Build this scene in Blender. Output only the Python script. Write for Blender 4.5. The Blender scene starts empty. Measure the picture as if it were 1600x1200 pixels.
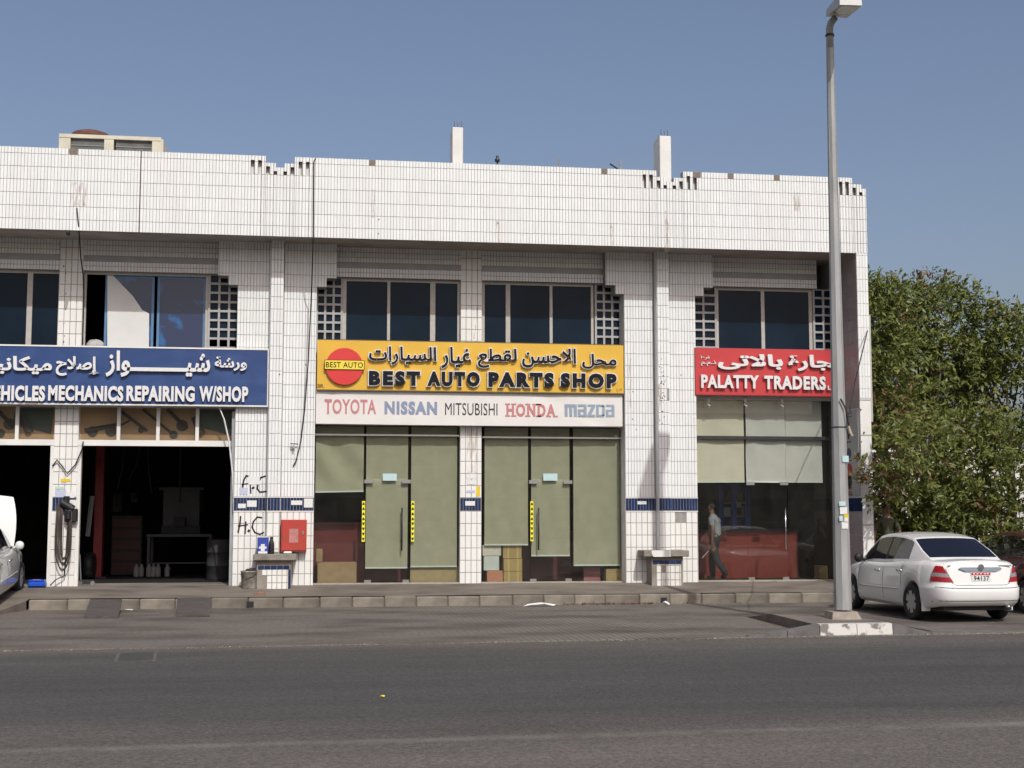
import bpy, bmesh, math, random
import numpy as np
from mathutils import Matrix, Vector
R = math.radians
random.seed(7); rng = np.random.default_rng(7)
scene = bpy.context.scene
COL = scene.collection

# ------------------------------------------------------------------ camera, sky, sun, exposure
F = 2100.0; PSI = R(8.3); PIT = math.atan(200 / F); CAM = (0.0, -28.18, 1.83)
cam_data = bpy.data.cameras.new('camera')
cam_data.sensor_width = 36.0; cam_data.lens = 36.0 * F / 1600.0
cam_data.clip_start = 0.1; cam_data.clip_end = 3000
cam = bpy.data.objects.new('camera', cam_data); COL.objects.link(cam)
cam.location = CAM; cam.rotation_euler = (R(90) + PIT, 0, -PSI)
scene.camera = cam

SUN_EL = R(43.6); SUN_AZ = R(9.9)            # the sun stands behind the camera, slightly to the right
world = bpy.data.worlds.new('World'); scene.world = world; world.use_nodes = True
wn = world.node_tree; bg = wn.nodes['Background']
sky = wn.nodes.new('ShaderNodeTexSky'); sky.sky_type = 'NISHITA'; sky.sun_disc = False
sky.sun_elevation = SUN_EL; sky.sun_rotation = R(180) - SUN_AZ
sky.air_density = 1.0; sky.dust_density = 4.0; sky.ozone_density = 0.4; sky.altitude = 0
tint_ = wn.nodes.new('ShaderNodeMix'); tint_.data_type = 'RGBA'; tint_.blend_type = 'MULTIPLY'; tint_.inputs[0].default_value = 1.0; tint_.inputs[7].default_value = (1.025, 0.985, 1.03, 1)   # dusty, slightly lavender air
wn.links.new(sky.outputs[0], tint_.inputs[6]); wn.links.new(tint_.outputs[2], bg.inputs[0]); bg.inputs[1].default_value = 0.108
sun_data = bpy.data.lights.new('sun', 'SUN'); sun_data.energy = 2.75; sun_data.angle = R(0.53); sun_data.color = (0.985, 1.0, 0.965)
sun = bpy.data.objects.new('sun', sun_data); COL.objects.link(sun)
to_sun = Vector((math.sin(SUN_AZ) * math.cos(SUN_EL), -math.cos(SUN_AZ) * math.cos(SUN_EL), math.sin(SUN_EL)))
sun.rotation_euler = to_sun.to_track_quat('Z', 'Y').to_euler(); sun.location = (0, -20, 30)
vs = scene.view_settings
vs.view_transform = 'Standard'; vs.look = 'None'; vs.exposure = 0.0; vs.gamma = 1.0; vs.use_curve_mapping = False
scene.cycles.max_bounces = 6; scene.cycles.transparent_max_bounces = 12
scene.cycles.use_denoising = True

# ------------------------------------------------------------------ photo pixel -> place (a pixel gives a direction, a plane gives the distance)
def ray(x, y):
    u = (x - 800) / F; v = (600 - y) / F
    fh = math.cos(PIT) - v * math.sin(PIT); up = math.sin(PIT) + v * math.cos(PIT)
    return (math.sin(PSI) * fh + math.cos(PSI) * u, math.cos(PSI) * fh - math.sin(PSI) * u, up)
def P(x, y, Y):
    d = ray(x, y); t = (Y - CAM[1]) / d[1]; return (CAM[0] + d[0] * t, Y, CAM[2] + d[2] * t)
def G(x, y, Z):
    d = ray(x, y); t = (Z - CAM[2]) / d[2]; return (CAM[0] + d[0] * t, CAM[1] + d[1] * t, Z)
def PXx(x, Y, y=700): return P(x, y, Y)[0]
def PZz(y, Y, x=800): return P(x, y, Y)[2]

# ------------------------------------------------------------------ materials
def mat(name, col, rough=0.6, metal=0.0, var=0.0, scale=8.0, bump=0.0, bscale=60.0, col2=None, spec=0.5, stretch=(1, 1, 1), detail=4.0, thr=None, island=0.0, objrand=0.0):
    m = bpy.data.materials.new(name); m.use_nodes = True
    nt = m.node_tree; b = nt.nodes['Principled BSDF']
    b.inputs['Roughness'].default_value = rough; b.inputs['Metallic'].default_value = metal
    b.inputs['Specular IOR Level'].default_value = spec
    c1 = tuple(col) + (1,)
    b.inputs['Base Color'].default_value = c1
    tc = nt.nodes.new('ShaderNodeTexCoord'); mp = nt.nodes.new('ShaderNodeMapping')
    nt.links.new(tc.outputs['Object'], mp.inputs[0]); mp.inputs['Scale'].default_value = stretch
    out = None
    if col2 is not None or var > 0:
        n = nt.nodes.new('ShaderNodeTexNoise'); n.inputs['Scale'].default_value = scale; n.inputs['Detail'].default_value = detail
        nt.links.new(mp.outputs[0], n.inputs['Vector'])
        r = nt.nodes.new('ShaderNodeValToRGB')
        lo, hi = thr if thr else (0.3, 0.7)
        r.color_ramp.elements[0].position = lo; r.color_ramp.elements[1].position = hi
        r.color_ramp.elements[0].color = c1
        r.color_ramp.elements[1].color = tuple(col2) + (1,) if col2 is not None else tuple(max(0, c * (1 - var)) for c in col) + (1,)
        nt.links.new(n.outputs[0], r.inputs[0]); out = r.outputs[0]
    if objrand > 0: island = objrand
    if island > 0:
        gi = nt.nodes.new('ShaderNodeNewGeometry' if not objrand else 'ShaderNodeObjectInfo'); mr = nt.nodes.new('ShaderNodeMapRange')
        mr.inputs['To Min'].default_value = 1 - island; mr.inputs['To Max'].default_value = 1.0
        nt.links.new(gi.outputs['Random Per Island'] if not objrand else gi.outputs['Random'], mr.inputs[0])
        mx = nt.nodes.new('ShaderNodeMix'); mx.data_type = 'RGBA'; mx.blend_type = 'MULTIPLY'; mx.inputs[0].default_value = 1.0
        if out is None: mx.inputs[6].default_value = c1
        else: nt.links.new(out, mx.inputs[6])
        nt.links.new(mr.outputs[0], mx.inputs[7]); out = mx.outputs[2]
    if out is not None: nt.links.new(out, b.inputs['Base Color'])
    if bump > 0:
        n2 = nt.nodes.new('ShaderNodeTexNoise'); n2.inputs['Scale'].default_value = bscale; n2.inputs['Detail'].default_value = 3
        nt.links.new(mp.outputs[0], n2.inputs['Vector'])
        bp = nt.nodes.new('ShaderNodeBump'); bp.inputs['Strength'].default_value = bump; bp.inputs['Distance'].default_value = 0.02
        nt.links.new(n2.outputs[0], bp.inputs['Height']); nt.links.new(bp.outputs[0], b.inputs['Normal'])
    return m
def glass_mat(name, tint, refl=1.0, rough=0.0, dust=0.0):
    m = bpy.data.materials.new(name); m.use_nodes = True; nt = m.node_tree
    for n in list(nt.nodes): nt.nodes.remove(n)
    o = nt.nodes.new('ShaderNodeOutputMaterial'); t = nt.nodes.new('ShaderNodeBsdfTransparent'); g = nt.nodes.new('ShaderNodeBsdfGlossy')
    t.inputs[0].default_value = tuple(tint) + (1,); g.inputs['Roughness'].default_value = rough; g.inputs[0].default_value = (refl, refl, refl, 1)
    fr = nt.nodes.new('ShaderNodeFresnel'); fr.inputs[0].default_value = 1.5
    gb = nt.nodes.new('ShaderNodeNewGeometry'); inv = nt.nodes.new('ShaderNodeMath'); inv.operation = 'SUBTRACT'; inv.inputs[0].default_value = 1.0; nt.links.new(gb.outputs['Backfacing'], inv.inputs[1])
    fm = nt.nodes.new('ShaderNodeMath'); fm.operation = 'MULTIPLY'; nt.links.new(fr.outputs[0], fm.inputs[0]); nt.links.new(inv.outputs[0], fm.inputs[1])
    mx = nt.nodes.new('ShaderNodeMixShader'); nt.links.new(fm.outputs[0], mx.inputs[0]); nt.links.new(t.outputs[0], mx.inputs[1]); nt.links.new(g.outputs[0], mx.inputs[2])
    last = mx.outputs[0]
    if dust > 0:
        d = nt.nodes.new('ShaderNodeBsdfDiffuse'); d.inputs[0].default_value = (0.45, 0.42, 0.38, 1)
        n = nt.nodes.new('ShaderNodeTexNoise'); n.inputs['Scale'].default_value = 3.0; n.inputs['Detail'].default_value = 6
        tc = nt.nodes.new('ShaderNodeTexCoord'); nt.links.new(tc.outputs['Object'], n.inputs['Vector'])
        mm = nt.nodes.new('ShaderNodeMath'); mm.operation = 'MULTIPLY'; mm.inputs[1].default_value = dust; nt.links.new(n.outputs[0], mm.inputs[0])
        m2 = nt.nodes.new('ShaderNodeMixShader'); nt.links.new(mm.outputs[0], m2.inputs[0]); nt.links.new(last, m2.inputs[1]); nt.links.new(d.outputs[0], m2.inputs[2]); last = m2.outputs[0]
    nt.links.new(last, o.inputs[0]); return m

# ------------------------------------------------------------------ mesh building
class MB:
    def __init__(s): s.v = []; s.f = []; s.m = []
    def add(s, vs, fs, mi=0):
        o = len(s.v); s.v += [tuple(p) for p in vs]; s.f += [tuple(i + o for i in f) for f in fs]; s.m += [mi] * len(fs); return s
    def box(s, x0, x1, y0, y1, z0, z1, mi=0):
        return s.add([(x0, y0, z0), (x1, y0, z0), (x1, y1, z0), (x0, y1, z0), (x0, y0, z1), (x1, y0, z1), (x1, y1, z1), (x0, y1, z1)],
                     [(3, 2, 1, 0), (4, 5, 6, 7), (0, 1, 5, 4), (1, 2, 6, 5), (2, 3, 7, 6), (3, 0, 4, 7)], mi)
    def bbox(s, x0, x1, y0, y1, z0, z1, b=0.01, mi=0):      # box with chamfered edges
        bm = bmesh.new(); bmesh.ops.create_cube(bm, size=1)
        for v in bm.verts: v.co = ((x0 + x1) / 2 + v.co.x * (x1 - x0), (y0 + y1) / 2 + v.co.y * (y1 - y0), (z0 + z1) / 2 + v.co.z * (z1 - z0))
        bmesh.ops.bevel(bm, geom=bm.edges[:], offset=b, segments=1, affect='EDGES'); return s.bm(bm, mi)
    def bm(s, bm, mi=0):
        bm.verts.index_update(); s.add([v.co[:] for v in bm.verts], [[v.index for v in f.verts] for f in bm.faces], mi); bm.free(); return s
    def quad(s, a, b, c, d, mi=0): return s.add([a, b, c, d], [(0, 1, 2, 3)], mi)
    def prism(s, pts, y0, y1, mi=0):                        # outline in (x, z), extruded along y; y0 is the front
        n = len(pts)
        return s.add([(x, y0, z) for x, z in pts] + [(x, y1, z) for x, z in pts],
                     [tuple(range(n)), tuple(range(2 * n - 1, n - 1, -1))] + [(i, i + n, (i + 1) % n + n, (i + 1) % n) for i in range(n)], mi)
    def slab(s, pts, z0, z1, mi=0):                         # outline in (x, y)
        n = len(pts)
        return s.add([(x, y, z0) for x, y in pts] + [(x, y, z1) for x, y in pts],
                     [tuple(range(n - 1, -1, -1)), tuple(range(n, 2 * n))] + [(i, (i + 1) % n, (i + 1) % n + n, i + n) for i in range(n)], mi)
    def tube(s, pts, r, n=8, mi=0, cap=True):
        pts = [Vector(p) for p in pts]; rs = r if isinstance(r, (list, tuple)) else [r] * len(pts); rings = []
        up = Vector((0, 0, 1))
        for i, p in enumerate(pts):
            d = (pts[min(i + 1, len(pts) - 1)] - pts[max(i - 1, 0)]).normalized()
            a = d.cross(up if abs(d.z) < 0.95 else Vector((0, 1, 0))).normalized(); b = a.cross(d)
            rings.append([p + (a * math.cos(2 * math.pi * k / n) + b * math.sin(2 * math.pi * k / n)) * rs[i] for k in range(n)])
        vs = [q[:] for ring in rings for q in ring]; fs = []
        for i in range(len(pts) - 1):
            for k in range(n): fs.append((i * n + k, i * n + (k + 1) % n, (i + 1) * n + (k + 1) % n, (i + 1) * n + k))
        if cap: fs += [tuple(range(n - 1, -1, -1)), tuple((len(pts) - 1) * n + k for k in range(n))]
        return s.add(vs, fs, mi)
    def lathe(s, prof, c=(0, 0, 0), axis='z', n=20, mi=0):  # prof: (radius, height)
        vs = []; fs = []
        for r, h in prof:
            for k in range(n):
                a = 2 * math.pi * k / n; p = (r * math.cos(a), r * math.sin(a), h)
                if axis == 'x': p = (p[2], p[0], p[1])
                elif axis == 'y': p = (p[0], p[2], p[1])
                vs.append((p[0] + c[0], p[1] + c[1], p[2] + c[2]))
        for i in range(len(prof) - 1):
            for k in range(n): fs.append((i * n + k, i * n + (k + 1) % n, (i + 1) * n + (k + 1) % n, (i + 1) * n + k))
        fs += [tuple(range(n - 1, -1, -1)), tuple((len(prof) - 1) * n + k for k in range(n))]
        return s.add(vs, fs, mi)
    def grid(s, rows, mi=0, closed=False):
        n = len(rows[0]); fs = []
        for i in range(len(rows) - 1):
            for k in range(n if closed else n - 1): fs.append((i * n + k, i * n + (k + 1) % n, (i + 1) * n + (k + 1) % n, (i + 1) * n + k))
        return s.add([p for r in rows for p in r], fs, mi)
    def mesh(s, name, mats, smooth=False):
        me = bpy.data.meshes.new(name); me.from_pydata(s.v, [], s.f)
        for m in (mats if isinstance(mats, (list, tuple)) else [mats]): me.materials.append(m)
        if len(me.polygons) == len(s.m): me.polygons.foreach_set('material_index', s.m)
        if smooth: me.polygons.foreach_set('use_smooth', [True] * len(me.polygons))
        me.update(); return me
def link(name, me, parent=None):
    o = bpy.data.objects.new(name, me); COL.objects.link(o)
    if parent is not None:
        o.parent = parent
        if parent.type == 'EMPTY': o.matrix_parent_inverse = Matrix.Translation(parent.location).inverted() if not parent.get('local') else Matrix()
    return o
def part(name, mb, mats, parent, smooth=False, label=None, kind=None):
    o = link(name, mb.mesh(name, mats, smooth), parent)
    if label: o['label'] = label
    if kind: o['kind'] = kind
    return o
def thing(name, label, cat, loc=(0, 0, 0), group=None, local=False, rz=0.0):
    o = bpy.data.objects.new(name, None); COL.objects.link(o); o.location = loc; o.rotation_euler = (0, 0, rz); o.empty_display_size = 0.2
    o['label'] = label; o['category'] = cat
    if group: o['group'] = group
    if local: o['local'] = 1
    return o
def solo(name, mb, mats, label, cat, group=None, smooth=False):
    o = link(name, mb.mesh(name, mats, smooth)); o['label'] = label; o['category'] = cat
    if group: o['group'] = group
    return o
def struct(name, mb, mats, smooth=False):
    o = link(name, mb.mesh(name, mats, smooth)); o['kind'] = 'structure'; return o
def recalc(mb):
    bm = bmesh.new(); vs = [bm.verts.new(p) for p in mb.v]
    for f in mb.f:
        try: bm.faces.new([vs[i] for i in f])
        except ValueError: pass
    bmesh.ops.recalc_face_normals(bm, faces=bm.faces[:]); o = MB(); o.bm(bm); return o

# ------------------------------------------------------------------ lettering: outlines of the built-in font, one glyph at a time
AR = {'ا': (0xFE8D, 2), 'إ': (0xFE87, 2), 'ب': (0xFE8F, 4), 'ت': (0xFE95, 4), 'ة': (0xFE93, 2), 'ج': (0xFE9D, 4), 'ح': (0xFEA1, 4), 'ذ': (0xFEAB, 2),
      'ر': (0xFEAD, 2), 'ز': (0xFEAF, 2), 'س': (0xFEB1, 4), 'ش': (0xFEB5, 4), 'ص': (0xFEB9, 4), 'ط': (0xFEC1, 4), 'ع': (0xFEC9, 4), 'غ': (0xFECD, 4), 'ف': (0xFED1, 4),
      'ق': (0xFED5, 4), 'ك': (0xFED9, 4), 'ل': (0xFEDD, 4), 'م': (0xFEE1, 4), 'ن': (0xFEE5, 4), 'و': (0xFEED, 2), 'ى': (0xFEEF, 2), 'ي': (0xFEF1, 4), '\ue000': (0xFEFB, 2)}
def shape(wd):
    wd = wd.replace('لا', '\ue000'); out = []
    for i, c in enumerate(wd):
        if c not in AR: out.append(c); continue
        base, n = AR[c]
        pj = i > 0 and (wd[i - 1] == 'ـ' or (wd[i - 1] in AR and AR[wd[i - 1]][1] == 4))
        nj = n == 4 and i + 1 < len(wd) and (wd[i + 1] == 'ـ' or wd[i + 1] in AR)
        out.append(chr(base + (3 if pj and nj else 2 if nj else 1 if pj else 0)))
    return ''.join(reversed(out))
GL = {}
def prepare_glyphs(jobs):
    """jobs: set of (char, bold offset); makes flat outlines at size 1 and their advances"""
    tmp = []
    chars = {c for c, _ in jobs}
    def ob(s, off):
        c = bpy.data.curves.new('t', 'FONT'); c.body = s; c.size = 1.0; c.offset = off; c.resolution_u = 3; c.fill_mode = 'FRONT'; c.dimensions = '2D'
        o = bpy.data.objects.new('t', c); COL.objects.link(o); return o
    tmp = [(k, ob(k[0], k[1])) for k in sorted(jobs)] + [((c, 'adv'), ob(c + 'I', 0)) for c in sorted(chars)] + [(('I', 'ref'), ob('I', 0))]
    dg = bpy.context.evaluated_depsgraph_get(); dg.update()
    raw = {}
    for k, o in tmp:
        e = o.evaluated_get(dg); me = e.to_mesh()
        raw[k] = ([v.co[:2] for v in me.vertices], [tuple(p.vertices) for p in me.polygons]); e.to_mesh_clear()
    ref = max(p[0] for p in raw[('I', 'ref')][0])
    for k in jobs: GL[k] = (raw[k][0], raw[k][1], max(p[0] for p in raw[(k[0], 'adv')][0]) - ref)
    for k, o in tmp:
        c = o.data; bpy.data.objects.remove(o); bpy.data.curves.remove(c)
def solidify(vs2, fs, y0, y1, mp):
    """flat glyph -> solid; mp maps (x, z) of the glyph to world x, z"""
    n = len(vs2); pts = [mp(p) for p in vs2]
    V = [(x, y0, z) for x, z in pts] + [(x, y1, z) for x, z in pts]
    Fc = [tuple(f) for f in fs] + [tuple(i + n for i in reversed(f)) for f in fs]
    cnt = {}
    for f in fs:
        for i in range(len(f)):
            a, b = f[i], f[(i + 1) % len(f)]; cnt[(a, b)] = 1
    for (a, b) in cnt:
        if (b, a) not in cnt: Fc.append((b, a, a + n, b + n))
    return V, Fc
def layout(text, bold, spacing=0.0):
    x = 0; out = []
    for c in text:
        if c == ' ': x += 0.28 + spacing; continue
        g = GL[(c, bold)]; out.append((c, x)); x += g[2] + spacing
    xs = []; zs = []
    for c, gx in out:
        for p in GL[(c, bold)][0]: xs.append(p[0] + gx); zs.append(p[1])
    return out, (min(xs), max(xs), min(zs), max(zs))
TEXTS = []
def write(text, bold, box, y0, y1, m, parent, name, per='letter', spacing=0.0, tag=None, arabic=False):
    TEXTS.append((shape(text) if arabic else text, bold, box, y0, y1, m, parent, name, per, spacing, tag))
def flush_texts():
    prepare_glyphs({(c, t[1]) for t in TEXTS for c in t[0] if c != ' '})
    for text, bold, (X0, X1, Z0, Z1), y0, y1, m, parent, name, per, spacing, tag in TEXTS:
        lay, (a, b, c, d) = layout(text, bold, spacing)
        sx = (X1 - X0) / (b - a); sz = (Z1 - Z0) / (d - c)
        mb = MB()
        for i, (ch, gx) in enumerate(lay):
            eps = 0.0004 * (i % 2)
            V, Fc = solidify(GL[(ch, bold)][0], GL[(ch, bold)][1], y0 - eps, y1, lambda p: (X0 + (p[0] + gx - a) * sx, Z0 + (p[1] - c) * sz))
            if per == 'letter': mb = MB()
            mb.add(V, Fc)
            if '\ufec1' <= ch <= '\ufec4' and bold > 0:      # the upright of this letter would thin out when emboldened
                f_ = lambda gx_, gz_: (X0 + (gx_ + gx - a) * sx, Z0 + (gz_ - c) * sz)
                p0, p1 = f_(.115 - .036 - bold, .12), f_(.115 + .036 + bold, .70 + bold); mb.box(p0[0], p1[0], y0 - .0009, y1, p0[1], min(p1[1], Z1 + .01))
            if per == 'letter': part(name, mb, m, parent, label=tag)
        if per != 'letter': part(name, mb, m, parent, label=tag)
def pbox(x0, x1, y0, y1, Y, ym=None):
    """photo box -> X0, X1, Z0, Z1 on the plane Y"""
    a = P(x0, (y0 + y1) / 2, Y); b = P(x1, (y0 + y1) / 2, Y); xm = (x0 + x1) / 2
    return (a[0], b[0], P(xm, y1, Y)[2], P(xm, y0, Y)[2])

# ------------------------------------------------------------------ materials used in several places
M = {}
M['tile'] = mat('white_glazed_tile', (0.762, 0.780, 0.776), 0.28, col2=(0.735, 0.738, 0.718), thr=(0.45, 0.8), scale=1.6, stretch=(1.6, 1.0, 0.25), island=0.07, spec=0.4, bump=0.03, bscale=40)
M['widetile'] = mat('cream_glazed_tile', (0.765, 0.758, 0.725), 0.32, objrand=0.06, col2=(0.64, 0.585, 0.50), scale=2.2, stretch=(1, 1, 0.5), thr=(0.48, 0.85), spec=0.4, bump=0.03, bscale=30)
M['grout'] = mat('dark_grout', (0.34, 0.325, 0.31), 0.95, var=0.3, scale=6)
M['mortar'] = mat('brown_mortar', (0.24, 0.195, 0.165), 0.95, var=0.35, scale=20, bump=0.3)
M['bluetile'] = mat('blue_glazed_tile', (0.022, 0.045, 0.13), 0.22, var=0.35, scale=9, island=0.35, spec=0.5)
M['greytile'] = mat('grey_glazed_tile', (0.30, 0.31, 0.33), 0.3, var=0.2, scale=3, island=0.15)
M['trim'] = mat('white_trim', (0.74, 0.73, 0.71), 0.45, var=0.15, scale=5)
M['concrete'] = mat('rough_concrete', (0.30, 0.265, 0.225), 0.9, var=0.4, scale=5, bump=0.35, bscale=30)
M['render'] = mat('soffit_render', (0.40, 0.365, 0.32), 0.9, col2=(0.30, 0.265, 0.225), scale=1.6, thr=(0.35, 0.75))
M['whitepaint'] = mat('white_wall_paint', (0.73, 0.72, 0.69), 0.75, var=0.12, scale=2.5, bump=0.08)
M['alu'] = mat('aluminium_frame', (0.46, 0.43, 0.39), 0.45, metal=0.0, var=0.15, scale=12)
M['winglass'] = mat('dark_tinted_glass', (0.010, 0.025, 0.046), 0.05, var=0.45, scale=0.9, spec=0.10, objrand=0.35)
M['blueglass'] = mat('blue_film_glass', (0.02, 0.035, 0.09), 0.12, col2=(0.02, 0.11, 0.28), scale=3.0, thr=(0.55, 0.68), spec=0.5)
M['shopglass'] = glass_mat('clear_shop_glass', (0.89, 0.90, 0.88), 1.0, 0.0, 0.03)
M['black'] = mat('black_rubber', (0.012, 0.012, 0.013), 0.6, var=0.3, scale=20)
M['darkmetal'] = mat('dark_metal', (0.05, 0.05, 0.055), 0.45, metal=0.5, var=0.3, scale=15)
M['steel'] = mat('brushed_steel', (0.55, 0.55, 0.54), 0.3, metal=0.9, var=0.15, scale=20)
M['card'] = mat('brown_cardboard', (0.36, 0.255, 0.14), 0.85, var=0.2, scale=6)
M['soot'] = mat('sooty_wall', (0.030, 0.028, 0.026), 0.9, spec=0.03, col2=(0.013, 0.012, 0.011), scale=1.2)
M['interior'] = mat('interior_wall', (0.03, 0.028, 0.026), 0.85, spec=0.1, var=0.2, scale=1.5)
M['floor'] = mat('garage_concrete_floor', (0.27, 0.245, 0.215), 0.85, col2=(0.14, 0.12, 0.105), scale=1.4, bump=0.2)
M['chrome'] = mat('chrome', (0.75, 0.77, 0.8), 0.12, metal=1.0, var=0.05, scale=10)
M['paper'] = mat('white_paper', (0.72, 0.72, 0.70), 0.8, var=0.12, scale=30)
M['bluepaper'] = mat('pale_blue_paper', (0.47, 0.63, 0.64), 0.8, var=0.1, scale=20)
M['yellow'] = mat('yellow_vinyl', (0.72, 0.52, 0.02), 0.5, var=0.1, scale=20)

# ------------------------------------------------------------------ ground
def ground_mats():
    # road: dark worn carriageway, browner towards the near lane, a ghost of an old lane line
    m = mat('asphalt_road', (0.095, 0.088, 0.084), 0.88, bump=0.55, bscale=45); nt = m.node_tree; b = nt.nodes['Principled BSDF']
    tc = nt.nodes.new('ShaderNodeTexCoord'); sp = nt.nodes.new('ShaderNodeSeparateXYZ'); nt.links.new(tc.outputs['Object'], sp.inputs[0])
    mp = nt.nodes.new('ShaderNodeMapping'); mp.inputs['Scale'].default_value = (0.10, 0.9, 1); nt.links.new(tc.outputs['Object'], mp.inputs[0])
    n1 = nt.nodes.new('ShaderNodeTexNoise'); n1.inputs['Scale'].default_value = 1.6; n1.inputs['Detail'].default_value = 6; nt.links.new(mp.outputs[0], n1.inputs['Vector'])
    add = nt.nodes.new('ShaderNodeMath'); add.operation = 'MULTIPLY_ADD'; add.inputs[1].default_value = 1.6; nt.links.new(n1.outputs[0], add.inputs[0]); nt.links.new(sp.outputs[1], add.inputs[2])
    r = nt.nodes.new('ShaderNodeValToRGB'); mr = nt.nodes.new('ShaderNodeMapRange')
    mr.inputs['From Min'].default_value = -19.4; mr.inputs['From Max'].default_value = -8.4; nt.links.new(add.outputs[0], mr.inputs[0]); nt.links.new(mr.outputs[0], r.inputs[0])
    e = r.color_ramp.elements; e[0].position = 0.05; e[0].color = (0.125, 0.107, 0.094, 1); e[1].position = 1.0; e[1].color = (0.115, 0.098, 0.083, 1)
    for p, c in ((0.30, (0.115, 0.099, 0.087)), (0.42, (0.070, 0.064, 0.060)), (0.62, (0.062, 0.059, 0.057)), (0.88, (0.072, 0.067, 0.062)), (0.96, (0.10, 0.089, 0.078))):
        k = e.new(p); k.color = c + (1,)
    n2 = nt.nodes.new('ShaderNodeTexNoise'); n2.inputs['Scale'].default_value = 24; n2.inputs['Detail'].default_value = 6; nt.links.new(tc.outputs['Object'], n2.inputs['Vector'])
    mr2 = nt.nodes.new('ShaderNodeMapRange'); mr2.inputs['From Min'].default_value = 0.25; mr2.inputs['From Max'].default_value = 0.75; mr2.inputs['To Min'].default_value = 0.55; mr2.inputs['To Max'].default_value = 1.45; nt.links.new(n2.outputs[0], mr2.inputs[0])
    mx = nt.nodes.new('ShaderNodeMix'); mx.data_type = 'RGBA'; mx.blend_type = 'MULTIPLY'; mx.inputs[0].default_value = 1; nt.links.new(r.outputs[0], mx.inputs[6]); nt.links.new(mr2.outputs[0], mx.inputs[7])
    # old lane line
    ln = nt.nodes.new('ShaderNodeMath'); ln.operation = 'MULTIPLY_ADD'; ln.inputs[1].default_value = -0.018; nt.links.new(sp.outputs[0], ln.inputs[0]); nt.links.new(sp.outputs[1], ln.inputs[2])
    d1 = nt.nodes.new('ShaderNodeMath'); d1.operation = 'ADD'; d1.inputs[1].default_value = 17.07; nt.links.new(ln.outputs[0], d1.inputs[0])
    ab = nt.nodes.new('ShaderNodeMath'); ab.operation = 'ABSOLUTE'; nt.links.new(d1.outputs[0], ab.inputs[0])
    mr3 = nt.nodes.new('ShaderNodeMapRange'); mr3.inputs['From Min'].default_value = 0.03; mr3.inputs['From Max'].default_value = 0.16; mr3.inputs['To Min'].default_value = 0.9; mr3.inputs['To Max'].default_value = 0; nt.links.new(ab.outputs[0], mr3.inputs[0])
    n3 = nt.nodes.new('ShaderNodeTexNoise'); n3.inputs['Scale'].default_value = 2.2; n3.inputs['Detail'].default_value = 8; nt.links.new(tc.outputs['Object'], n3.inputs['Vector'])
    mr4 = nt.nodes.new('ShaderNodeMapRange'); mr4.inputs['From Min'].default_value = 0.34; mr4.inputs['From Max'].default_value = 0.62; nt.links.new(n3.outputs[0], mr4.inputs[0])
    ml = nt.nodes.new('ShaderNodeMath'); ml.operation = 'MULTIPLY'; nt.links.new(mr3.outputs[0], ml.inputs[0]); nt.links.new(mr4.outputs[0], ml.inputs[1])
    m2 = nt.nodes.new('ShaderNodeMix'); m2.data_type = 'RGBA'; nt.links.new(ml.outputs[0], m2.inputs[0]); nt.links.new(mx.outputs[2], m2.inputs[6]); m2.inputs[7].default_value = (0.185, 0.168, 0.15, 1)
    # broad worn patches and darker wheel tracks
    mp3 = nt.nodes.new('ShaderNodeMapping'); mp3.inputs['Scale'].default_value = (0.12, 0.75, 1); nt.links.new(tc.outputs['Object'], mp3.inputs[0])
    n5 = nt.nodes.new('ShaderNodeTexNoise'); n5.inputs['Scale'].default_value = 1.0; n5.inputs['Detail'].default_value = 9; n5.inputs['Roughness'].default_value = 0.62; nt.links.new(mp3.outputs[0], n5.inputs['Vector'])
    mr5 = nt.nodes.new('ShaderNodeMapRange'); mr5.inputs['From Min'].default_value = 0.3; mr5.inputs['From Max'].default_value = 0.7; mr5.inputs['To Min'].default_value = 0.72; mr5.inputs['To Max'].default_value = 1.22; nt.links.new(n5.outputs[0], mr5.inputs[0])
    n6 = nt.nodes.new('ShaderNodeTexVoronoi'); n6.inputs['Scale'].default_value = 55; nt.links.new(tc.outputs['Object'], n6.inputs['Vector'])
    mr6 = nt.nodes.new('ShaderNodeMapRange'); mr6.inputs['From Max'].default_value = 0.7; mr6.inputs['To Min'].default_value = 1.35; mr6.inputs['To Max'].default_value = 0.75; nt.links.new(n6.outputs['Distance'], mr6.inputs[0])
    mm6 = nt.nodes.new('ShaderNodeMath'); mm6.operation = 'MULTIPLY'; nt.links.new(mr5.outputs[0], mm6.inputs[0]); nt.links.new(mr6.outputs[0], mm6.inputs[1])
    m3 = nt.nodes.new('ShaderNodeMix'); m3.data_type = 'RGBA'; m3.blend_type = 'MULTIPLY'; m3.inputs[0].default_value = 1; nt.links.new(m2.outputs[2], m3.inputs[6]); nt.links.new(mm6.outputs[0], m3.inputs[7])
    nt.links.new(m3.outputs[2], b.inputs['Base Color'])
    # apron: worn block paving with oil stains
    a = mat('stained_block_paving', (0.15, 0.135, 0.12), 0.88, bump=0.35, bscale=40); nt = a.node_tree; b = nt.nodes['Principled BSDF']
    tc = nt.nodes.new('ShaderNodeTexCoord')
    br = nt.nodes.new('ShaderNodeTexBrick'); br.inputs['Scale'].default_value = 1.0; br.inputs['Brick Width'].default_value = 0.21; br.inputs['Row Height'].default_value = 0.105; br.inputs['Mortar Size'].default_value = 0.010
    br.inputs['Color1'].default_value = (0.190, 0.165, 0.142, 1); br.inputs['Color2'].default_value = (0.155, 0.135, 0.116, 1); br.inputs['Mortar'].default_value = (0.055, 0.05, 0.045, 1)
    mp = nt.nodes.new('ShaderNodeMapping'); mp.inputs['Rotation'].default_value = (0, 0, R(90)); nt.links.new(tc.outputs['Object'], mp.inputs[0]); nt.links.new(mp.outputs[0], br.inputs['Vector'])
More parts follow.
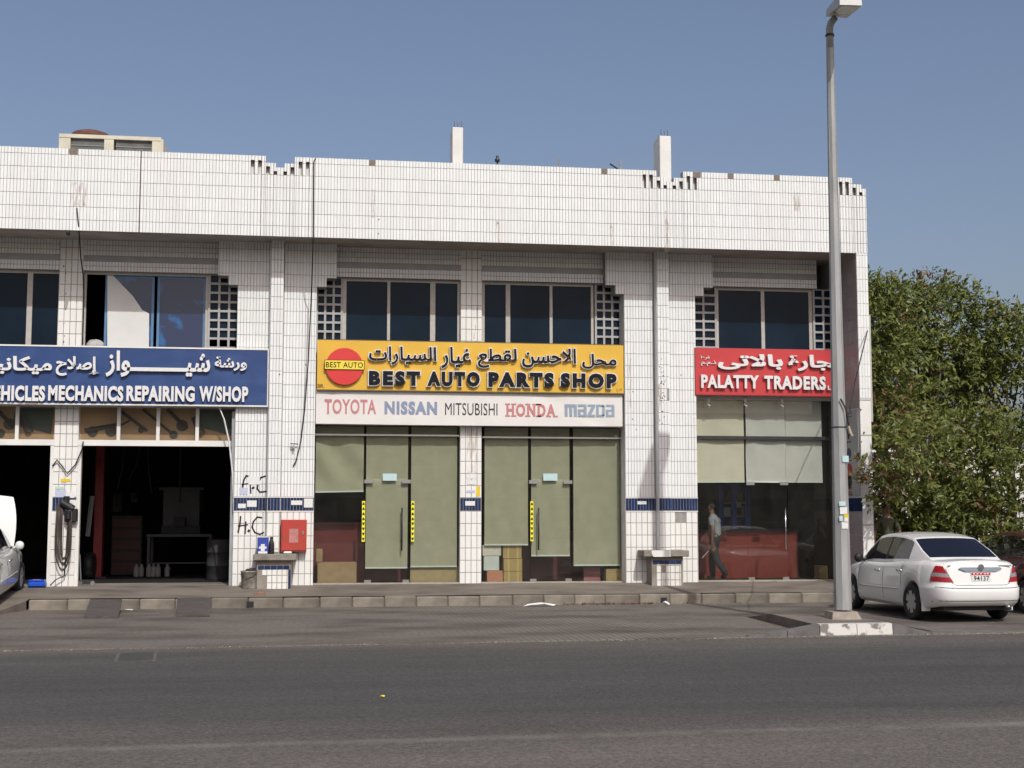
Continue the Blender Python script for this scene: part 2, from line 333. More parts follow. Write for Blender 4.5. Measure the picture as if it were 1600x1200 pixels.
    n = nt.nodes.new('ShaderNodeTexNoise'); n.inputs['Scale'].default_value = 0.9; n.inputs['Detail'].default_value = 8; mp2 = nt.nodes.new('ShaderNodeMapping'); mp2.inputs['Scale'].default_value = (0.55, 1.1, 1)
    nt.links.new(tc.outputs['Object'], mp2.inputs[0]); nt.links.new(mp2.outputs[0], n.inputs['Vector'])
    st = nt.nodes.new('ShaderNodeValToRGB'); st.color_ramp.elements[0].position = 0.30; st.color_ramp.elements[0].color = (0.45, 0.42, 0.39, 1); st.color_ramp.elements[1].position = 0.56; st.color_ramp.elements[1].color = (1, 1, 1, 1)
    nt.links.new(n.outputs[0], st.inputs[0])
    mx = nt.nodes.new('ShaderNodeMix'); mx.data_type = 'RGBA'; mx.blend_type = 'MULTIPLY'; mx.inputs[0].default_value = 1; nt.links.new(br.outputs[0], mx.inputs[6]); nt.links.new(st.outputs[0], mx.inputs[7])
    # the left half is covered with an old skim of oily asphalt
    sp = nt.nodes.new('ShaderNodeSeparateXYZ'); nt.links.new(tc.outputs['Object'], sp.inputs[0])
    wob = nt.nodes.new('ShaderNodeMath'); wob.operation = 'MULTIPLY_ADD'; wob.inputs[1].default_value = 5.0; nt.links.new(n.outputs[0], wob.inputs[0]); nt.links.new(sp.outputs[0], wob.inputs[2])
    cov = nt.nodes.new('ShaderNodeMapRange'); cov.inputs['From Min'].default_value = 4.2; cov.inputs['From Max'].default_value = 7.4; cov.inputs['To Min'].default_value = 0.95; cov.inputs['To Max'].default_value = 0.12; nt.links.new(wob.outputs[0], cov.inputs[0])
    n4 = nt.nodes.new('ShaderNodeTexNoise'); n4.inputs['Scale'].default_value = 14; n4.inputs['Detail'].default_value = 7; nt.links.new(tc.outputs['Object'], n4.inputs['Vector'])
    sk = nt.nodes.new('ShaderNodeValToRGB'); sk.color_ramp.elements[0].position = 0.3; sk.color_ramp.elements[0].color = (0.102, 0.087, 0.074, 1); sk.color_ramp.elements[1].position = 0.7; sk.color_ramp.elements[1].color = (0.172, 0.149, 0.128, 1); nt.links.new(n4.outputs[0], sk.inputs[0])
    sm = nt.nodes.new('ShaderNodeMix'); sm.data_type = 'RGBA'; sm.blend_type = 'MULTIPLY'; sm.inputs[0].default_value = 1; nt.links.new(sk.outputs[0], sm.inputs[6]); nt.links.new(st.outputs[0], sm.inputs[7])
    fm = nt.nodes.new('ShaderNodeMix'); fm.data_type = 'RGBA'; nt.links.new(cov.outputs[0], fm.inputs[0]); nt.links.new(mx.outputs[2], fm.inputs[6]); nt.links.new(sm.outputs[2], fm.inputs[7])
    nt.links.new(fm.outputs[2], b.inputs['Base Color'])
    return m, a
M['road'], M['apron'] = ground_mats()
M['sand'] = mat('dusty_ground', (0.30, 0.26, 0.21), 0.95, var=0.3, scale=0.5)
M['walk'] = mat('stained_sidewalk', (0.190, 0.160, 0.132), 0.9, col2=(0.092, 0.076, 0.062), scale=1.5, thr=(0.42, 0.72), bump=0.25, bscale=30, detail=8, stretch=(0.7, 1.3, 1))
M['kerb'] = mat('old_kerb_stone', (0.27, 0.238, 0.192), 0.9, objrand=0.28, col2=(0.12, 0.10, 0.082), scale=2.2, thr=(0.40, 0.72), bump=0.3, bscale=25, detail=8)
M['kerbwhite'] = mat('flaking_white_paint', (0.62, 0.60, 0.56), 0.8, col2=(0.20, 0.18, 0.165), scale=6.0, thr=(0.55, 0.62), detail=8, bump=0.3)
M['kerbgrey'] = mat('worn_grey_kerb', (0.15, 0.145, 0.14), 0.9, col2=(0.085, 0.08, 0.078), scale=4, bump=0.3)

g = MB(); g.quad((-900, -900, -0.08), (900, -900, -0.08), (900, 900, -0.08), (-900, 900, -0.08)); struct('ground', g, M['sand'])
def edge_y(x): return -9.08 + 0.035 * x          # where the apron meets the carriageway
rd = MB(); xs = np.linspace(-60, 60, 41)
rd.grid([[(x, -42, -0.012) for x in xs], [(x, edge_y(x) + 0.06, -0.012) for x in xs]]); struct('road', rd, M['road'])
ap = MB(); rows = []
xs = np.linspace(-40, 40, 401)
wob = [0.03 * math.sin(x * 3.1) + 0.025 * math.sin(x * 7.7 + 1) + 0.02 * random.uniform(-1, 1) for x in xs]
ap.grid([[(x, edge_y(x) + w - 0.05, -0.016) for x, w in zip(xs, wob)], [(x, edge_y(x) + w, 0.0) for x, w in zip(xs, wob)], [(x, -1.5, 0.0) for x in xs], [(x, 30, 0.0) for x in xs]])
struct('parking_apron', ap, M['apron'])
# a line of blown sand and grit along the joint
gr = MB()
for i in range(1100):
    x = random.uniform(-7, 13); y = edge_y(x) - abs(random.gauss(0, 0.05)) + 0.01; s = random.uniform(0.004, 0.012) * (2 if random.random() < 0.05 else 1)
    a = random.uniform(0, 3); gr.add([(x + s * math.cos(a), y + s * math.sin(a), -0.0115), (x - s * math.sin(a), y + s * math.cos(a), -0.0115), (x - s * math.cos(a), y - s * math.sin(a), -0.0115), (x + s * math.sin(a), y - s * math.cos(a), -0.0115), (x, y, -0.0115 + s * 0.7)], [(0, 1, 4), (1, 2, 4), (2, 3, 4), (3, 0, 4)])
o = link('grit', gr.mesh('grit', mat('sandy_grit', (0.36, 0.30, 0.22), 0.95, island=0.4))); o['kind'] = 'stuff'; o['label'] = 'pale sandy grit lying along the edge of the road'; o['category'] = 'grit'

# sidewalk, rising gently towards the shops
KY = -1.72; SWL = -5.30
sw = MB()
def swz(y): return 0.19 + (y - KY) / (0.0 - KY) * 0.14 if y < 0 else 0.33
ys = [KY + 0.13, -1.2, -0.8, -0.4, 0.0, 0.42]
xs = np.linspace(SWL, 11.44, 60)
sw.grid([[(x, y, swz(y) + 0.004 * math.sin(x * 1.7 + y * 3)) for x in xs] for y in ys])
sidewalk = struct('sidewalk', sw, M['walk'])
x = SWL + 0.02; i = 0; kerb_meshes = {}
while x < 24:
    L = random.choice((0.62, 0.66, 0.70)); b = MB(); b.bbox(0, L - 0.006, 0, 0.15, -0.1, 0.19, 0.018)
    key = L
    if key not in kerb_meshes: kerb_meshes[key] = b.mesh('kerb_stone', M['kerb'])
    o = link('kerb_stone', kerb_meshes[key], sidewalk); o.location = (x, KY + random.uniform(-0.008, 0.008), random.uniform(-0.008, 0.006)); o.rotation_euler = (0, 0, random.uniform(-0.006, 0.006))
    x += L
# walkway right of the building and the ramp on the left
ex = MB(); ex.quad((11.44, KY + 0.14, 0.186), (40, KY + 0.14, 0.186), (40, -0.9, 0.19), (11.44, -0.9, 0.19)); ex.box(24.3, 60, KY, KY + 0.145, -0.1, 0.187); ex.quad((11.72, -0.9, 0.19), (40, -0.9, 0.19), (40, 20, 0.19), (11.72, 20, 0.19)); struct('pavement', ex, M['walk'])
rp = MB(); rp.grid([[(-14, -3.35, 0.005), (SWL - 0.42, -3.35, 0.005)], [(-14, KY, 0.17), (SWL - 0.02, KY, 0.17)], [(-14, 0.0, 0.322), (SWL - 0.02, 0, 0.322)], [(-14, 0.42, 0.33), (SWL - 0.02, 0.42, 0.33)]])
rp.add([(SWL - 0.42, -3.35, 0.005), (SWL - 0.02, KY, 0.17), (SWL - 0.02, KY, -0.05), (SWL - 0.42, -3.35, -0.05)], [(0, 3, 2, 1)]); struct('entry_ramp', rp, M['walk'])

# island at the parking entrance: raised corner with painted kerb stones, the lamp post stands on it
isl = MB(); IZ = 0.15
fy = edge_y(8) + 0.05
isl.add([(7.45, fy + 0.12, IZ), (8.66, fy + 0.16, IZ), (9.45, fy + 0.2, 0.004), (9.45, -6.3, 0.004), (8.95, -6.45, 0.09), (7.5, -6.55, IZ), (7.5, -5.2, 0.004), (9.2, -5.4, 0.004)],
        [(0, 1, 4, 5), (1, 2, 3, 4), (5, 4, 7, 6), (4, 3, 7)])
isl.add([(7.45, fy + 0.12, IZ), (7.5, -6.55, IZ), (7.5, -5.2, 0.004), (7.5, -5.2, -0.05), (7.45, fy + 0.12, -0.05), (7.5, -6.55, -0.05)], [(0, 1, 5, 4), (1, 2, 3, 5)])
island = struct('traffic_island', isl, M['walk'])
def kerb_piece(x0, x1, h0, h1, m):
    b = MB(); y0 = edge_y(x0) + 0.015; y1 = edge_y(x1) + 0.015
    b.add([(x0, y0, -0.06), (x1, y1, -0.06), (x1, y1 + 0.15, -0.06), (x0, y0 + 0.15, -0.06), (x0, y0 + 0.02, h0), (x1, y1 + 0.02, h1), (x1, y1 + 0.15, h1 + 0.004), (x0, y0 + 0.15, h0 + 0.004)],
          [(3, 2, 1, 0), (4, 5, 6, 7), (0, 1, 5, 4), (1, 2, 6, 5), (2, 3, 7, 6), (3, 0, 4, 7)]); part('kerb_stone', b, m, island)
kx = [6.35, 6.95, 7.46, 8.05, 8.62, 9.25, 9.9]
for i in range(6):
    h = (0.012, 0.085, IZ + 0.012, IZ + 0.012, IZ + 0.010, 0.02, 0.006)
    kerb_piece(kx[i] + 0.005, kx[i + 1] - 0.005, h[i], h[i + 1], M['kerbwhite'] if i in (2, 3) else M['kerbgrey'])
# ------------------------------------------------------------------ the building
bld = thing('shop_building', 'two-storey shop building clad in white tiles with deep parapet and stepped window corners', 'building', (2, 0, 0.2))
def clad(mb, x0, x1, z0, z1, y, tw, th, ox, oz, gap=0.0065, dep=0.013, skip=None, mi=0, plane='y', jit=0.0016):
    """glazed tiles on a rectangle; the joint grid is anchored at (ox, oz) so neighbouring rectangles line up"""
    i0 = math.floor((x0 - ox) / tw); i1 = math.ceil((x1 - ox) / tw); j0 = math.floor((z0 - oz) / th); j1 = math.ceil((z1 - oz) / th)
    for i in range(i0, i1):
        for j in range(j0, j1):
            a = max(x0, ox + i * tw + gap / 2); b = min(x1, ox + (i + 1) * tw - gap / 2)
            c = max(z0, oz + j * th + gap / 2); d = min(z1, oz + (j + 1) * th - gap / 2)
            if b - a < 0.012 or d - c < 0.012: continue
            if skip and skip((a + b) / 2, (c + d) / 2): continue
            q = [y + random.uniform(-jit, jit) for _ in range(4)]; k = 0.002
            pts = [(a + k, q[0], c + k), (b - k, q[1], c + k), (b - k, q[2], d - k), (a + k, q[3], d - k), (a, y + dep, c), (b, y + dep, c), (b, y + dep, d), (a, y + dep, d)]
            if plane == 'x': pts = [(p[1], p[0], p[2]) for p in pts]
            fs = [(0, 1, 2, 3), (4, 5, 1, 0), (5, 6, 2, 1), (6, 7, 3, 2), (7, 4, 0, 3)]
            if plane == 'x': fs = [tuple(reversed(f)) for f in fs]
            mb.add(pts, fs, mi)
TW, TH = 0.0635, 0.2575          # narrow upright tile
WW, WH = 0.1225, 0.2575          # wide tile
tile_cache = {}
def tile_obj(parent, a, b, c, d, y, m='widetile'):
    key = (round(b - a, 3), round(d - c, 3), m)
    if key not in tile_cache:
        q = MB(); k = 0.003; w, h = b - a, d - c
        q.add([(k, 0, k), (w - k, 0, k), (w - k, 0, h - k), (k, 0, h - k), (0, 0.014, 0), (w, 0.014, 0), (w, 0.014, h), (0, 0.014, h)], [(0, 1, 2, 3), (4, 5, 1, 0), (5, 6, 2, 1), (6, 7, 3, 2), (7, 4, 0, 3)])
        tile_cache[key] = q.mesh('tile', M[m])
    o = link('tile', tile_cache[key], parent); o.location = (a, y + random.uniform(-0.0015, 0.0015), c); o.rotation_euler = (random.uniform(-.004, .004), 0, random.uniform(-.006, .006)); return o
def wide_tiles(parent, x0, x1, z0, z1, y, ox, oz, skip=None, gap=0.010):
    for i in range(math.floor((x0 - ox) / WW), math.ceil((x1 - ox) / WW)):
        for j in range(math.floor((z0 - oz) / WH), math.ceil((z1 - oz) / WH)):
            a = max(x0, ox + i * WW + gap / 2); b = min(x1, ox + (i + 1) * WW - gap / 2); c = max(z0, oz + j * WH + gap / 2); d = min(z1, oz + (j + 1) * WH - gap / 2)
            if b - a < 0.02 or d - c < 0.03: continue
            if skip and skip((a + b) / 2, (c + d) / 2): continue
            tile_obj(parent, a, b, c, d, y)
SOF = 7.45; BAND0, BAND1 = 1.86, 2.12
# parapet -----------------------------------------------------------
PY = -1.01; PT = 9.03; PB = 7.38; XL, XR = -10.2, 11.71
notches = [P(438.1, 255, PY)[0], P(1046.5, 280, PY)[0], XR - 0.02, P(438.1, 255, PY)[0] - 8.22]
cols = []                                        # (x0, x1, [(z0, z1), ...])
cuts = sorted(set([XL, XR] + [round(c + s * d, 4) for c in notches for s in (-1, 1) for d in (0.59, 0.515, 0.4425, 0.3675, 0.29, 0.2825, 0.2075, 0.1375, 0.086, 0.0625) if XL < c + s * d < XR]))
for a, b in zip(cuts[:-1], cuts[1:]):
    m_ = (a + b) / 2; c = min(notches, key=lambda q: abs(q - m_)); d = abs(m_ - c)
    top = 8.80 if d < 0.086 else 8.89 if d < 0.29 else PT
    slot = any(lo < d < hi for lo, hi in ((0.0625, 0.1375), (0.2075, 0.2825), (0.3675, 0.4425), (0.515, 0.59)))
    st = 8.72 if d < 0.14 else 8.815 if d < 0.29 else 8.935
    cols.append((a, b, [(PB, 8.645), (st, top)] if slot else [(PB, top)]))
merged = []
for a, b, zs in cols:
    if merged and merged[-1][2] == zs and abs(merged[-1][1] - a) < 1e-6: merged[-1] = (merged[-1][0], b, zs)
    else: merged.append((a, b, zs))
patches = [(P(x, y, PY)[0], P(x, y, PY)[2]) for x, y in ((115, 234), (582, 255), (945, 269), (1141, 276), (1213, 280), (1089, 275))]
def pskip(x, z): return any(abs(x - px) < 0.07 and abs(z - 8.97) < 0.07 for px, pz in patches) or random.random() < 0.0012
back = MB(); til = MB()
for a, b, zs in merged:
    for z0, z1 in zs:
        back.box(a, b, PY + 0.011, PY + 0.20, z0, z1)
        clad(til, a, b, z0, z1, PY, 0.0640, 0.262, -10.2, 8.643 - 0.262 * 20, skip=pskip)
for c in notches[:3]:
    back.box(c - 0.6, min(c + 0.6, XR - 0.01), PY + 0.12, PY + 0.16, 8.60, 8.80, 1)
    for s in (-1, 1):
        back.box(min(c + s * 0.36, XR - 0.02), min(c + s * 0.60, XR - 0.01), PY + 0.12, PY + 0.16, 8.80, 8.96, 1) if s < 0 or c < 11 else None
for x, z in patches: back.box(x - 0.075, x + 0.075, PY + 0.006, PY + 0.03, 8.905, 9.025, 2)
jx = P(219, 300, PY)[0]
parapet = part('parapet', back, [M['grout'], M['whitepaint'], M['mortar']], bld)
part('tile_cladding', til, M['tile'], parapet, kind='stuff')
j = MB(); j.box(jx - 0.012, jx + 0.012, PY - 0.004, PY + 0.01, PB, PT); part('expansion_joint', j, mat('brown_sealant', (0.13, 0.07, 0.06), 0.8, var=0.3), parapet)
s = MB(); s.box(XL, 11.45, PY + 0.19, 8.0, SOF, SOF + 0.16); part('soffit', s, M['render'], bld)
s = MB(); s.box(XL, XR, PY + 0.2, 8.2, SOF + 0.16, 7.95); s.box(XL, XL + 0.2, -0.8, 8.2, 0.0, SOF); s.box(XL, XR, 8.0, 8.2, 0.0, SOF + 0.2); s.box(XL, XL + 0.2, PY + 0.2, 8.2, 7.95, PT); s.box(XL + 0.2, XR, 8.0, 8.2, 7.95, PT); s.box(XR - 0.2, XR, PY + 0.2, 8.0, 7.95, 8.78)
part('roof', s, M['whitepaint'], bld)
# piers with a rib, stepped heads, blue band and wide tiles below ------
def make_pier(x0, x1, visible=True):
    b = MB(); e1, e2 = 0.41, 0.205; Z1, Z2 = 6.725, 6.535
    b.box(x0, x1, 0.011, 0.62, 0.15, SOF); rects = [(x0, x1, 2.145, SOF)]
    for sgn, xe in ((-1, x0), (1, x1)):
        a, c = sorted((xe, xe + sgn * e2)); b.box(a, c, 0.0115, 0.50, Z2, Z1, 0); rects.append((a, c, Z2, Z1))
        a, c = sorted((xe, xe + sgn * e1)); b.box(a, c, 0.0115, 0.50, Z1, SOF, 0); rects.append((a, c, Z1, SOF))
    # side reveals in tile colour
    b.box(x0 - 0.004, x0, 0.012, 0.6, 0.2, Z2, 1); b.box(x1, x1 + 0.004, 0.012, 0.6, 0.2, Z2, 1)
    pier = part('pier', b, [M['grout'], M['trim']], bld)
    rc = (x0 + x1) / 2 - 0.0; r0, r1 = rc - 0.13, rc + 0.13
    t = MB()
    holes = [] if not visible else PIER_HOLES
    sk = lambda x, z: any(h[0] < x < h[1] and h[2] < z < h[3] for h in holes)
    for (a, c, z0, z1) in rects: clad(t, a, c, z0, z1, 0.0, TW, TH, x0, 2.145, skip=lambda x, z: (r0 < x < r1) or sk(x, z))
    clad(t, r0, r1, 2.145, SOF, -0.26, TW, TH, r0 + 0.008, 2.145, skip=sk)
    part('tile_cladding', t, M['tile'], pier, kind='stuff')
    rb = MB(); rb.box(r0 + 0.001, r1 - 0.001, -0.249, 0.01, 0.95, SOF, 0); rb.box(r0, r0 + 0.004, -0.252, 0.008, 0.95, SOF, 1); rb.box(r1 - 0.004, r1, -0.252, 0.008, 0.95, SOF, 1)
    part('rib', rb, [M['grout'], M['tile']], pier)
    bt = MB(); clad(bt, x0, r0, BAND0, BAND1, 0.0, TW, 0.3, x0, BAND0); clad(bt, r1, x1, BAND0, BAND1, 0.0, TW, 0.3, x0, BAND0); clad(bt, r0, r1, BAND0, BAND1, -0.26, TW, 0.3, r0 + .008, BAND0)
    part('blue_tile_band', bt, M['bluetile'], pier, kind='stuff')
    tr = MB()
    for z in (BAND0 - 0.03, BAND1 + 0.002): tr.box(x0 - 0.006, x1 + 0.006, -0.006, 0.02, z, z + 0.022); tr.box(r0 - 0.006, r1 + 0.006, -0.268, -0.0065, z, z + 0.022)
    part('trim_strip', tr, M['trim'], pier)
    if visible:
        lim = 0.33
        wide_tiles(pier, x0, r0 - 0.004, lim, BAND0 - 0.035, 0.0, x0 - 0.02, 0.33 - 0.02, skip=sk)
        wide_tiles(pier, r1 + 0.004, x1, lim, BAND0 - 0.035, 0.0, x0 - 0.02, 0.33 - 0.02, skip=sk)
        wide_tiles(pier, r0, r1, 1.02, BAND0 - 0.035, -0.26, r0 + 0.005, 0.33 - 0.02)
        wide_tiles(pier, r0 - 0.004, r1 + 0.004, lim, 0.95, 0.0, x0 - 0.02, 0.33 - 0.02)
    else:
        t = MB(); clad(t, x0, r0, 0.33, BAND0 - 0.035, 0.0, WW, WH, x0 - 0.02, 0.31); clad(t, r1, x1, 0.33, BAND0 - 0.035, 0.0, WW, WH, x0 - 0.02, 0.31); clad(t, r0, r1, 0.95, BAND0 - 0.035, -0.26, WW, WH, r0, 0.31); part('tile_cladding', t, M['widetile'], pier, kind='stuff')
    return pier
def hole(x0, x1, y0, y1, Y=0.0):
    a = pbox(x0, x1, y0, y1, Y); return a
PIER_HOLES = [hole(428, 439, 748, 757), hole(439.5, 444, 582, 602, -0.26), hole(1055, 1071, 803, 813), hole(1042, 1046, 610, 629, -0.26), hole(474, 479, 602, 610)]
pier_mid = make_pier(-1.65, -0.03); pier_right = make_pier(6.57, 8.15); make_pier(-9.87, -8.25, False)
# slim pillars ---------------------------------------------------------
def make_pillar(x0, x1, y=0.26):
    b = MB(); b.box(x0, x1, y + 0.011, y + 0.36, 0.15, SOF); b.box(x0 - 0.003, x0, y + 0.012, y + 0.3, 0.2, SOF, 1); b.box(x1, x1 + 0.003, y + 0.012, y + 0.3, 0.2, SOF, 1)
    p = part('pillar', b, [M['grout'], M['widetile']], bld)
    wide_tiles(p, x0, x1, 0.33, BAND0 - 0.005, y, x0 - 0.01, 0.30); wide_tiles(p, x0, x1, BAND1 + 0.005, SOF, y, x0 - 0.01, 2.13 - WH)
    bt = MB(); clad(bt, x0, x1, BAND0, BAND1, y, TW, 0.3, x0, BAND0); part('blue_tile_band', bt, M['bluetile'], p, kind='stuff')
make_pillar(-5.28, -4.81); make_pillar(3.04, 3.49)
# end wall (fin) --------------------------------------------------------
b = MB(); b.box(11.46, 11.70, PY + 0.012, 8.0, 0.1, SOF + 0.1, 0)
fin = part('end_wall', b, [M['whitepaint']], bld)
t = MB(); clad(t, 11.452, 11.708, 4.25, PB, PY, 0.064, 0.262, 11.452, 8.643 - 0.262 * 20); part('tile_cladding', t, M['tile'], fin, kind='stuff')
t = MB(); clad(t, -1.0, 0.42, 4.05, PB + 0.06, 11.449, WW * 2, WH, -1.0, 0.31, plane='x'); clad(t, -1.0, 0.42, 0.33, 1.84, 11.449, WW * 2, WH, -1.0, 0.31, plane='x')
part('reveal_tiles', t, mat('grey_reveal_tile', (0.40, 0.36, 0.35), 0.4, var=0.12, scale=2, island=0.12), fin, kind='stuff')
t = MB(); clad(t, -1.0, 0.42, 1.84, 2.13, 11.449, 0.125, 0.3, -1.0, 1.84, plane='x'); part('blue_tile_band', t, M['bluetile'], fin, kind='stuff')
t = MB()
for z in (4.2, 3.45, 2.12, 1.55): t.box(11.452, 11.708, PY + 0.006, PY + 0.012, z, z + 0.018)
part('joint', t, M['grout'], fin)
# frieze over the windows ------------------------------------------------
bays = [(-8.25, -5.28), (-4.81, -1.65), (-0.03, 3.04), (3.49, 6.57), (8.15, 11.45)]
SZ0, SZ1 = 7.00, 7.12
for k, (a, b_) in enumerate(bays):
    x0 = a + (0.41 if k in (0, 2, 4) else 0); x1 = b_ - (0.41 if k in (1, 3, 4) else 0)
    w = MB(); w.box(x0, x1, 0.252, 0.52, 6.80, SOF); fr = part('frieze', w, M['grout'], bld)
    t = MB(); clad(t, x0, x1, 6.80, SZ0 - 0.004, 0.24, TW, 0.10, x0, 6.80, gap=0.008); clad(t, x0, x1, SZ1 + 0.004, SOF, 0.24, TW, 0.11, x0, SZ1, gap=0.008); part('tile_cladding', t, M['tile'], fr, kind='stuff')
    t = MB(); t.box(x0, x1, 0.236, 0.252, SZ0, SZ1); part('grey_stripe', t, M['greytile'], fr)
    # spandrel behind the signs, transom beam
    w = MB(); w.box(a, b_, 0.30, 0.52, (3.98, 3.98, 3.66, 3.66, 4.30)[k], 5.06); part('spandrel', w, M['whitepaint'], bld)
# windows -----------------------------------------------------------------
WZ0, WZ1 = 5.06, 6.80
def window(frame_x, panes, glass='winglass', name='window'):
    """frame_x: outer X range; panes: X ranges of the glass"""
    f = MB(); x0, x1 = frame_x; edges = [x0] + [v for p in panes for v in p] + [x1]
    for i in range(0, len(edges), 2):
        if edges[i + 1] - edges[i] > 0.004: f.box(edges[i], edges[i + 1], 0.375, 0.44, WZ0, WZ1)
    for p in panes: f.box(p[0], p[1], 0.378, 0.437, WZ1 - 0.06, WZ1); f.box(p[0], p[1], 0.378, 0.437, WZ0, WZ0 + 0.07); 
    o = part(name, f, M['alu'], bld)
    for p in panes: g_ = MB(); g_.box(p[0] + 0.001, p[1] - 0.001, 0.40, 0.408, WZ0 + 0.07, WZ1 - 0.06); part('pane', g_, M[glass], o)
    return o
X4 = lambda x: P(x, 485, 0.4)[0]
window((-8.25, -5.285), [(-8.15, X4(-35)), (X4(-28), X4(42)), (X4(50.5), X4(91))])
window((X4(535), 3.035), [(X4(541), X4(605)), (X4(609.5), X4(672)), (X4(680), X4(714.5))])
window((3.495, X4(927)), [(X4(757), X4(790)), (X4(797), X4(858.5)), (X4(863), X4(923))])
window((X4(1118), X4(1268)), [(X4(1122), X4(1188.5)), (X4(1194), X4(1263))])
# the workshop's upstairs window: one sash pushed open, blue film, a white board taped over
f = MB()
for a_, b_ in ((131, 134.5), (321, 325)): f.box(X4(a_), X4(b_), 0.375, 0.44, WZ0, WZ1)
f.box(X4(134.5), X4(321), 0.376, 0.439, WZ1 - 0.05, WZ1); f.box(X4(134.5), X4(321), 0.376, 0.439, WZ0, WZ0 + 0.05)
w = part('window', f, M['alu'], bld)
bluef = mat('blue_sash_paint', (0.10, 0.22, 0.40), 0.5, var=0.2)
for (a_, b_, tagl) in ((163, 240, 'sash with torn blue film'), (245, 321, 'sash with stained blue film')):
    s = MB(); xa, xb = X4(a_), X4(b_); y0 = 0.455 if a_ < 200 else 0.445
    s.box(xa, xa + 0.05, y0, y0 + 0.03, WZ0 + 0.05, WZ1 - 0.05); s.box(xb - 0.05, xb, y0, y0 + 0.03, WZ0 + 0.05, WZ1 - 0.05); s.box(xa + 0.05, xb - 0.05, y0, y0 + 0.03, WZ1 - 0.10, WZ1 - 0.05); s.box(xa + 0.05, xb - 0.05, y0, y0 + 0.03, WZ0 + 0.05, WZ0 + 0.11)
    o = part('sash', s, bluef, w, label=tagl); g_ = MB(); g_.box(xa + 0.05, xb - 0.05, y0 + 0.01, y0 + 0.018, WZ0 + 0.11, WZ1 - 0.10); part('pane', g_, M['blueglass'], w)
bd = MB(); q = [(P(x, y, 0.44)[0], P(x, y, 0.44)[2]) for x, y in ((168, 532), (168, 429), (175, 429), (208, 463), (222, 484), (233, 490), (233, 533))]; q[0] = (q[0][0], WZ0 + 0.1); q[-1] = (q[-1][0], WZ0 + 0.1)
bd.prism(q, 0.435, 0.448); o = recalc(bd); solo('white_board', o, mat('white_board', (0.66, 0.66, 0.64), 0.7, var=0.1, scale=2), 'torn white board with slanted edge taped inside the workshop upstairs window', 'board')
bg_ = MB(); c = P(149, 531, 0.5)
bg_.grid([[(c[0] + r_ * math.cos(k * .449) * (1 + .14 * math.sin(k * 2.3 + i)), c[1] + .6 * r_ * math.sin(k * .449), c[2] - .19 + z_ + .02 * math.sin(k * 1.7 + 2 * i)) for k in range(14)] for i, (r_, z_) in enumerate(((.17, 0), (.19, .07), (.17, .12), (.11, .17), (.02, .185)))], closed=True); solo('plastic_sack', bg_, mat('dusty_sack', (.45, .44, .42), .8, var=.3, scale=8), 'crumpled white plastic sack on the sill of the open upstairs window', 'sack', smooth=True)
# stepped glass-block screens beside the windows
def screen(x0, x1, n, side):
    f = MB(); pitch = (x1 - x0) / n; bar = 0.045; rows = 9; ph = (WZ1 - WZ0) / rows
    for i in range(n + 1): f.box(x0 + i * pitch - bar / 2, x0 + i * pitch + bar / 2, 0.335, 0.42, WZ0, WZ1)
    for i in range(n):
        for r in range(rows + 1): f.box(x0 + i * pitch + bar / 2, x0 + (i + 1) * pitch - bar / 2, 0.337, 0.418, WZ0 + r * ph - bar / 2, min(WZ0 + r * ph + bar / 2, WZ1))
    o = part('block_screen', f, mat('grey_screen_paint', (0.40, 0.395, 0.385), 0.6, var=0.2, scale=8), bld)
    me = None
    for i in range(n):
        for r in range(2, rows):
            if me is None:
                q = MB(); q.box(0, pitch - bar, 0, 0.02, 0, ph - bar); me = q.mesh('pane', M['winglass'])
            k = link('pane', me, o); k.location = (x0 + i * pitch + bar / 2, 0.385 + random.uniform(-0.004, 0.004), WZ0 + r * ph + bar / 2); k.rotation_euler = (random.uniform(-.02, .02), 0, random.uniform(-.02, .02))
screen(X4(327), -1.64, 3, 1); screen(-0.02, X4(534), 3, -1); screen(X4(930), 6.56, 3, 1); screen(8.16, X4(1117), 2, -1); screen(X4(1270), 11.44, 2, 1)
# upper rooms, ceilings, inner walls
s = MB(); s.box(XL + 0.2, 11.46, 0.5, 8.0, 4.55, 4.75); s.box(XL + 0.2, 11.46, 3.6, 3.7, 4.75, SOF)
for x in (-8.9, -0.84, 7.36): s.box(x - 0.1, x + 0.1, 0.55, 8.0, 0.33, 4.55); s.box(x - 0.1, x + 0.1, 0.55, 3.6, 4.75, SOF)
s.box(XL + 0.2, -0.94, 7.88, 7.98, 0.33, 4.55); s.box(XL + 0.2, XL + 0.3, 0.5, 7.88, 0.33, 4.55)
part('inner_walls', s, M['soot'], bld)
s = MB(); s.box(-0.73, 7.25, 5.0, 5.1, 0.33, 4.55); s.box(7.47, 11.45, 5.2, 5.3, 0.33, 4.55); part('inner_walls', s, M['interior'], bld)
s = MB(); s.box(XL + 0.2, -0.94, 0.42, 1.45, 0.1, 0.331); part('sunlit_floor_strip', s, M['floor'], bld)  # light concrete strip, cut where the sunlight on the floor stops
s = MB(); s.box(XL + 0.2, -0.94, 1.45, 8.0, 0.1, 0.329); part('shaded_floor', s, mat('shade_black_floor', (0.022, 0.02, 0.018), 0.6, var=0.3, scale=2), bld)  # shade on the inner floor, put in as a near-black colour
s = MB(); s.box(-0.74, 11.455, 0.42, 8.0, 0.1, 0.331); part('shop_floor', s, M['interior'], bld)
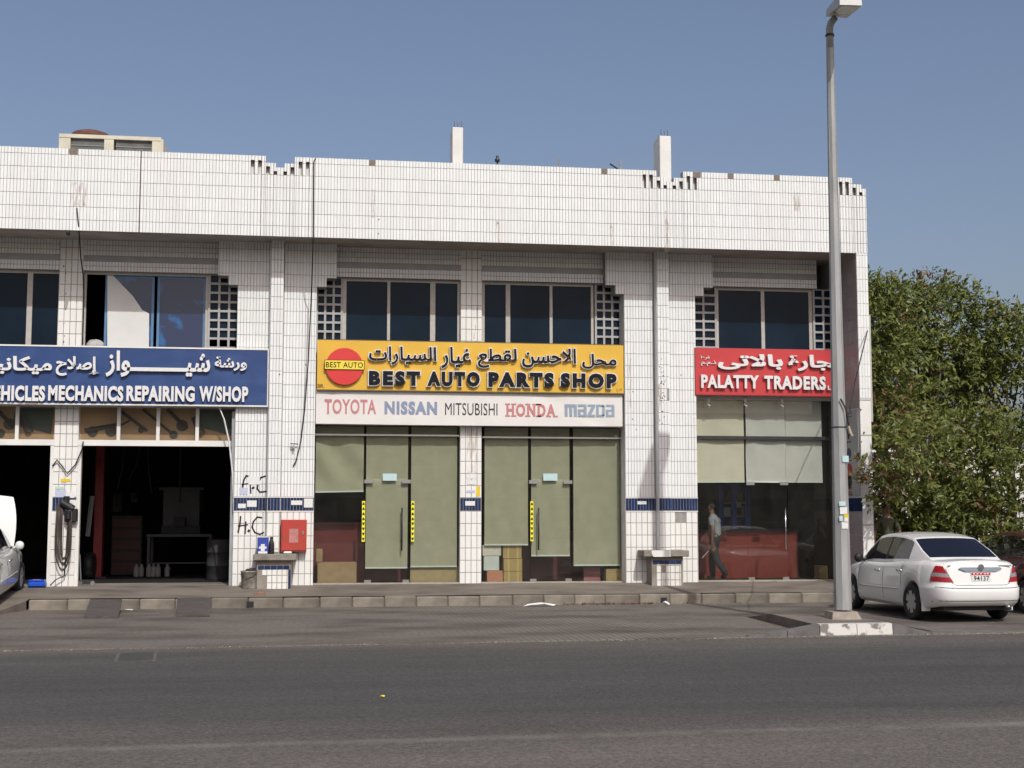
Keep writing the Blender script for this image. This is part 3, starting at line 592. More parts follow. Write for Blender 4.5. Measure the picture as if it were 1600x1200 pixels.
# roof pillars with starter bars ---------------------------------------------
for xa, xb, yt in ((706.9, 723.5, 198.7), (1031, 1048.7, 212.2)):
    Yc = -0.74; x0, x1 = P(xa, 240, Yc)[0], P(xb, 240, Yc)[0]; zt = P((xa + xb) / 2, yt, Yc)[2]
    c = MB(); c.bbox(x0, x1, Yc, Yc + 0.55, 7.9, zt, 0.01); cp = part('roof_column', c, M['whitepaint'], bld)
    for dx, dy, h in ((0.05, 0.06, 0.14), (0.12, 0.05, 0.11), (0.20, 0.07, 0.15), (0.07, 0.4, 0.12), (0.2, 0.42, 0.13)):
        r = MB(); r.tube([(x0 + dx, Yc + dy, zt - 0.02), (x0 + dx + random.uniform(-.01, .01), Yc + dy, zt + h)], 0.007, 5); part('reinforcing_bar', r, mat('rusty_bar', (0.14, 0.11, 0.09), 0.9), cp)
# garage openings: white lintels, jambs, transoms with display panels -------------
for (a, b_) in ((-8.25, -5.28), (-4.81, -1.65)):
    z0, z1 = PZz(697, 0.3, 240), PZz(688, 0.3, 240)
    f = MB(); f.box(a, b_, 0.27, 0.36, z0, z1); f.box(a, b_, 0.44, 0.5, z0, 4.2, 1)
    for xx in (a, b_): f.box(min(max(xx - 0.03, a), b_ - 0.07), min(max(xx - 0.03, a), b_ - 0.07) + 0.07, 0.28, 0.40, 0.33, z0)
    lf = part('garage_transom', f, [M['whitepaint'], mat('tan_display_panel', (0.47, 0.30, 0.165), 0.7, col2=(0.36, 0.23, 0.135), scale=1.5, stretch=(1, 1, 2))], bld)
    n = 4; w_ = (b_ - a) / n
    for i in range(1, n): q = MB(); q.box(a + i * w_ - 0.035, a + i * w_ + 0.035, 0.275, 0.35, z1, 3.98); part('mullion', q, M['whitepaint'], lf)
    for i in range(n): q = MB(); q.box(a + i * w_ + 0.035, a + (i + 1) * w_ - 0.035, 0.31, 0.316, z1, 3.98); part('pane', q, M['shopglass'], lf)
    # printed car parts on the display panel: shafts, hubs, a coil spring and a windscreen
    q = MB(); yy = 0.43
    def rod(x0, z0_, x1, z1_, r): q.tube([(x0, yy, z0_), (x1, yy, z1_)], r, 6)
    def ring(x, z, r, r2): q.lathe([(r2, -0.006), (r, -0.006), (r, 0.006), (r2, 0.006)], (x, yy, z), 'y', 16)
    o = a
    rod(o + 0.75, 3.95, o + 1.35, 3.50, 0.035); rod(o + 1.25, 3.95, o + 1.85, 3.45, 0.03); ring(o + 1.88, 3.43, 0.085, 0.03); ring(o + 1.22, 3.52, 0.06, 0.02)
    rod(o + 1.75, 3.95, o + 2.15, 3.55, 0.045); ring(o + 2.05, 3.62, 0.12, 0.0); rod(o + 2.3, 3.8, o + 2.45, 3.45, 0.09); rod(o + 0.1, 3.5, o + 0.75, 3.62, 0.05); ring(o + 0.25, 3.48, 0.11, 0.05); ring(o + 0.62, 3.5, 0.12, 0.0); rod(o + 0.62, 3.5, o + 1.0, 3.72, 0.02)
    part('printed_car_parts', q, mat('print_dark', (0.06, 0.055, 0.05), 0.6, var=0.4, scale=8), lf)
    q = MB(); q.prism([(b_ - 0.82, 3.95), (b_ - 0.85, 3.7), (b_ - 0.7, 3.58), (b_ - 0.1, 3.42), (b_ - 0.06, 3.95)], yy - 0.01, yy); part('printed_windscreen', recalc(q), mat('print_green', (0.045, 0.07, 0.055), 0.5), lf)
s = MB(); s.box(P(364, 800, 0.2)[0] - 0.05, -1.655, 0.10, 0.24, 0.33, 3.9); part('steel_jamb', s, mat('grey_steel', (0.33, 0.35, 0.37), 0.5, var=0.2), bld)
# ------------------------------------------------------------------ shop fronts
X45 = lambda x: P(x, 800, 0.40)[0]
SILL = 0.352
sl = MB(); sl.box(-0.03, 3.04, 0.20, 0.46, 0.2, SILL); sl.box(3.49, 6.57, 0.20, 0.46, 0.2, SILL); sl.box(8.15, 11.45, 0.20, 0.46, 0.2, SILL); part('sill', sl, mat('pale_sill_stone', (0.40, 0.36, 0.31), 0.8, var=0.3, scale=6), bld)
def sheet(x0, x1, z0, z1, y=0.40, name='shop_window', parent=None, th=0.01):
    q = MB(); q.box(x0, x1, y, y + th, z0, z1); return part(name, q, M['shopglass'], parent or bld)
def rail(x0, x1, z0, z1, y0=0.375, y1=0.435, m='steel'):
    q = MB(); q.box(x0, x1, y0, y1, z0, z1); part('glazing_rail', q, M[m], bld)
def glass_door(x0, x1, z1, ztop, handle_x, caution=True, sticker=True, dark=True):
    dm = M['darkmetal']; d = sheet(x0 + 0.006, x1 - 0.006, SILL + 0.012, z1, 0.40, 'glass_door')
    for xx in (x0, x1):
        for za, zb in ((z1 - 0.045, z1 + 0.035),):
            q = MB(); q.bbox(xx - 0.02, xx + 0.17, 0.385, 0.425, za, zb, 0.006) if xx == x0 else q.bbox(xx - 0.17, xx + 0.02, 0.385, 0.425, za, zb, 0.006); part('patch_fitting', q, M['steel'], d)
        q = MB(); (q.bbox(xx, xx + 0.14, 0.385, 0.425, SILL, SILL + 0.06, 0.005) if xx == x0 else q.bbox(xx - 0.14, xx, 0.385, 0.425, SILL, SILL + 0.06, 0.005)); part('patch_fitting', q, M['steel'], d)
    h = MB(); zA, zB = 1.02, 1.92
    h.tube([(handle_x, 0.35, zA), (handle_x, 0.35, zB)], 0.017, 8)
    for z in (zA + 0.1, zB - 0.1): h.tube([(handle_x, 0.35, z), (handle_x, 0.40, z)], 0.010, 6)
    part('door_handle', h, dm if dark else M['chrome'], d, smooth=True)
    return d
ZD = PZz(752, 0.40, 610)
for (fx, dx, bx, zr) in (((490, 570, 640, 717.5), (628, 566, 643), 682, 682), ((753.5, 828, 893, 972), (841, 829, None), 684, 684)):
    x0, xa, xb, x1 = [X45(v) for v in fx]; x0 = max(x0, -0.028 if fx[0] < 600 else 3.493); x1 = min(x1, 3.038 if fx[0] < 600 else 6.568)
    zt = PZz(zr, 0.40, 700)
    sheet(x0, xa - 0.006, SILL, zt); sheet(xb + 0.006, x1, SILL, zt); sheet(xa, xb, ZD + 0.055, zt)
    dr = glass_door(xa, xb, ZD, zt, X45(dx[0]))
    rail(x0, x1, zt, zt + 0.035)
    for a_, b_ in ((x0, xa), (xa, xb), (xb, x1)): sheet(a_ + 0.004, b_ - 0.004, zt + 0.035, 3.66)
    # caution strips: black arrows on yellow
    for cxp in dx[1:]:
        if cxp is None: continue
        cx = X45(cxp + 2.0); z0, z1 = PZz(846, 0.39, 700), PZz(783, 0.39, 700)
        c = MB(); c.box(cx - 0.032, cx + 0.032, 0.392, 0.395, z0, z1, 0); n = 8; st = (z1 - z0) / n
        for i in range(n):
            zc = z0 + (i + 0.5) * st; up = 1 if i >= n / 2 else -1
            c.add([(cx - 0.028, 0.3905, zc - up * 0.030), (cx + 0.028, 0.3905, zc - up * 0.030), (cx + 0.012, 0.3905, zc + up * 0.025), (cx - 0.012, 0.3905, zc + up * 0.025)], [(0, 1, 2, 3) if up > 0 else (3, 2, 1, 0)], 1)
        part('caution_strip', c, [mat('caution_yellow', (0.82, 0.75, 0.03), 0.5), M['black']], dr)
    sx0, sx1 = (598, 620) if fx[0] < 600 else (849, 871)
    q = MB(); a4 = pbox(sx0, sx1, 740, 751, 0.39); q.box(a4[0], a4[1], 0.392, 0.395, a4[2], a4[3]); part('paper_notice', q, M['bluepaper'], dr)
# right shop
x0, x1 = 8.155, 11.445; zt = PZz(687, 0.40, 1190); zdr = PZz(755, 0.40, 1190)
xa, xb = X45(1168), X45(1231)
sheet(x0, xa - 0.006, SILL, zt); sheet(xb + 0.006, x1, SILL, zt); sheet(xa, xb, zdr + 0.05, zt); rail(x0, x1, zt, zt + 0.075, 0.37, 0.44, 'darkmetal')
d = glass_door(xa, xb, zdr, zt, X45(1226), dark=False)
sheet(x0, X45(1165) - 0.004, zt + 0.075, 4.3); sheet(X45(1165) + 0.004, x1, zt + 0.075, 4.3)
q = MB(); q.tube([(X45(1096), 0.38, PZz(872, 0.38, 1100)), (X45(1105), 0.36, PZz(861, 0.36, 1100))], 0.012, 6); part('door_handle', q, M['chrome'], d)

# rust runs, fixing holes and chips on the facade
rust = bpy.data.materials.new('rust_run'); rust.use_nodes = True; nt = rust.node_tree; b_ = nt.nodes['Principled BSDF']; b_.inputs['Base Color'].default_value = (0.36, 0.22, 0.12, 1); b_.inputs['Roughness'].default_value = 0.7
tr_ = nt.nodes.new('ShaderNodeBsdfTransparent'); mx_ = nt.nodes.new('ShaderNodeMixShader'); nz = nt.nodes.new('ShaderNodeTexNoise'); nz.inputs['Scale'].default_value = 5; nz.inputs['Detail'].default_value = 6
tc_ = nt.nodes.new('ShaderNodeTexCoord'); mp_ = nt.nodes.new('ShaderNodeMapping'); mp_.inputs['Scale'].default_value = (6, 1, 0.8); nt.links.new(tc_.outputs['Object'], mp_.inputs[0]); nt.links.new(mp_.outputs[0], nz.inputs['Vector'])
rr_ = nt.nodes.new('ShaderNodeMapRange'); rr_.inputs['From Min'].default_value = 0.45; rr_.inputs['From Max'].default_value = 0.75; rr_.inputs['To Max'].default_value = 0.55; nt.links.new(nz.outputs[0], rr_.inputs[0]); nt.links.new(rr_.outputs[0], mx_.inputs[0]); nt.links.new(tr_.outputs[0], mx_.inputs[1]); nt.links.new(b_.outputs[0], mx_.inputs[2]); nt.links.new(mx_.outputs[0], nt.nodes['Material Output'].inputs[0])
q = MB()
for x0, x1, y0, y1, Y in ((775, 782, 345, 380, PY), (953, 959, 350, 383, PY), (1038, 1046, 330, 394, PY), (110, 135, 285, 322, PY), (580, 586, 296, 340, PY), (1028, 1034, 600, 660, -0.26), (982, 987, 560, 640, 0.0), (730, 745, 670, 740, 0.26), (740, 748, 480, 530, 0.26), (425, 433, 700, 770, 0.0), (1240, 1250, 300, 330, PY)):
    a_ = pbox(x0, x1, y0, y1, Y); q.quad((a_[0], Y - 0.004, a_[2]), (a_[1], Y - 0.004, a_[2]), (a_[1], Y - 0.004, a_[3]), (a_[0], Y - 0.004, a_[3]))
part('rust_run', q, rust, bld, kind='stuff')
q = MB()
spots = [(101 + random.uniform(-3, 4), y, 0.26, random.uniform(.008, .018)) for y in (416, 427, 438, 459, 483, 505, 525, 534)] + [(random.gauss(1035, 2.5), random.uniform(560, 662), -0.26, random.uniform(.006, .012)) for _ in range(34)] + [(592, 343, PY, .012), (591, 365, PY, .012), (778, 349, PY, .012), (955, 355, PY, .01), (388, 545, 0, .012), (989, 612, 0, .012), (988, 655, 0, .012), (994, 671, 0, .01), (1064, 586, 0, .012), (1345, 640, PY, .016), (1350, 676, PY, .02), (1346, 690, PY, .012), (1349, 742, PY, .014), (437, 585, -.26, .012), (478, 570, 0, .014)]
for x, y, Y, r_ in spots:
    c = P(x, y, Y); q.add([(c[0] + r_ * math.cos(k * math.pi / 3), Y - 0.0045, c[2] + r_ * 1.3 * math.sin(k * math.pi / 3)) for k in range(6)], [(0, 1, 2, 3, 4, 5)])
part('fixing_hole', q, M['black'], bld, kind='stuff')
# ------------------------------------------------------------------ signs
M['letterwhite'] = mat('white_acrylic_letter', (0.70, 0.70, 0.70), 0.4, var=0.08, scale=10)
M['letterblack'] = mat('black_acrylic_letter', (0.010, 0.011, 0.016), 0.6, var=0.2, scale=10, spec=0.15)
# blue workshop sign
YB = -0.13
bs = thing('blue_sign', 'long blue sign with white raised letters over the garage doors', 'sign', (-5, -0.1, 4.0))
zt, zb = 5.19, 3.985; xr = P(420, 590, YB)[0]; xl = -8.88
q = MB(); q.box(xl + 0.03, xr - 0.03, YB, -0.02, zb + 0.03, zt - 0.03); part('panel', q, mat('scuffed_blue_panel', (0.012, 0.044, 0.160), 0.45, col2=(0.030, 0.075, 0.215), scale=2.0, thr=(0.45, 0.8), detail=8, stretch=(1, 1, 1.6)), bs)
q = MB(); q.box(xl, xr, YB - 0.012, -0.02, zt - 0.03, zt); q.box(xl, xr, YB - 0.012, -0.02, zb, zb + 0.03); q.box(xr - 0.03, xr, YB - 0.012, -0.02, zb + 0.03, zt - 0.03); q.box(xl, xl + 0.03, YB - 0.012, -0.02, zb + 0.03, zt - 0.03); part('frame', q, M['whitepaint'], bs)
def zx(z, o): return lambda a, b: (o[0] + a / z, o[1] + b / z)
def tb(z, ox, oy, x0, x1, y0, y1, Y): return pbox(ox + x0 / z, ox + x1 / z, oy + y0 / z, oy + y1 / z, Y)
YL = YB - 0.075
for w_, x0, x1, y0, y1, b_ in (('ورشة', 1248, 1435, 65, 146, 0.03), ('شيـــــــــواز', 615, 1222, 32, 184, 0.03), ('إصلاح', 325, 580, 62, 176, 0.03), ('ميكانيكا', -128, 302, 60, 165, 0.03), ('السيارات', -520, -170, 60, 165, 0.03)):
    write(w_, b_, tb(3.721, 0, 540, x0, x1, y0, y1, YL), YL, YL + 0.045, M['letterwhite'], bs, 'raised_word', 'word', arabic=True)
for w_, x0, x1, y0, y1 in (('VEHICLES', -92, 262, 231, 322), ('MECHANICS', 280, 717, 232, 323), ('REPAIRING', 735, 1132, 234, 325), ('W/SHOP', 1158, 1443, 236, 327)):
    write(w_, 0.045, tb(3.721, 0, 540, x0, x1, y0, y1, YL), YL, YL + 0.045, M['letterwhite'], bs, 'raised_letter', 'letter', spacing=0.05)
# yellow sign
YY = -0.02
ys = thing('yellow_sign', 'yellow sign with black outlined letters and a red disc above the blinds', 'sign', (3.2, 0, 4.35))
a = pbox(495.5, 974.3, 535, 611.3, YY); q = MB(); q.box(a[0], a[1], YY, YY + 0.10, a[2], a[3])
part('panel', q, mat('amber_panel', (0.68, 0.41, 0.04), 0.45, var=0.10, scale=1.2), ys)
q = MB(); q.box(a[0], a[1], YY - 0.006, YY + 0.11, a[2] - 0.022, a[2] - 0.001); q.box(a[0], a[1], YY - 0.006, YY + 0.11, a[3] + 0.001, a[3] + 0.012); part('frame', q, mat('bronze_edge', (0.12, 0.085, 0.04), 0.5), ys)
zz = 3.265
def yb(x0, x1, y0, y1, Y): return tb(zz, 490, 530, x0, x1, y0, y1, Y)
for w_, x0, x1, y0, y1 in (('محل', 1370, 1545, 75, 150), ('الاحسن', 1064, 1338, 46, 145), ('لقطع', 838, 1036, 48, 145), ('غيار', 652, 803, 40, 148), ('السيارات', 283, 626, 38, 130)):
    b1 = yb(x0, x1, y0, y1, YY - 0.07); k = 0.02
    write(w_, 0.055, (b1[0] - k, b1[1] + k, b1[2] - k, b1[3] + k), YY - 0.07, YY - 0.02, M['letterwhite'], ys, 'letter_outline', 'word', arabic=True)
    write(w_, 0.017, b1, YY - 0.085, YY - 0.071, M['letterblack'], ys, 'raised_word', 'word', arabic=True)
for w_, x0, x1, y0, y1 in (('BEST', 282, 543, 162, 236), ('AUTO', 580, 848, 165, 240), ('PARTS', 892, 1226, 169, 245), ('SHOP', 1260, 1546, 174, 249)):
    b1 = yb(x0, x1, y0, y1, YY - 0.07); k = 0.022
    write(w_, 0.098, (b1[0] - k, b1[1] + k, b1[2] - k, b1[3] + k), YY - 0.07, YY - 0.02, M['letterwhite'], ys, 'letter_outline', 'letter', spacing=0.17)
    write(w_, 0.066, b1, YY - 0.085, YY - 0.071, M['letterblack'], ys, 'raised_letter', 'letter', spacing=0.17)
c = yb(60, 254, 42, 236, YY - 0.05); cx, cz = (c[0] + c[1]) / 2, (c[2] + c[3]) / 2; rr = (c[1] - c[0]) / 2 * 0.98
q = MB(); q.lathe([(0.001, -0.03), (rr, -0.03), (rr, 0.03), (0.001, 0.03)], (cx, YY - 0.045, cz), 'y', 40); part('red_disc', recalc(q), mat('red_disc', (0.62, 0.035, 0.035), 0.4, var=0.08), ys)
c = yb(55, 260, 106, 156, YY - 0.09); q = MB(); q.box(c[0], c[1], YY - 0.090, YY - 0.076, c[2], c[3]); part('disc_bar_edge', q, M['letterblack'], ys)
q = MB(); q.box(c[0] + 0.012, c[1] - 0.012, YY - 0.094, YY - 0.0905, c[2] + 0.012, c[3] - 0.012); part('disc_bar', q, mat('lemon_panel', (0.78, 0.60, 0.05), 0.45), ys)
write('BEST AUTO', 0.008, yb(63, 252, 117, 145, YY - 0.095), YY - 0.097, YY - 0.0945, M['letterblack'], ys, 'printed_word', 'word', spacing=0.03)
write('BR.', 0.01, yb(20, 54, 229, 249, YY), YY - 0.003, YY - 0.0005, M['letterblack'], ys, 'printed_word', 'word')
write('فرع', 0.0, yb(1545, 1572, 248, 270, YY), YY - 0.003, YY - 0.0005, mat('brown_ink', (0.2, 0.1, 0.03), 0.6), ys, 'printed_word', 'word', arabic=True)
# white banner with car makers' names
YW = 0.045
bn = thing('white_banner', 'white vinyl banner with five faded car maker names under the yellow sign', 'banner', (3.2, 0, 3.65))
a = pbox(493.5, 972.5, 617, 664, YW); rows = []
for r in range(7):
    fz = r / 6; rows.append([(a[0] + (a[1] - a[0]) * i / 80, YW + 0.002 * math.sin(i * 0.21 + r) * (1 - abs(2 * fz - 1)) + 0.014 * math.exp(-(((i - 76 + 3 * r) / 2.5) ** 2)) + 0.012 * math.exp(-(((i - 1 - 0.6 * r) / 1.3) ** 2)), a[2] + (a[3] - a[2] + 0.06) * fz - 0.012 * math.sin(math.pi * i / 80) * (1 - fz)) for i in range(81)])
q = MB(); q.grid(rows); part('cloth', q, mat('banner_vinyl', (0.70, 0.675, 0.65), 0.55, var=0.08, scale=2), bn, smooth=True)
q = MB(); q.box(a[0], a[1], YW + 0.02, YW + 0.06, a[2] - 0.005, a[3] + 0.1); part('backing', q, M['alu'], bn)
fr_, fb_, fk_ = mat('faded_red_ink', (0.52, 0.20, 0.20), 0.6, var=0.12, scale=15), mat('faded_blue_ink', (0.22, 0.27, 0.39), 0.6, var=0.12, scale=15), mat('black_ink', (0.02, 0.02, 0.022), 0.6)
fm_ = mat('faded_slate_ink', (0.26, 0.33, 0.41), 0.6, var=0.12, scale=15)
YT = YW - 0.0055
write('TOYOTA', 0.022, yb(56, 319, 306, 382, YT), YT - 0.001, YT, fr_, bn, 'printed_word', 'word', spacing=0.04)
write('NISSAN', 0.05, yb(362, 630, 317, 385, YT), YT - 0.001, YT, fb_, bn, 'printed_word', 'word', spacing=0.09)
write('MITSUBISHI', 0.0, yb(671, 938, 326, 388, YT), YT - 0.001, YT, fk_, bn, 'printed_word', 'word', spacing=0.02)
write('HONDA', 0.04, yb(984, 1234, 329, 396, YT), YT - 0.001, YT, fr_, bn, 'printed_word', 'word', spacing=0.13)
hb = yb(978, 1240, 329, 396, YT); q = MB(); W_ = hb[1] - hb[0]; H_ = hb[3] - hb[2]
for fx, tb_ in ((0.045, 'tb'), (0.165, 'tb'), (0.435, 'tb'), (0.575, 't'), (0.645, 'tb'), (0.84, 'b'), (0.975, 'b')):
    for e in tb_:
        z = hb[3] - 0.03 if e == 't' else hb[2]; q.box(hb[0] + W_ * fx - 0.055, hb[0] + W_ * fx + 0.055, YT - 0.0014, YT, z, z + 0.03)
part('letter_serif', q, fr_, bn)
mz = yb(1281, 1535, 333, 396, YT); q = MB(); W_ = (mz[1] - mz[0]) / 18.9; H_ = (mz[3] - mz[2]) / 6.0
def mzr(x0, x1, z0, z1): q.box(mz[0] + x0 * W_, mz[0] + x1 * W_, YT - 0.001, YT, mz[2] + z0 * H_, mz[2] + z1 * H_)
mzr(0, 1.1, 0, 6); mzr(1.1, 4.6, 4.7, 6); mzr(1.75, 2.85, 0, 4.7); mzr(3.5, 4.6, 0, 4.7)                          # m
for o_ in (5.0, 15.6): mzr(o_, o_ + 3.2, 4.9, 6); mzr(o_ + 2.2, o_ + 3.3, 0, 4.9); mzr(o_, o_ + 2.2, 2.5, 3.6); mzr(o_, o_ + 1.0, 1.1, 2.5); mzr(o_, o_ + 2.2, 0, 1.1)   # a
mzr(8.7, 11.6, 4.9, 6); mzr(8.6, 11.5, 0, 1.1); q.add([(mz[0] + x * W_, YT - 0.001, mz[2] + z * H_) for x, z in ((8.6, 1.1), (10.0, 1.1), (11.6, 4.9), (10.2, 4.9))], [(0, 1, 2, 3)])   # z
mzr(11.9, 14.9, 4.9, 6); mzr(11.9, 12.9, 1.1, 4.9); mzr(11.9, 14.9, 0, 1.1); mzr(14.2, 15.2, 0.5, 5.5)         # d
part('printed_word', q, fm_, bn)
# red sign
YR = -0.02
rs = thing('red_sign', 'red sign with white raised letters partly hidden by the lamp post', 'sign', (9.7, 0, 4.35))
a = pbox(1086.5, 1306, 545, 617.5, YR); q = MB(); q.box(a[0], 11.40, YR, YR + 0.12, a[2], a[3]); part('panel', q, mat('red_panel', (0.50, 0.038, 0.042), 0.4, var=0.08, scale=1.5), rs)
q = MB(); q.box(a[0], 11.40, YR - 0.004, YR + 0.13, a[2] - 0.02, a[2] - 0.001); q.box(a[0] - 0.012, a[0] - 0.001, YR - 0.004, YR + 0.13, a[2] - 0.02, a[3]); part('frame', q, mat('dark_red_edge', (0.16, 0.015, 0.015), 0.5), rs)
zz2 = 4.286
def rb(x0, x1, y0, y1, Y): return tb(zz2, 1080, 540, x0, x1, y0, y1, Y)
YQ = YR - 0.08
write('بالاتى', 0.035, rb(180, 615, 56, 162, YQ), YQ, YQ + 0.05, M['letterwhite'], rs, 'raised_word', 'word', arabic=True)
write('تجارة', 0.035, rb(652, 1000, 62, 172, YQ), YQ, YQ + 0.05, M['letterwhite'], rs, 'raised_word', 'word', arabic=True)
write('فرع١', 0.01, rb(62, 122, 68, 98, YR), YR - 0.02, YR - 0.004, M['letterwhite'], rs, 'raised_word', 'word', arabic=True)
write('ذ.م.م', 0.015, rb(64, 165, 100, 138, YR), YR - 0.03, YR - 0.004, M['letterwhite'], rs, 'raised_word', 'word', arabic=True)
write('PALATTY', 0.04, rb(68, 455, 196, 285, YQ), YQ, YQ + 0.05, M['letterwhite'], rs, 'raised_letter', 'letter', spacing=0.06)
write('TRADERS', 0.04, rb(490, 902, 203, 295, YQ), YQ, YQ + 0.05, M['letterwhite'], rs, 'raised_letter', 'letter', spacing=0.06)
write('L.L.C', 0.02, rb(915, 1030, 268, 296, YQ), YQ, YQ + 0.05, M['letterwhite'], rs, 'raised_letter', 'letter', spacing=0.05)
for xx in (1107, 1165, 1222):        # spot lamps under the red sign
    c = P(xx, 632, 0.2); l = thing('spot_lamp', {1107: 'small bare spiral lamp under the red sign, leftmost of three', 1165: 'small bare spiral lamp under the red sign, middle of three', 1222: 'small bare spiral lamp under the red sign, nearest the lamp post'}[xx], 'lamp', (c[0], 0.2, 4.3), 'spot lamps under the red sign')
    q = MB(); q.tube([(c[0], 0.2, 4.36), (c[0], 0.2, 4.24)], 0.03, 10); part('socket', q, M['paper'], l, smooth=True)
    q = MB(); q.tube([(c[0] + 0.032 * math.cos(t), 0.2 + 0.032 * math.sin(t), 4.24 - 0.018 * t) for t in [i * 0.7 for i in range(12)]], 0.012, 6); part('bulb', q, M['paper'], l, smooth=True)
# makers' panel on the inner side of the end wall: pale board with emblems
lp = thing('logo_board', 'grey board with a column of car emblems on the end wall beside the lamp post', 'sign', (11.44, -0.4, 2.2))
q = MB(); q.box(11.436, 11.446, -0.92, 0.36, 2.17, 4.02); part('panel', q, mat('grey_board', (0.42, 0.42, 0.42), 0.5, var=0.06), lp)
def onfin(mb):                       # draw facing -x: (x, z) of the drawing -> y, z on the wall
    return [(11.4335 + p[1], -p[0], p[2]) for p in mb.v]
def emblem(mb, m, name='emblem'):
    o = MB(); o.v = onfin(mb); o.f = mb.f; o.m = mb.m; part(name, o, m, lp)
ek, er, eb = mat('emblem_dark', (0.03, 0.03, 0.035), 0.5), mat('emblem_red', (0.45, 0.02, 0.03), 0.5), mat('emblem_blue', (0.03, 0.05, 0.12), 0.5)
ec = 0.40
q = MB(); q.prism([(ec - 0.10, 3.62), (ec - 0.05, 3.62), (ec, 3.47), (ec + 0.05, 3.62), (ec + 0.10, 3.62), (ec + 0.03, 3.40), (ec - 0.03, 3.40)], 0, 0.002); emblem(recalc(q), ek)
q = MB(); q.lathe([(0.001, 0), (0.12, 0), (0.12, 0.002), (0.001, 0.002)], (ec, 0, 3.09), 'y', 24); emblem(q, eb)
q = MB(); q.lathe([(0.13, 0), (0.16, 0), (0.16, 0.002), (0.13, 0.002)], (ec, 0, 2.72), 'y', 24); emblem(q, er)
q = MB(); q.lathe([(0.11, 0), (0.125, 0), (0.125, 0.002), (0.11, 0.002)], (ec, 0, 2.48), 'y', 24); q.prism([(ec - 0.10, 2.52), (ec, 2.46), (ec + 0.10, 2.52), (ec, 2.435)], 0, 0.002); emblem(q, ek)
q = MB()
for ang in (90, 210, 330):
    a_ = R(ang); d = 0.062; cx_, cz_ = ec + d * math.cos(a_), 2.28 + d * math.sin(a_); ux, uz = math.cos(a_), math.sin(a_)
    q.prism([(cx_ + ux * 0.06, cz_ + uz * 0.06), (cx_ - uz * 0.034, cz_ + ux * 0.034), (cx_ - ux * 0.06, cz_ - uz * 0.06), (cx_ + uz * 0.034, cz_ - ux * 0.034)], 0, 0.002)
emblem(recalc(q), er)
q = MB()
for z in (3.33, 2.93, 2.555, 2.335, 2.19): q.box(ec - 0.13, ec + 0.13, 0, 0.002, z, z + 0.022)
for z in (3.95, 3.88): q.box(-0.2, 0.6, 0, 0.002, z, z + 0.015)
emblem(q, ek, 'printed_caption')

# ------------------------------------------------------------------ roller blinds behind the glass
def blind(x0, x1, z0, z1, col, label, y=0.475, skew=0.0, sag=0.0, group='roller blinds behind the shop glass'):
    t = thing('roller_blind', label, 'blind', ((x0 + x1) / 2, y, z0), group); rows = []
    for r in range(13):
        fz = r / 12
        rows.append([(x0 + (x1 - x0) * i / 16, y + 0.006 * math.sin(i * 0.7 + 2.2 * r * 0.3) + sag * math.sin(math.pi * fz) * math.sin(i * 0.5 + r * 0.55), z0 + skew * (i / 16 - 0.5) * (1 - fz) + (z1 - z0) * fz) for i in range(17)])
    q = MB(); q.grid(rows); part('cloth', q, col, t, smooth=True)
    q = MB(); q.add([(x0, y - 0.012, z0 - 0.03 - skew / 2), (x1, y - 0.012, z0 - 0.03 + skew / 2), (x1, y + 0.012, z0 - 0.03 + skew / 2), (x0, y + 0.012, z0 - 0.03 - skew / 2), (x0, y - 0.012, z0 - skew / 2), (x1, y - 0.012, z0 + skew / 2), (x1, y + 0.012, z0 + skew / 2), (x0, y + 0.012, z0 - skew / 2)], [(3, 2, 1, 0), (4, 5, 6, 7), (0, 1, 5, 4), (1, 2, 6, 5), (2, 3, 7, 6), (3, 0, 4, 7)])
    part('bottom_bar', q, mat('pale_blind_bar', (0.60, 0.66, 0.62), 0.5), t)
    q = MB(); q.tube([(x0, y + 0.02, z1), (x1, y + 0.02, z1)], 0.025, 10); part('roller', q, M['alu'], t)
olive = mat('olive_blind_cloth', (0.385, 0.385, 0.275), 0.8, var=0.10, scale=5, bump=0.15, bscale=14)
pale = mat('pale_blind_cloth', (0.66, 0.63, 0.52), 0.8, var=0.08, scale=3, bump=0.1, bscale=8)
grey = mat('grey_blind_cloth', (0.60, 0.60, 0.57), 0.8, var=0.08, scale=3, bump=0.1, bscale=8)
Zb = lambda y, x: P(x, y, 0.475)[2]
Xb = lambda x: P(x, 800, 0.475)[0]
blind(0.0, Xb(567.5), Zb(767, 530), 3.62, olive, 'olive roller blind left half raised and wrinkled above the dark red counter', skew=0.02, sag=0.05)
blind(Xb(571.5), Xb(637), Zb(886, 605), 3.62, olive, 'olive roller blind behind the left glass door')
blind(Xb(642), Xb(714), Zb(884, 680), 3.62, olive, 'olive roller blind between the left glass door and the slim tiled pillar')
blind(Xb(757), Xb(825), Zb(850, 790), 3.62, olive, 'olive roller blind raised above the white and striped cartons')
blind(Xb(830), Xb(890), Zb(867, 860), 3.62, olive, 'shorter olive roller blind behind the right glass door')
blind(Xb(896), Xb(968.5), Zb(882, 930), 3.62, olive, 'olive roller blind right of the right glass door beside the wide pier')
blind(8.18, Xb(1164), Zb(752, 1125), 4.28, pale, 'cream roller blind under the red sign, left one, above the walking man', skew=0.01, sag=0.015)
blind(Xb(1167), Xb(1229), Zb(752, 1200), 4.28, grey, 'pale grey roller blind above the right shop door', sag=0.02, skew=-0.01)
blind(Xb(1230), Xb(1287), Zb(752, 1260), 4.28, grey, 'pale grey roller blind nearest the lamp post under the red sign', y=0.50)

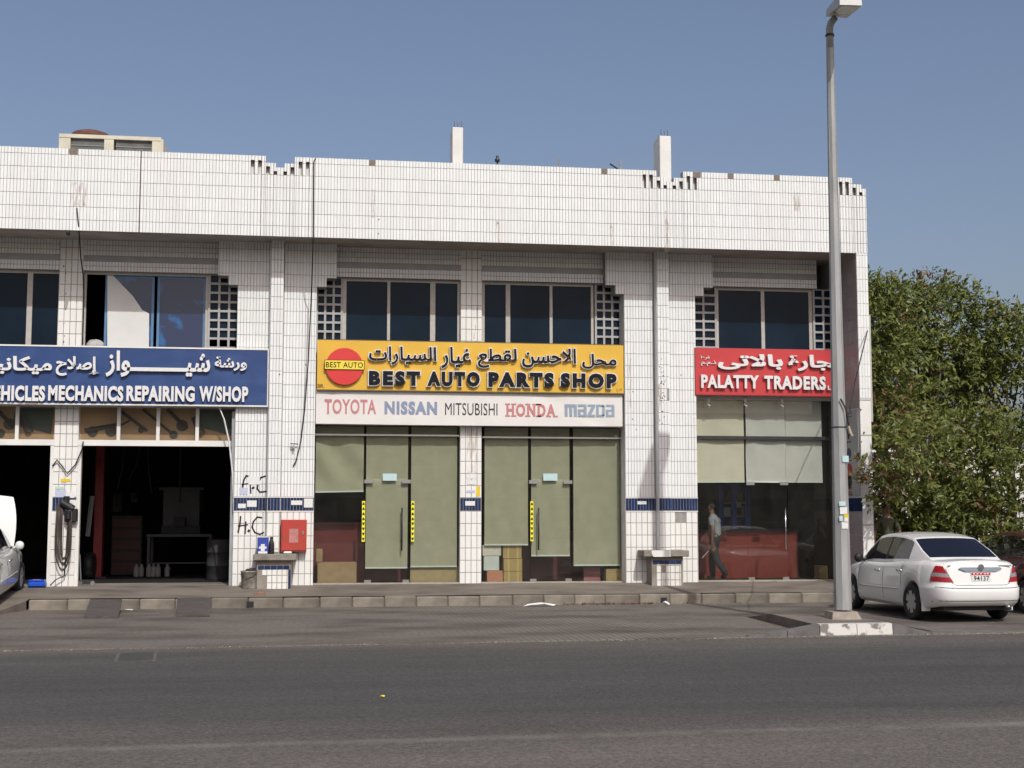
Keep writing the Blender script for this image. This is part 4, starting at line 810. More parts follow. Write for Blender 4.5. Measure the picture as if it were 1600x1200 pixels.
# ------------------------------------------------------------------ inside the shops
M['redpanel'] = mat('dark_red_panel', (0.17, 0.035, 0.035), 0.35, var=0.15, scale=2)
c = MB(); x0, x1 = -0.1, 2.0; c.box(x0, x1, 1.3, 1.9, 0.33, PZz(820, 1.3, 530)); c.box(x0 - 0.05, x1 + 0.05, 1.25, 1.95, PZz(820, 1.3, 530), PZz(820, 1.3, 530) + 0.05)
solo('shop_counter', c, M['redpanel'], 'dark red counter behind the left shop window with the raised blind', 'counter')
c = MB(); c.box(3.6, 6.4, 1.5, 2.1, 0.33, 1.35); c.box(3.55, 6.45, 1.45, 2.15, 1.35, 1.40); solo('shop_counter', c, M['redpanel'], 'dark red counter low behind the right pair of blinds', 'counter')
YC = 1.7
cc = thing('shop_counter', 'glossy dark red counter behind the walking man in the right shop', 'counter', (9.6, YC, 0.33))
x0, x1 = P(1092, 870, YC)[0], P(1247, 870, YC)[0]; zc = PZz(830, YC, 1180)
c = MB(); c.box(x0, x1, YC, YC + 0.7, 0.33, zc); part('front_panel', c, mat('glossy_red_panel', (0.22, 0.045, 0.035), 0.18, var=0.1), cc)
c = MB(); c.box(x0 - 0.04, x1 + 0.04, YC - 0.04, YC + 0.74, zc, zc + 0.04); part('counter_top', c, M['darkmetal'], cc)
def carton(x0, x1, y0, y1, Y, dep, m, label, name='carton', tape=None, group='cartons in the shop window'):
    a_ = pbox(x0, x1, y0, y1, Y); a_ = (a_[0], a_[1], max(a_[2], 0.336), a_[3]) if label.find('top') < 0 else a_
    t = thing(name, label, 'box', ((a_[0] + a_[1]) / 2, Y, a_[2]), group); q = MB(); q.bbox(a_[0], a_[1], Y, Y + dep, a_[2], a_[3], 0.006); part('box_body', q, m, t)
    if tape is not None:
        for fx in tape[1]: q = MB(); xx = a_[0] + (a_[1] - a_[0]) * fx; q.box(xx - 0.018, xx + 0.018, Y - 0.003, Y - 0.0005, a_[2], a_[3]); part('packing_tape', q, tape[0], t)
    return t, a_
YI = 0.53
tape = mat('yellow_tape', (0.55, 0.42, 0.12), 0.5)
carton(496, 557, 879, 912, YI, 0.5, M['card'], 'large brown carton on the floor inside the leftmost shop window')
carton(494, 504, 858, 878, YI + 0.1, 0.3, M['card'], 'small brown carton standing on top of the large carton at the pier')
carton(641, 716, 887, 912, YI, 0.4, mat('tan_cardboard', (0.40, 0.32, 0.17), 0.85, var=0.15), 'wide flat tan carton under the blind beside the slim pillar')
tall = mat('yellowed_cardboard', (0.42, 0.31, 0.14), 0.8, var=0.15, scale=5)
carton(787, 816, 893, 911.5, YI, 0.4, tall, 'lowest of three taped tan cartons stacked in the shop window', tape=(tape, (0.28, 0.76)))
carton(787, 816, 873, 892.6, YI, 0.4, tall, 'middle one of three taped tan cartons, on top of the lowest', tape=(tape, (0.26, 0.76)))
carton(786, 815, 851, 872.6, YI, 0.4, tall, 'uppermost of three taped tan cartons, on top of the stack', tape=(tape, (0.28, 0.78)))
carton(761, 786, 892, 911, YI, 0.4, mat('orange_striped_carton', (0.48, 0.13, 0.06), 0.7, col2=(0.50, 0.30, 0.2), scale=30, stretch=(1, 1, 1)), 'orange patterned carton on the floor beside the taped cartons')
carton(756, 780, 869, 891.5, YI, 0.4, mat('white_carton', (0.58, 0.63, 0.60), 0.7, var=0.1), 'pale printed carton on top of the orange carton')
carton(754, 783, 852, 868.5, YI, 0.4, mat('white_yellow_carton', (0.63, 0.61, 0.52), 0.7, var=0.15, scale=12), 'white and yellow carton on top of the pale carton')
carton(912, 938, 886, 910, YI + 0.2, 0.1, mat('pink_board', (0.42, 0.17, 0.18), 0.7), 'pink panel leaning under the blind beside the small tan carton', name='display_panel', group='things under the right blind')
carton(947, 970, 889, 911, YI, 0.35, tall, 'small tan carton in the shop window corner at the wide pier', tape=None)
carton(1282, 1303, 884, 907, 0.9, 0.4, tall, 'tan carton on the floor inside the right shop behind the lamp post', tape=(tape, (0.5,)))
# blue shelf cabinet and things on it
YS = 2.9; sc_ = thing('shelf_cabinet', 'blue framed shelf cabinet with cartons at the back of the right shop', 'shelf', (9, YS, 0.33))
a_ = pbox(1127, 1168, 757, 820, YS); zs = [PZz(y, YS, 1150) for y in (760, 785, 806, 822)]
q = MB()
for x in (a_[0], (a_[0] * 0.52 + a_[1] * 0.48), a_[1]): q.box(x - 0.06, x + 0.06, YS, YS + 0.06, 0.33, a_[3])
q.box(a_[0], a_[1], YS + 0.4, YS + 0.44, 0.33, a_[3]); part('frame', q, mat('royal_blue_frame', (0.04, 0.10, 0.50), 0.4), sc_)
for z in zs[1:]: q = MB(); q.box(a_[0], a_[1], YS + 0.02, YS + 0.4, z - 0.02, z); part('shelf', q, M['trim'], sc_)
for i, (fx, k, w_, h_, m_) in enumerate(((0.12, 1, 0.16, 0.14, 'card'), (0.28, 1, 0.2, 0.26, 'card'), (0.62, 1, 0.15, 0.24, 'card'), (0.12, 2, 0.45, 0.2, 'paper'), (0.6, 2, 0.14, 0.36, 'paper'), (0.78, 2, 0.16, 0.22, 'card'))):
    x = a_[0] + (a_[1] - a_[0]) * fx; q = MB(); q.bbox(x, x + w_, YS + 0.08, YS + 0.3, zs[k], zs[k] + h_, 0.01)
    solo('stock_box', q, M[m_], ['small brown box on the upper left shelf, beside a taller one', 'taller brown box on the upper left shelf of the blue cabinet', 'brown box on the upper right shelf of the blue cabinet', 'wide white box on the lower left shelf of the blue cabinet', 'tall white container on the lower right shelf of the blue cabinet', 'short brown box on the lower right shelf of the blue cabinet'][i], 'box', 'boxes on the blue shelves')
# dark board with spare parts on the right-hand side wall
q = MB(); q.box(11.0, 11.43, 3.4, 3.5, 1.0, 3.2); solo('wall_display', q, M['darkmetal'], 'dark display board on the pale side wall of the right shop', 'board')
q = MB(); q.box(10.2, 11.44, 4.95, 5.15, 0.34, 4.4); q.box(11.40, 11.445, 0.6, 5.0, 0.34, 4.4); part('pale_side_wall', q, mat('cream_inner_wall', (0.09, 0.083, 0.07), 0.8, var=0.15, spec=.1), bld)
# ------------------------------------------------------------------ lamp post on the island
LX, LY = 8.47, -7.2
lamp = thing('street_lamp', 'tall grey octagonal street lamp post with box head, stickers around its foot', 'street lamp', (LX, LY, 0.14))
b = MB(); pts0 = [(LX - 0.27, LY - 0.22), (LX + 0.22, LY - 0.26), (LX + 0.30, LY + 0.2), (LX - 0.24, LY + 0.24)]; pts1 = [(LX - 0.25, LY - 0.19), (LX + 0.16, LY - 0.2), (LX + 0.2, LY + 0.17), (LX - 0.22, LY + 0.21)]
b.add([(x, y, 0.10) for x, y in pts0] + [(x, y, 0.235) for x, y in pts1], [(0, 1, 5, 4), (1, 2, 6, 5), (2, 3, 7, 6), (3, 0, 4, 7), (4, 5, 6, 7)])
part('footing', b, mat('rough_footing', (0.36, 0.31, 0.26), 0.95, var=0.35, scale=7, bump=0.6, bscale=14), lamp)
galv = mat('galvanised_steel', (0.37, 0.37, 0.365), 0.6, metal=0.15, col2=(0.28, 0.28, 0.275), scale=3.0, stretch=(3, 3, 0.5), thr=(0.35, 0.7))
def rings(mb, cx, cy, levels, n=8, ph=22.5):
    mb.grid([[(cx + r * math.cos(R(ph + k * 360 / n)), cy + r * math.sin(R(ph + k * 360 / n)), z) for k in range(n)] for z, r in levels], closed=True)
b = MB(); rings(b, LX, LY, [(0.26, 0.141), (1.2, 0.134), (4.9, 0.101), (8.8, 0.069), (9.62, 0.063)]); part('pole', b, galv, lamp)
b = MB(); rings(b, LX, LY, [(9.80, 0.075), (9.84, 0.075)]); part('collar', b, M['darkmetal'], lamp)
dx, dy = -math.sin(PSI), -math.cos(PSI); px_, py_ = math.cos(PSI), -math.sin(PSI)
b = MB(); b.tube([(LX, LY, 9.60), (LX, LY, 9.95), (LX + dx * 0.03 + px_ * 0.02, LY + dy * 0.03 + py_ * .02, 10.03), (LX + dx * 0.1 + px_ * 0.08, LY + dy * 0.1 + py_ * .08, 10.10)], [0.063, 0.062, 0.062, 0.055], 10); part('bracket', b, galv, lamp, smooth=True)
def hp(l, w, z): return (LX + dx * l + px_ * w, LY + dy * l + py_ * w, z)
ZH = P(1311, 27, LY)[2]
b = MB(); b.add([hp(0.0, -0.06, ZH), hp(0.0, 0.30, ZH - .02), hp(1.0, 0.29, ZH - .19), hp(1.0, -0.07, ZH - .18), hp(0.02, -0.05, ZH + .12), hp(0.02, 0.29, ZH + .12), hp(0.97, 0.28, ZH + .02), hp(0.97, -0.06, ZH + .02)], [(0, 1, 2, 3), (7, 6, 5, 4), (0, 4, 5, 1), (1, 5, 6, 2), (2, 6, 7, 3), (3, 7, 4, 0)])
h = part('lamp_head', recalc(b), mat('lamp_housing', (0.50, 0.50, 0.48), 0.5, var=0.12), lamp)
b = MB(); b.add([hp(0.34, -0.03, ZH - .071), hp(0.34, 0.27, ZH - .078), hp(0.97, 0.26, ZH - .192), hp(0.97, -0.04, ZH - .185)], [(0, 1, 2, 3)]); part('lens', b, mat('lamp_lens', (0.30, 0.29, 0.22), 0.2), h)
stick = [(1327, 717, 13, 10, 'bluepaper'), (1316, 787, 13, 7, 'bluepaper'), (1318, 798, 15, 11, 'paper'), (1322, 806, 9, 6, 'yellow'), (1322, 812, 8, 6, 'paper'), (1307, 810, 7, 8, 'bluepaper'), (1320, 821, 13, 10, 'paper')]
for (x, y, w_, h_, m_) in stick:
    rp_ = 0.128; Yf = LY - rp_; c = P(x, y, Yf); w2 = w_ / 97 / 2 * 0.8; h2 = h_ / 97 / 2
    q = MB(); off = max(-0.05, min(0.05, c[0] - LX)); yy = Yf - 0.006 + 0.004
    q.box(LX + off - w2, LX + off + w2, yy - 0.003, yy + 0.001, c[2] - h2, c[2] + h2); part('sticker', q, M[m_], lamp)
q = MB(); zt_ = P(1318, 668, LY)[2]; rings(q, LX, LY, [(zt_ - 0.012, 0.118), (zt_ + 0.012, 0.118)]); part('tie_wire', q, M['darkmetal'], lamp)
q = MB(); q.tube([(LX + 0.13, LY - 0.08, zt_ + 0.03), (LX + 0.17, LY - 0.08, zt_ - 0.1), (LX + 0.2, LY - 0.07, zt_ - 0.14)], 0.022, 6); part('wood_stick', q, mat('pale_stick', (0.45, 0.38, 0.28), 0.8), lamp)
q = MB(); q.tube([(LX - 0.02, LY - 0.15, zt_ + 0.46), (LX + 0.06, LY - 0.16, zt_ + 0.3), (LX + 0.12, LY - 0.13, zt_ + 0.02)], 0.014, 6); part('cable_end', q, M['black'], lamp)
q = MB(); e = P(1357, 500, -1.0); q.tube([(LX + 0.13, LY, zt_ + 0.02), ((LX + 11.7) / 2, (LY - 0.9) / 2, (zt_ + 5.6) / 2 - 0.12), (11.72, -0.9, 5.75)], 0.012, 5)
solo('stay_cable', q, M['darkmetal'], 'thin dark cable from the lamp post up to the corner of the building', 'cable')
q = MB(); q.box(11.715, 11.765, -0.95, -0.05, 3.75, 6.05); solo('projecting_panel', q, M['alu'], 'narrow pale panel fixed on the far side of the building corner', 'sign')

# ------------------------------------------------------------------ things on the roof
YA = 1.6; ac = thing('air_conditioner', 'cream rooftop air conditioner with two grey grilles and a rusty fan guard', 'air conditioner', (-4, YA, 7.95))
a_ = pbox(92, 252, 214, 236, YA); x0, x1, zt = a_[0], a_[1], P(170, 213, YA)[2]
cream = mat('cream_sheet_metal', (0.62, 0.58, 0.46), 0.6, var=0.2, scale=4)
q = MB()
for u in (0.0, 0.44, 0.91): q.box(x0 + (x1 - x0) * u, x0 + (x1 - x0) * u + (0.24 if u != 0.44 else 0.2), YA, YA + 1.6, 7.95, zt - (0.0 if u < 0.5 else 0.02))
q.box(x0, x1, YA - 0.01, YA + 1.61, zt - 0.06, zt + 0.02); part('casing', q, cream, ac)
for u0, u1 in ((0.10, 0.44), (0.55, 0.91)):
    q = MB(); q.box(x0 + (x1 - x0) * u0, x0 + (x1 - x0) * u1, YA + 0.06, YA + 1.5, 8.0, zt - 0.06, 0)
    n = 16
    for i in range(n): z = 8.0 + (zt - 0.1 - 8.0) * i / n; q.box(x0 + (x1 - x0) * u0, x0 + (x1 - x0) * u1, YA + 0.045, YA + 0.06, z, z + 0.02, 1)
    part('coil_grille', q, [mat('dusty_coil', (0.15, 0.155, 0.15), 0.8, var=0.4, scale=6), mat('coil_fin', (0.22, 0.23, 0.22), 0.6)], ac)
q = MB(); xc = x0 + (x1 - x0) * 0.27; q.lathe([(0.42, 0), (0.42, 0.12), (0.38, 0.16), (0.2, 0.22), (0.03, 0.24)], (xc, YA + 0.5, zt + 0.01), 'z', 24); part('fan_guard', q, mat('rusty_guard', (0.14, 0.06, 0.045), 0.8, var=0.3), ac, smooth=True)
for px, yb_, yt, lab, kind in ((777, 258, 243, 'small dark finial on the parapet right of the left roof column', 'finial'), (874, 264, 247, 'thin upright pipe stub on the roof edge between the roof columns', 'pipe'), (970, 268, 249, 'thin pipe stub on the roof edge beside the leaning black stick', 'pipe')):
    c = P(px, yb_, -0.7); zt = P(px, yt, -0.7)[2]; q = MB()
    if kind == 'finial': q.lathe([(0.012, 8.7 - c[2]), (0.012, 0.05), (0.05, 0.07), (0.055, 0.12), (0.02, 0.16), (0.035, 0.19), (0.006, zt - c[2])], (c[0], -0.7, c[2]), 'z', 10)
    else: q.tube([(c[0], -0.7, 8.0), (c[0], -0.7, zt)], 0.016, 6)
    solo('roof_' + kind, q, M['darkmetal'] if kind == 'finial' else M['concrete'], lab, kind, smooth=True)
q = MB(); p0, p1 = P(953, 256, -0.75), P(971, 268, -0.75); q.tube([p0, p1, (p1[0] + 0.5, -0.6, p1[2] - 0.4)], 0.017, 6); solo('roof_stick', q, M['black'], 'short black stick leaning over the parapet edge', 'stick')

# ------------------------------------------------------------------ cables on the facade
q = MB(); ptsc = [P(493, 247, -1.03), P(490.5, 252, -1.035), P(490, 300, -1.035), P(489.5, 372, -1.035), P(488.5, 400, -0.85), P(487, 450, -0.4), P(482, 560, -0.25), P(476, 640, -0.2), P(470, 690, -0.14), P(462, 722, -0.06), P(458, 728, -0.03)]
q.tube(ptsc, 0.013, 6); solo('hanging_cable', q, M['black'], 'thick black cable hanging from the parapet down the wide pier beside the yellow sign', 'cable', smooth=True)
q = MB(); q.tube([P(120, 325, -1.03), P(122, 345, -1.03), P(123.5, 362, -0.98), P(126, 400, -0.4), P(130, 430, 0.1), P(131, 460, 0.2), P(129, 538, 0.2)], 0.013, 6); q.box(P(107, 358, -1.0)[0] - 0.03, P(107, 358, -1.0)[0] + 0.03, -1.06, -0.98, 7.28, 7.37); solo('hanging_cable', q, M['black'], 'thin dark cable hanging from the parapet beside the open upstairs window', 'cable', smooth=True)
q = MB(); q.tube([P(342, 634, -0.05), P(350, 655, -0.02), P(358, 690, 0.0), P(363.5, 740, 0.02), P(364.5, 800, 0.04)], 0.017, 8); solo('white_pipe', q, M['trim'], 'bent pale flexible pipe running down the right edge of the open garage', 'pipe', smooth=True)
# tap on the wide pier
t = thing('wall_tap', 'small metal tap with a bracket on the wide pier below the black cable', 'tap', P(459, 698, -0.02)); c = P(459, 697, -0.02)
q = MB(); q.tube([(c[0], 0.0, c[2]), (c[0], -0.1, c[2]), (c[0], -0.12, c[2] - 0.05)], 0.02, 8); q.box(c[0] - 0.07, c[0] + 0.02, -0.03, 0.0, c[2] - 0.07, c[2] - 0.03); part('spout', q, M['steel'], t)
q = MB(); q.tube([(c[0] - 0.07, -0.07, c[2] + 0.05), (c[0] + 0.09, -0.07, c[2] + 0.04)], 0.012, 6); part('handle', q, M['darkmetal'], t)
# graffiti and stickers on the wide pier by the garage
spray = mat('black_spray_paint', (0.015, 0.015, 0.016), 0.7)
def stroke(mb, pts, r, Y=-0.003):
    for a_, b_ in zip(pts[:-1], pts[1:]):
        A, B = Vector(P(a_[0], a_[1], Y)), Vector(P(b_[0], b_[1], Y)); d = (B - A); n = Vector((-d.z, 0, d.x)).normalized() * r; d = d.normalized() * r * 0.5
        mb.add([A - n - d, B - n + d, B + n + d, A + n - d], [(0, 1, 2, 3)])
q = MB(); stroke(q, [(378, 765), (381, 750), (385, 743), (389, 745)], 0.017); stroke(q, [(389, 745), (391, 758), (392, 771)], 0.014); stroke(q, [(378, 757), (394, 755)], 0.014); stroke(q, [(395, 762), (396, 763)], 0.03); stroke(q, [(415, 744), (408, 746), (403, 754), (402, 764), (406, 769), (416, 768)], 0.017)
part('graffiti', q, spray, pier_mid); q = MB(); stroke(q, [(372, 832), (375, 818), (376, 807)], 0.017); stroke(q, [(383, 834), (384, 820), (384, 815)], 0.014); stroke(q, [(372, 822), (387, 820)], 0.014); stroke(q, [(388, 829), (389.5, 830)], 0.028); stroke(q, [(409, 809), (402, 808), (396, 815), (394, 824), (398, 832), (406, 835), (412, 832)], 0.017)
part('graffiti', q, spray, pier_mid)
def stickers(parent, lst, Y):
    for x0, x1, y0, y1, m_ in lst:
        a_ = pbox(x0, x1, y0, y1, Y); q = MB(); q.box(a_[0], a_[1], Y - 0.0035, Y - 0.001, a_[2], a_[3]); part('sticker', q, M[m_] if isinstance(m_, str) else m_, parent)
lilac = mat('lilac_paper', (0.55, 0.57, 0.72), 0.8, var=0.3, scale=60)
stickers(pier_mid, [(388, 406, 744, 757, 'paper'), (374, 387, 762, 773, lilac), (386, 401, 782, 792, 'paper'), (372, 384, 787, 794, 'paper'), (424, 435, 781, 788, 'paper'), (455, 472, 782, 789, 'paper'), (475, 489, 779, 793, 'paper')], -0.004)
stickers(pier_right, [(996, 1010, 783, 788, 'paper')], -0.004)
pil = [o for o in bld.children if o.name.startswith('pillar')]; pil.sort(key=lambda o: o.data.vertices[0].co.x)
stickers(pil[0], [(95, 110, 748, 753, 'yellow'), (96, 104, 754, 757, lilac), (86, 101, 760, 764, mat('green_paper', (0.45, 0.62, 0.48), 0.8)), (86, 103, 765, 777, lilac), (104, 116, 768, 778, 'paper'), (106, 120, 781, 799, 'paper')], 0.256)
stickers(pil[1], [(729, 744, 740, 748, 'paper'), (730, 743, 750, 757, 'paper'), (729, 742, 766, 770, lilac), (744, 750, 760, 775, 'yellow'), (727, 742, 783, 790, 'paper')], 0.256)

# ------------------------------------------------------------------ meter boxes in front of the wide piers
def bench(slab, box, label, blue_top, patch):
    Yf = -0.46; a_ = pbox(box[0], box[1], box[2], box[3], Yf); s_ = pbox(slab[0], slab[1], slab[2], slab[3], Yf - 0.1); z0 = 0.26
    t = thing('meter_box', label, 'meter box', ((a_[0] + a_[1]) / 2, Yf, z0), 'tiled meter boxes against the piers')
    q = MB(); q.box(a_[0] - 0.10, a_[1] + 0.05, Yf + 0.012, 0.0, z0, s_[2]); part('body', q, M['concrete'], t)
    q = MB(); ztop = a_[3] - 0.08
    clad(q, a_[0], a_[1] - 0.0, z0 + 0.02, ztop, Yf, 0.10, 0.15, a_[0], z0, gap=0.010, skip=lambda x, z: patch[0] < x < patch[1] and patch[2] < z < patch[3]); part('tile_cladding', q, M['widetile'], t, kind='stuff')
    q = MB(); clad(q, a_[0] - 0.08, a_[1] + 0.03, ztop + 0.005, ztop + 0.085, Yf, 0.125, 0.085, a_[0] - 0.08, ztop + 0.005); part('blue_tile_band', q, M['bluetile'], t, kind='stuff')
    if blue_top:
        q = MB(); clad(q, a_[1] + 0.002, a_[1] + 0.05, z0 + 0.02, ztop, Yf, 0.10, 0.15, a_[1] + 0.002, z0); part('blue_edge', q, M['bluetile'], t, kind='stuff')
    q = MB(); q.bbox(s_[0], s_[1], Yf - 0.10, 0.0, s_[2], s_[3], 0.015); sl_ = part('slab', q, M['concrete'], t)
    return t, s_
b1, s1 = bench((395, 463, 866, 876), (409, 450, 884, 923), 'concrete-topped tiled meter box beside the bucket, with a can and bottle on it', True, (-1.2, -0.98, 0.2, 0.52))
b3, s3 = bench((1006, 1077, 860, 870), (1026, 1064, 876, 919), 'concrete-topped tiled meter box against the pier left of the walking man', False, (7.2, 7.36, 0.52, 0.66))
q = MB(); a_ = pbox(1018, 1048, 860, 870, -0.565); q.prism([(a_[0], a_[3]), (a_[0], a_[2] + 0.07), (a_[0] + 0.04, a_[2]), (a_[1], a_[2]), (a_[1], a_[3])], -0.575, -0.562); part('remaining_tiles', recalc(q), M['widetile'], b3)
ty = -0.35; c = P(411, 866, ty); zs_ = s1[3]
can = thing('oil_can', 'blue and white oil can standing on the meter box by the garage', 'can', (c[0], ty, zs_)); 
q = MB(); q.bbox(c[0] - 0.115, c[0] + 0.105, ty - 0.07, ty + 0.09, zs_, zs_ + 0.34, 0.012); part('can_body', q, mat('can_blue', (0.03, 0.06, 0.33), 0.4), can)
q = MB(); q.box(c[0] - 0.095, c[0] + 0.085, ty - 0.073, ty - 0.0705, zs_ + 0.01, zs_ + 0.055); q.box(c[0] - 0.045, c[0] + 0.035, ty - 0.0732, ty - 0.0706, zs_ + 0.06, zs_ + 0.20); q.box(c[0] - 0.08, c[0] + 0.07, ty - 0.0735, ty - 0.0708, zs_ + 0.11, zs_ + 0.15); part('printed_label', q, M['paper'], can); q = MB(); q.box(c[0] - 0.115, c[0] + 0.105, ty - 0.072, ty + 0.092, zs_ + 0.335, zs_ + 0.352); part('can_top', q, M['paper'], can)
c = P(424, 866, ty); q = MB(); q.lathe([(0.052, 0), (0.055, 0.02), (0.055, 0.2), (0.048, 0.24), (0.03, 0.27), (0.03, 0.31)], (c[0], ty, zs_), 'z', 14); bt = thing('oil_bottle', 'black plastic bottle beside the blue can on the meter box', 'bottle', (c[0], ty, zs_)); part('bottle_body', q, M['black'], bt, smooth=True)
q = MB(); q.lathe([(0.034, 0.31), (0.034, 0.34), (0.02, 0.345)], (c[0], ty, zs_), 'z', 12); part('cap', q, M['darkmetal'], bt)
c = P(450, 864, -0.3); q = MB(); q.bbox(c[0] - 0.09, c[0] + 0.08, -0.45, -0.25, zs_, zs_ + 0.05, 0.02); solo('rag', q, M['paper'], 'folded white rag on the right end of the meter box by the fire cabinet', 'rag')
# fire hose cabinet
a_ = pbox(439, 479, 812, 862, -0.2); fc = thing('fire_cabinet', 'red wall-mounted fire hose cabinet with worn door on the wide pier', 'fire cabinet', ((a_[0] + a_[1]) / 2, 0, a_[2]))
red = mat('weathered_red_paint', (0.42, 0.042, 0.03), 0.5, col2=(0.25, 0.06, 0.04), scale=5, thr=(0.5, 0.75), detail=8)
q = MB(); q.bbox(a_[0], a_[1], -0.2, 0.0, a_[2], a_[3], 0.008); part('cabinet_body', q, red, fc)
q = MB(); q.bbox(a_[0] + 0.02, a_[1] - 0.02, -0.215, -0.2005, a_[2] + 0.025, a_[3] - 0.02, 0.005); dr = part('door', q, red, fc)
q = MB(); xm = (a_[0] + a_[1]) / 2; zm = (a_[2] + a_[3]) / 2; q.box(xm - 0.09, xm + 0.09, -0.2175, -0.2155, zm - 0.14, zm + 0.14); part('faded_notice', q, mat('faded_notice', (0.50, 0.22, 0.20), 0.7, var=0.3, scale=20), dr)
q = MB(); q.box(a_[1] - 0.09, a_[1] - 0.06, -0.235, -0.2155, zm + 0.02, zm + 0.1); part('handle', q, M['steel'], dr)
# bucket, brick
c = G(388, 921, 0.30); bk = thing('bucket', 'dirty white paint bucket with dark rags beside the meter box', 'bucket', (c[0], -0.35, 0.29)); z0 = 0.29
dirt = mat('dirty_plastic', (0.36, 0.33, 0.28), 0.7, col2=(0.13, 0.12, 0.10), scale=7, thr=(0.4, 0.7))
q = MB(); q.lathe([(0.145, 0.0), (0.155, 0.02), (0.175, 0.33), (0.185, 0.335), (0.185, 0.36), (0.165, 0.36), (0.14, 0.05)], (c[0], -0.35, z0), 'z', 20); part('bucket_body', q, dirt, bk, smooth=True)
q = MB(); q.tube([(c[0] - 0.18, -0.40, z0 + 0.30), (c[0] - 0.10, -0.52, z0 + 0.18), (c[0] + 0.08, -0.53, z0 + 0.26), (c[0] + 0.17, -0.42, z0 + 0.32)], 0.006, 5); part('bail_handle', q, M['darkmetal'], bk)
q = MB()
for i in range(14): a0 = random.uniform(0, 6.3); r_ = random.uniform(0, 0.11); q.bbox(c[0] + r_ * math.cos(a0) - 0.05, c[0] + r_ * math.cos(a0) + 0.06, -0.35 + r_ * math.sin(a0) - 0.05, -0.35 + r_ * math.sin(a0) + 0.05, z0 + 0.28, z0 + 0.36 + random.uniform(0, 0.06), 0.015)
part('rags', q, mat('black_rag', (0.03, 0.028, 0.03), 0.9), bk)
c = G(406, 924, 0.29); q = MB(); q.bbox(c[0] - 0.11, c[0] + 0.10, c[1] - 0.05, c[1] + 0.05, swz(c[1]) - 0.005, swz(c[1]) + 0.055, 0.006); solo('brick', q, mat('dusty_brick', (0.27, 0.16, 0.11), 0.9, var=0.3), 'single reddish brick lying on the ground between bucket and meter box', 'brick')

# ------------------------------------------------------------------ hose reel on the slim pillar by the garage
YH = 0.16; hr = thing('hose_reel', 'looped dark air hoses hanging from a black pump on the slim pillar', 'hose', P(104, 800, 0.25))
q = MB(); c = P(104, 783, YH)
q.bbox(c[0] - 0.03, c[0] + 0.22, YH - 0.05, 0.25, c[2] - 0.42, c[2] - 0.15, 0.02); q.tube([(c[0] + 0.0, YH, c[2] + 0.1), (c[0] + 0.0, YH, c[2] - 0.1)], 0.06, 10); q.tube([(c[0] - 0.09, YH - 0.02, c[2] - 0.02), (c[0] + 0.14, YH - 0.02, c[2] - 0.16)], 0.075, 10); q.tube([(c[0] + 0.06, YH - 0.08, c[2] - 0.2), (c[0] + 0.06, YH - 0.08, c[2] - 0.36)], 0.055, 10)
part('pump', q, M['black'], hr, smooth=False)
hosem = mat('brown_rubber_hose', (0.06, 0.04, 0.035), 0.55, var=0.3)
for i in range(5):
    xl = P(96 - i * 2.3, 800, YH)[0]; xr = P(108 + i * 2.0, 800, YH)[0]; zt = c[2] - 0.05; zb = P(100, 874 + i * 4 - (i % 2) * 6, YH)[2]; pts = []
    for k in range(25):
        u = k / 24; an = math.pi * u; xx = (xl + xr) / 2 - (xr - xl) / 2 * math.cos(an) * (1.0 - 0.25 * (1 - math.sin(an)) ** 2); zz_ = zt - (zt - zb) * (math.sin(an) ** 0.55); pts.append((xx, YH - 0.02 * i + 0.03 * math.sin(3 * an + i), zz_))
    h_ = MB(); h_.tube(pts, 0.014, 6); part('hose_loop', h_, hosem, hr, smooth=True)
h_ = MB(); h_.tube([(c[0] + 0.04, YH, c[2] - 0.3), (c[0] + 0.02, YH + 0.02, c[2] - 1.0), (c[0] + 0.0, YH, c[2] - 1.5), (c[0] - 0.15, YH - 0.03, 0.48), (P(78, 919, 0.1)[0], 0.1, 0.36)], 0.013, 6); part('hose_tail', h_, M['black'], hr, smooth=True)
q = MB(); q.tube([P(82, 728, 0.24), P(89, 719, 0.2), P(97, 728, 0.2), P(105, 740, 0.2), P(118, 726, 0.2), P(128, 703, 0.2), P(130, 690, 0.22)], 0.015, 6); solo('loose_cable', q, M['black'], 'slack black cable draped across the slim pillar above the hoses', 'cable', smooth=True)
c = G(58, 915, 0.33); bx = thing('tool_case', 'small bright blue plastic case on the ground beside the parked car', 'case', (c[0], c[1] if c[1] < 0.4 else 0.1, 0.33)); cy = 0.1; c = P(58, 918, cy)
blue = mat('bright_blue_plastic', (0.015, 0.08, 0.50), 0.35, var=0.15)
q = MB(); q.bbox(c[0] - 0.17, c[0] + 0.17, cy - 0.12, cy + 0.12, 0.332, 0.44, 0.03); part('case_body', q, blue, bx)
q = MB(); q.bbox(c[0] - 0.155, c[0] + 0.155, cy - 0.105, cy + 0.105, 0.44, 0.48, 0.015); part('lid', q, blue, bx); q = MB(); q.box(c[0] - 0.08, c[0] + 0.07, cy - 0.07, cy + 0.03, 0.48, 0.485); part('printed_label', q, mat('red_white_label', (0.4, 0.2, 0.3), 0.6), bx)

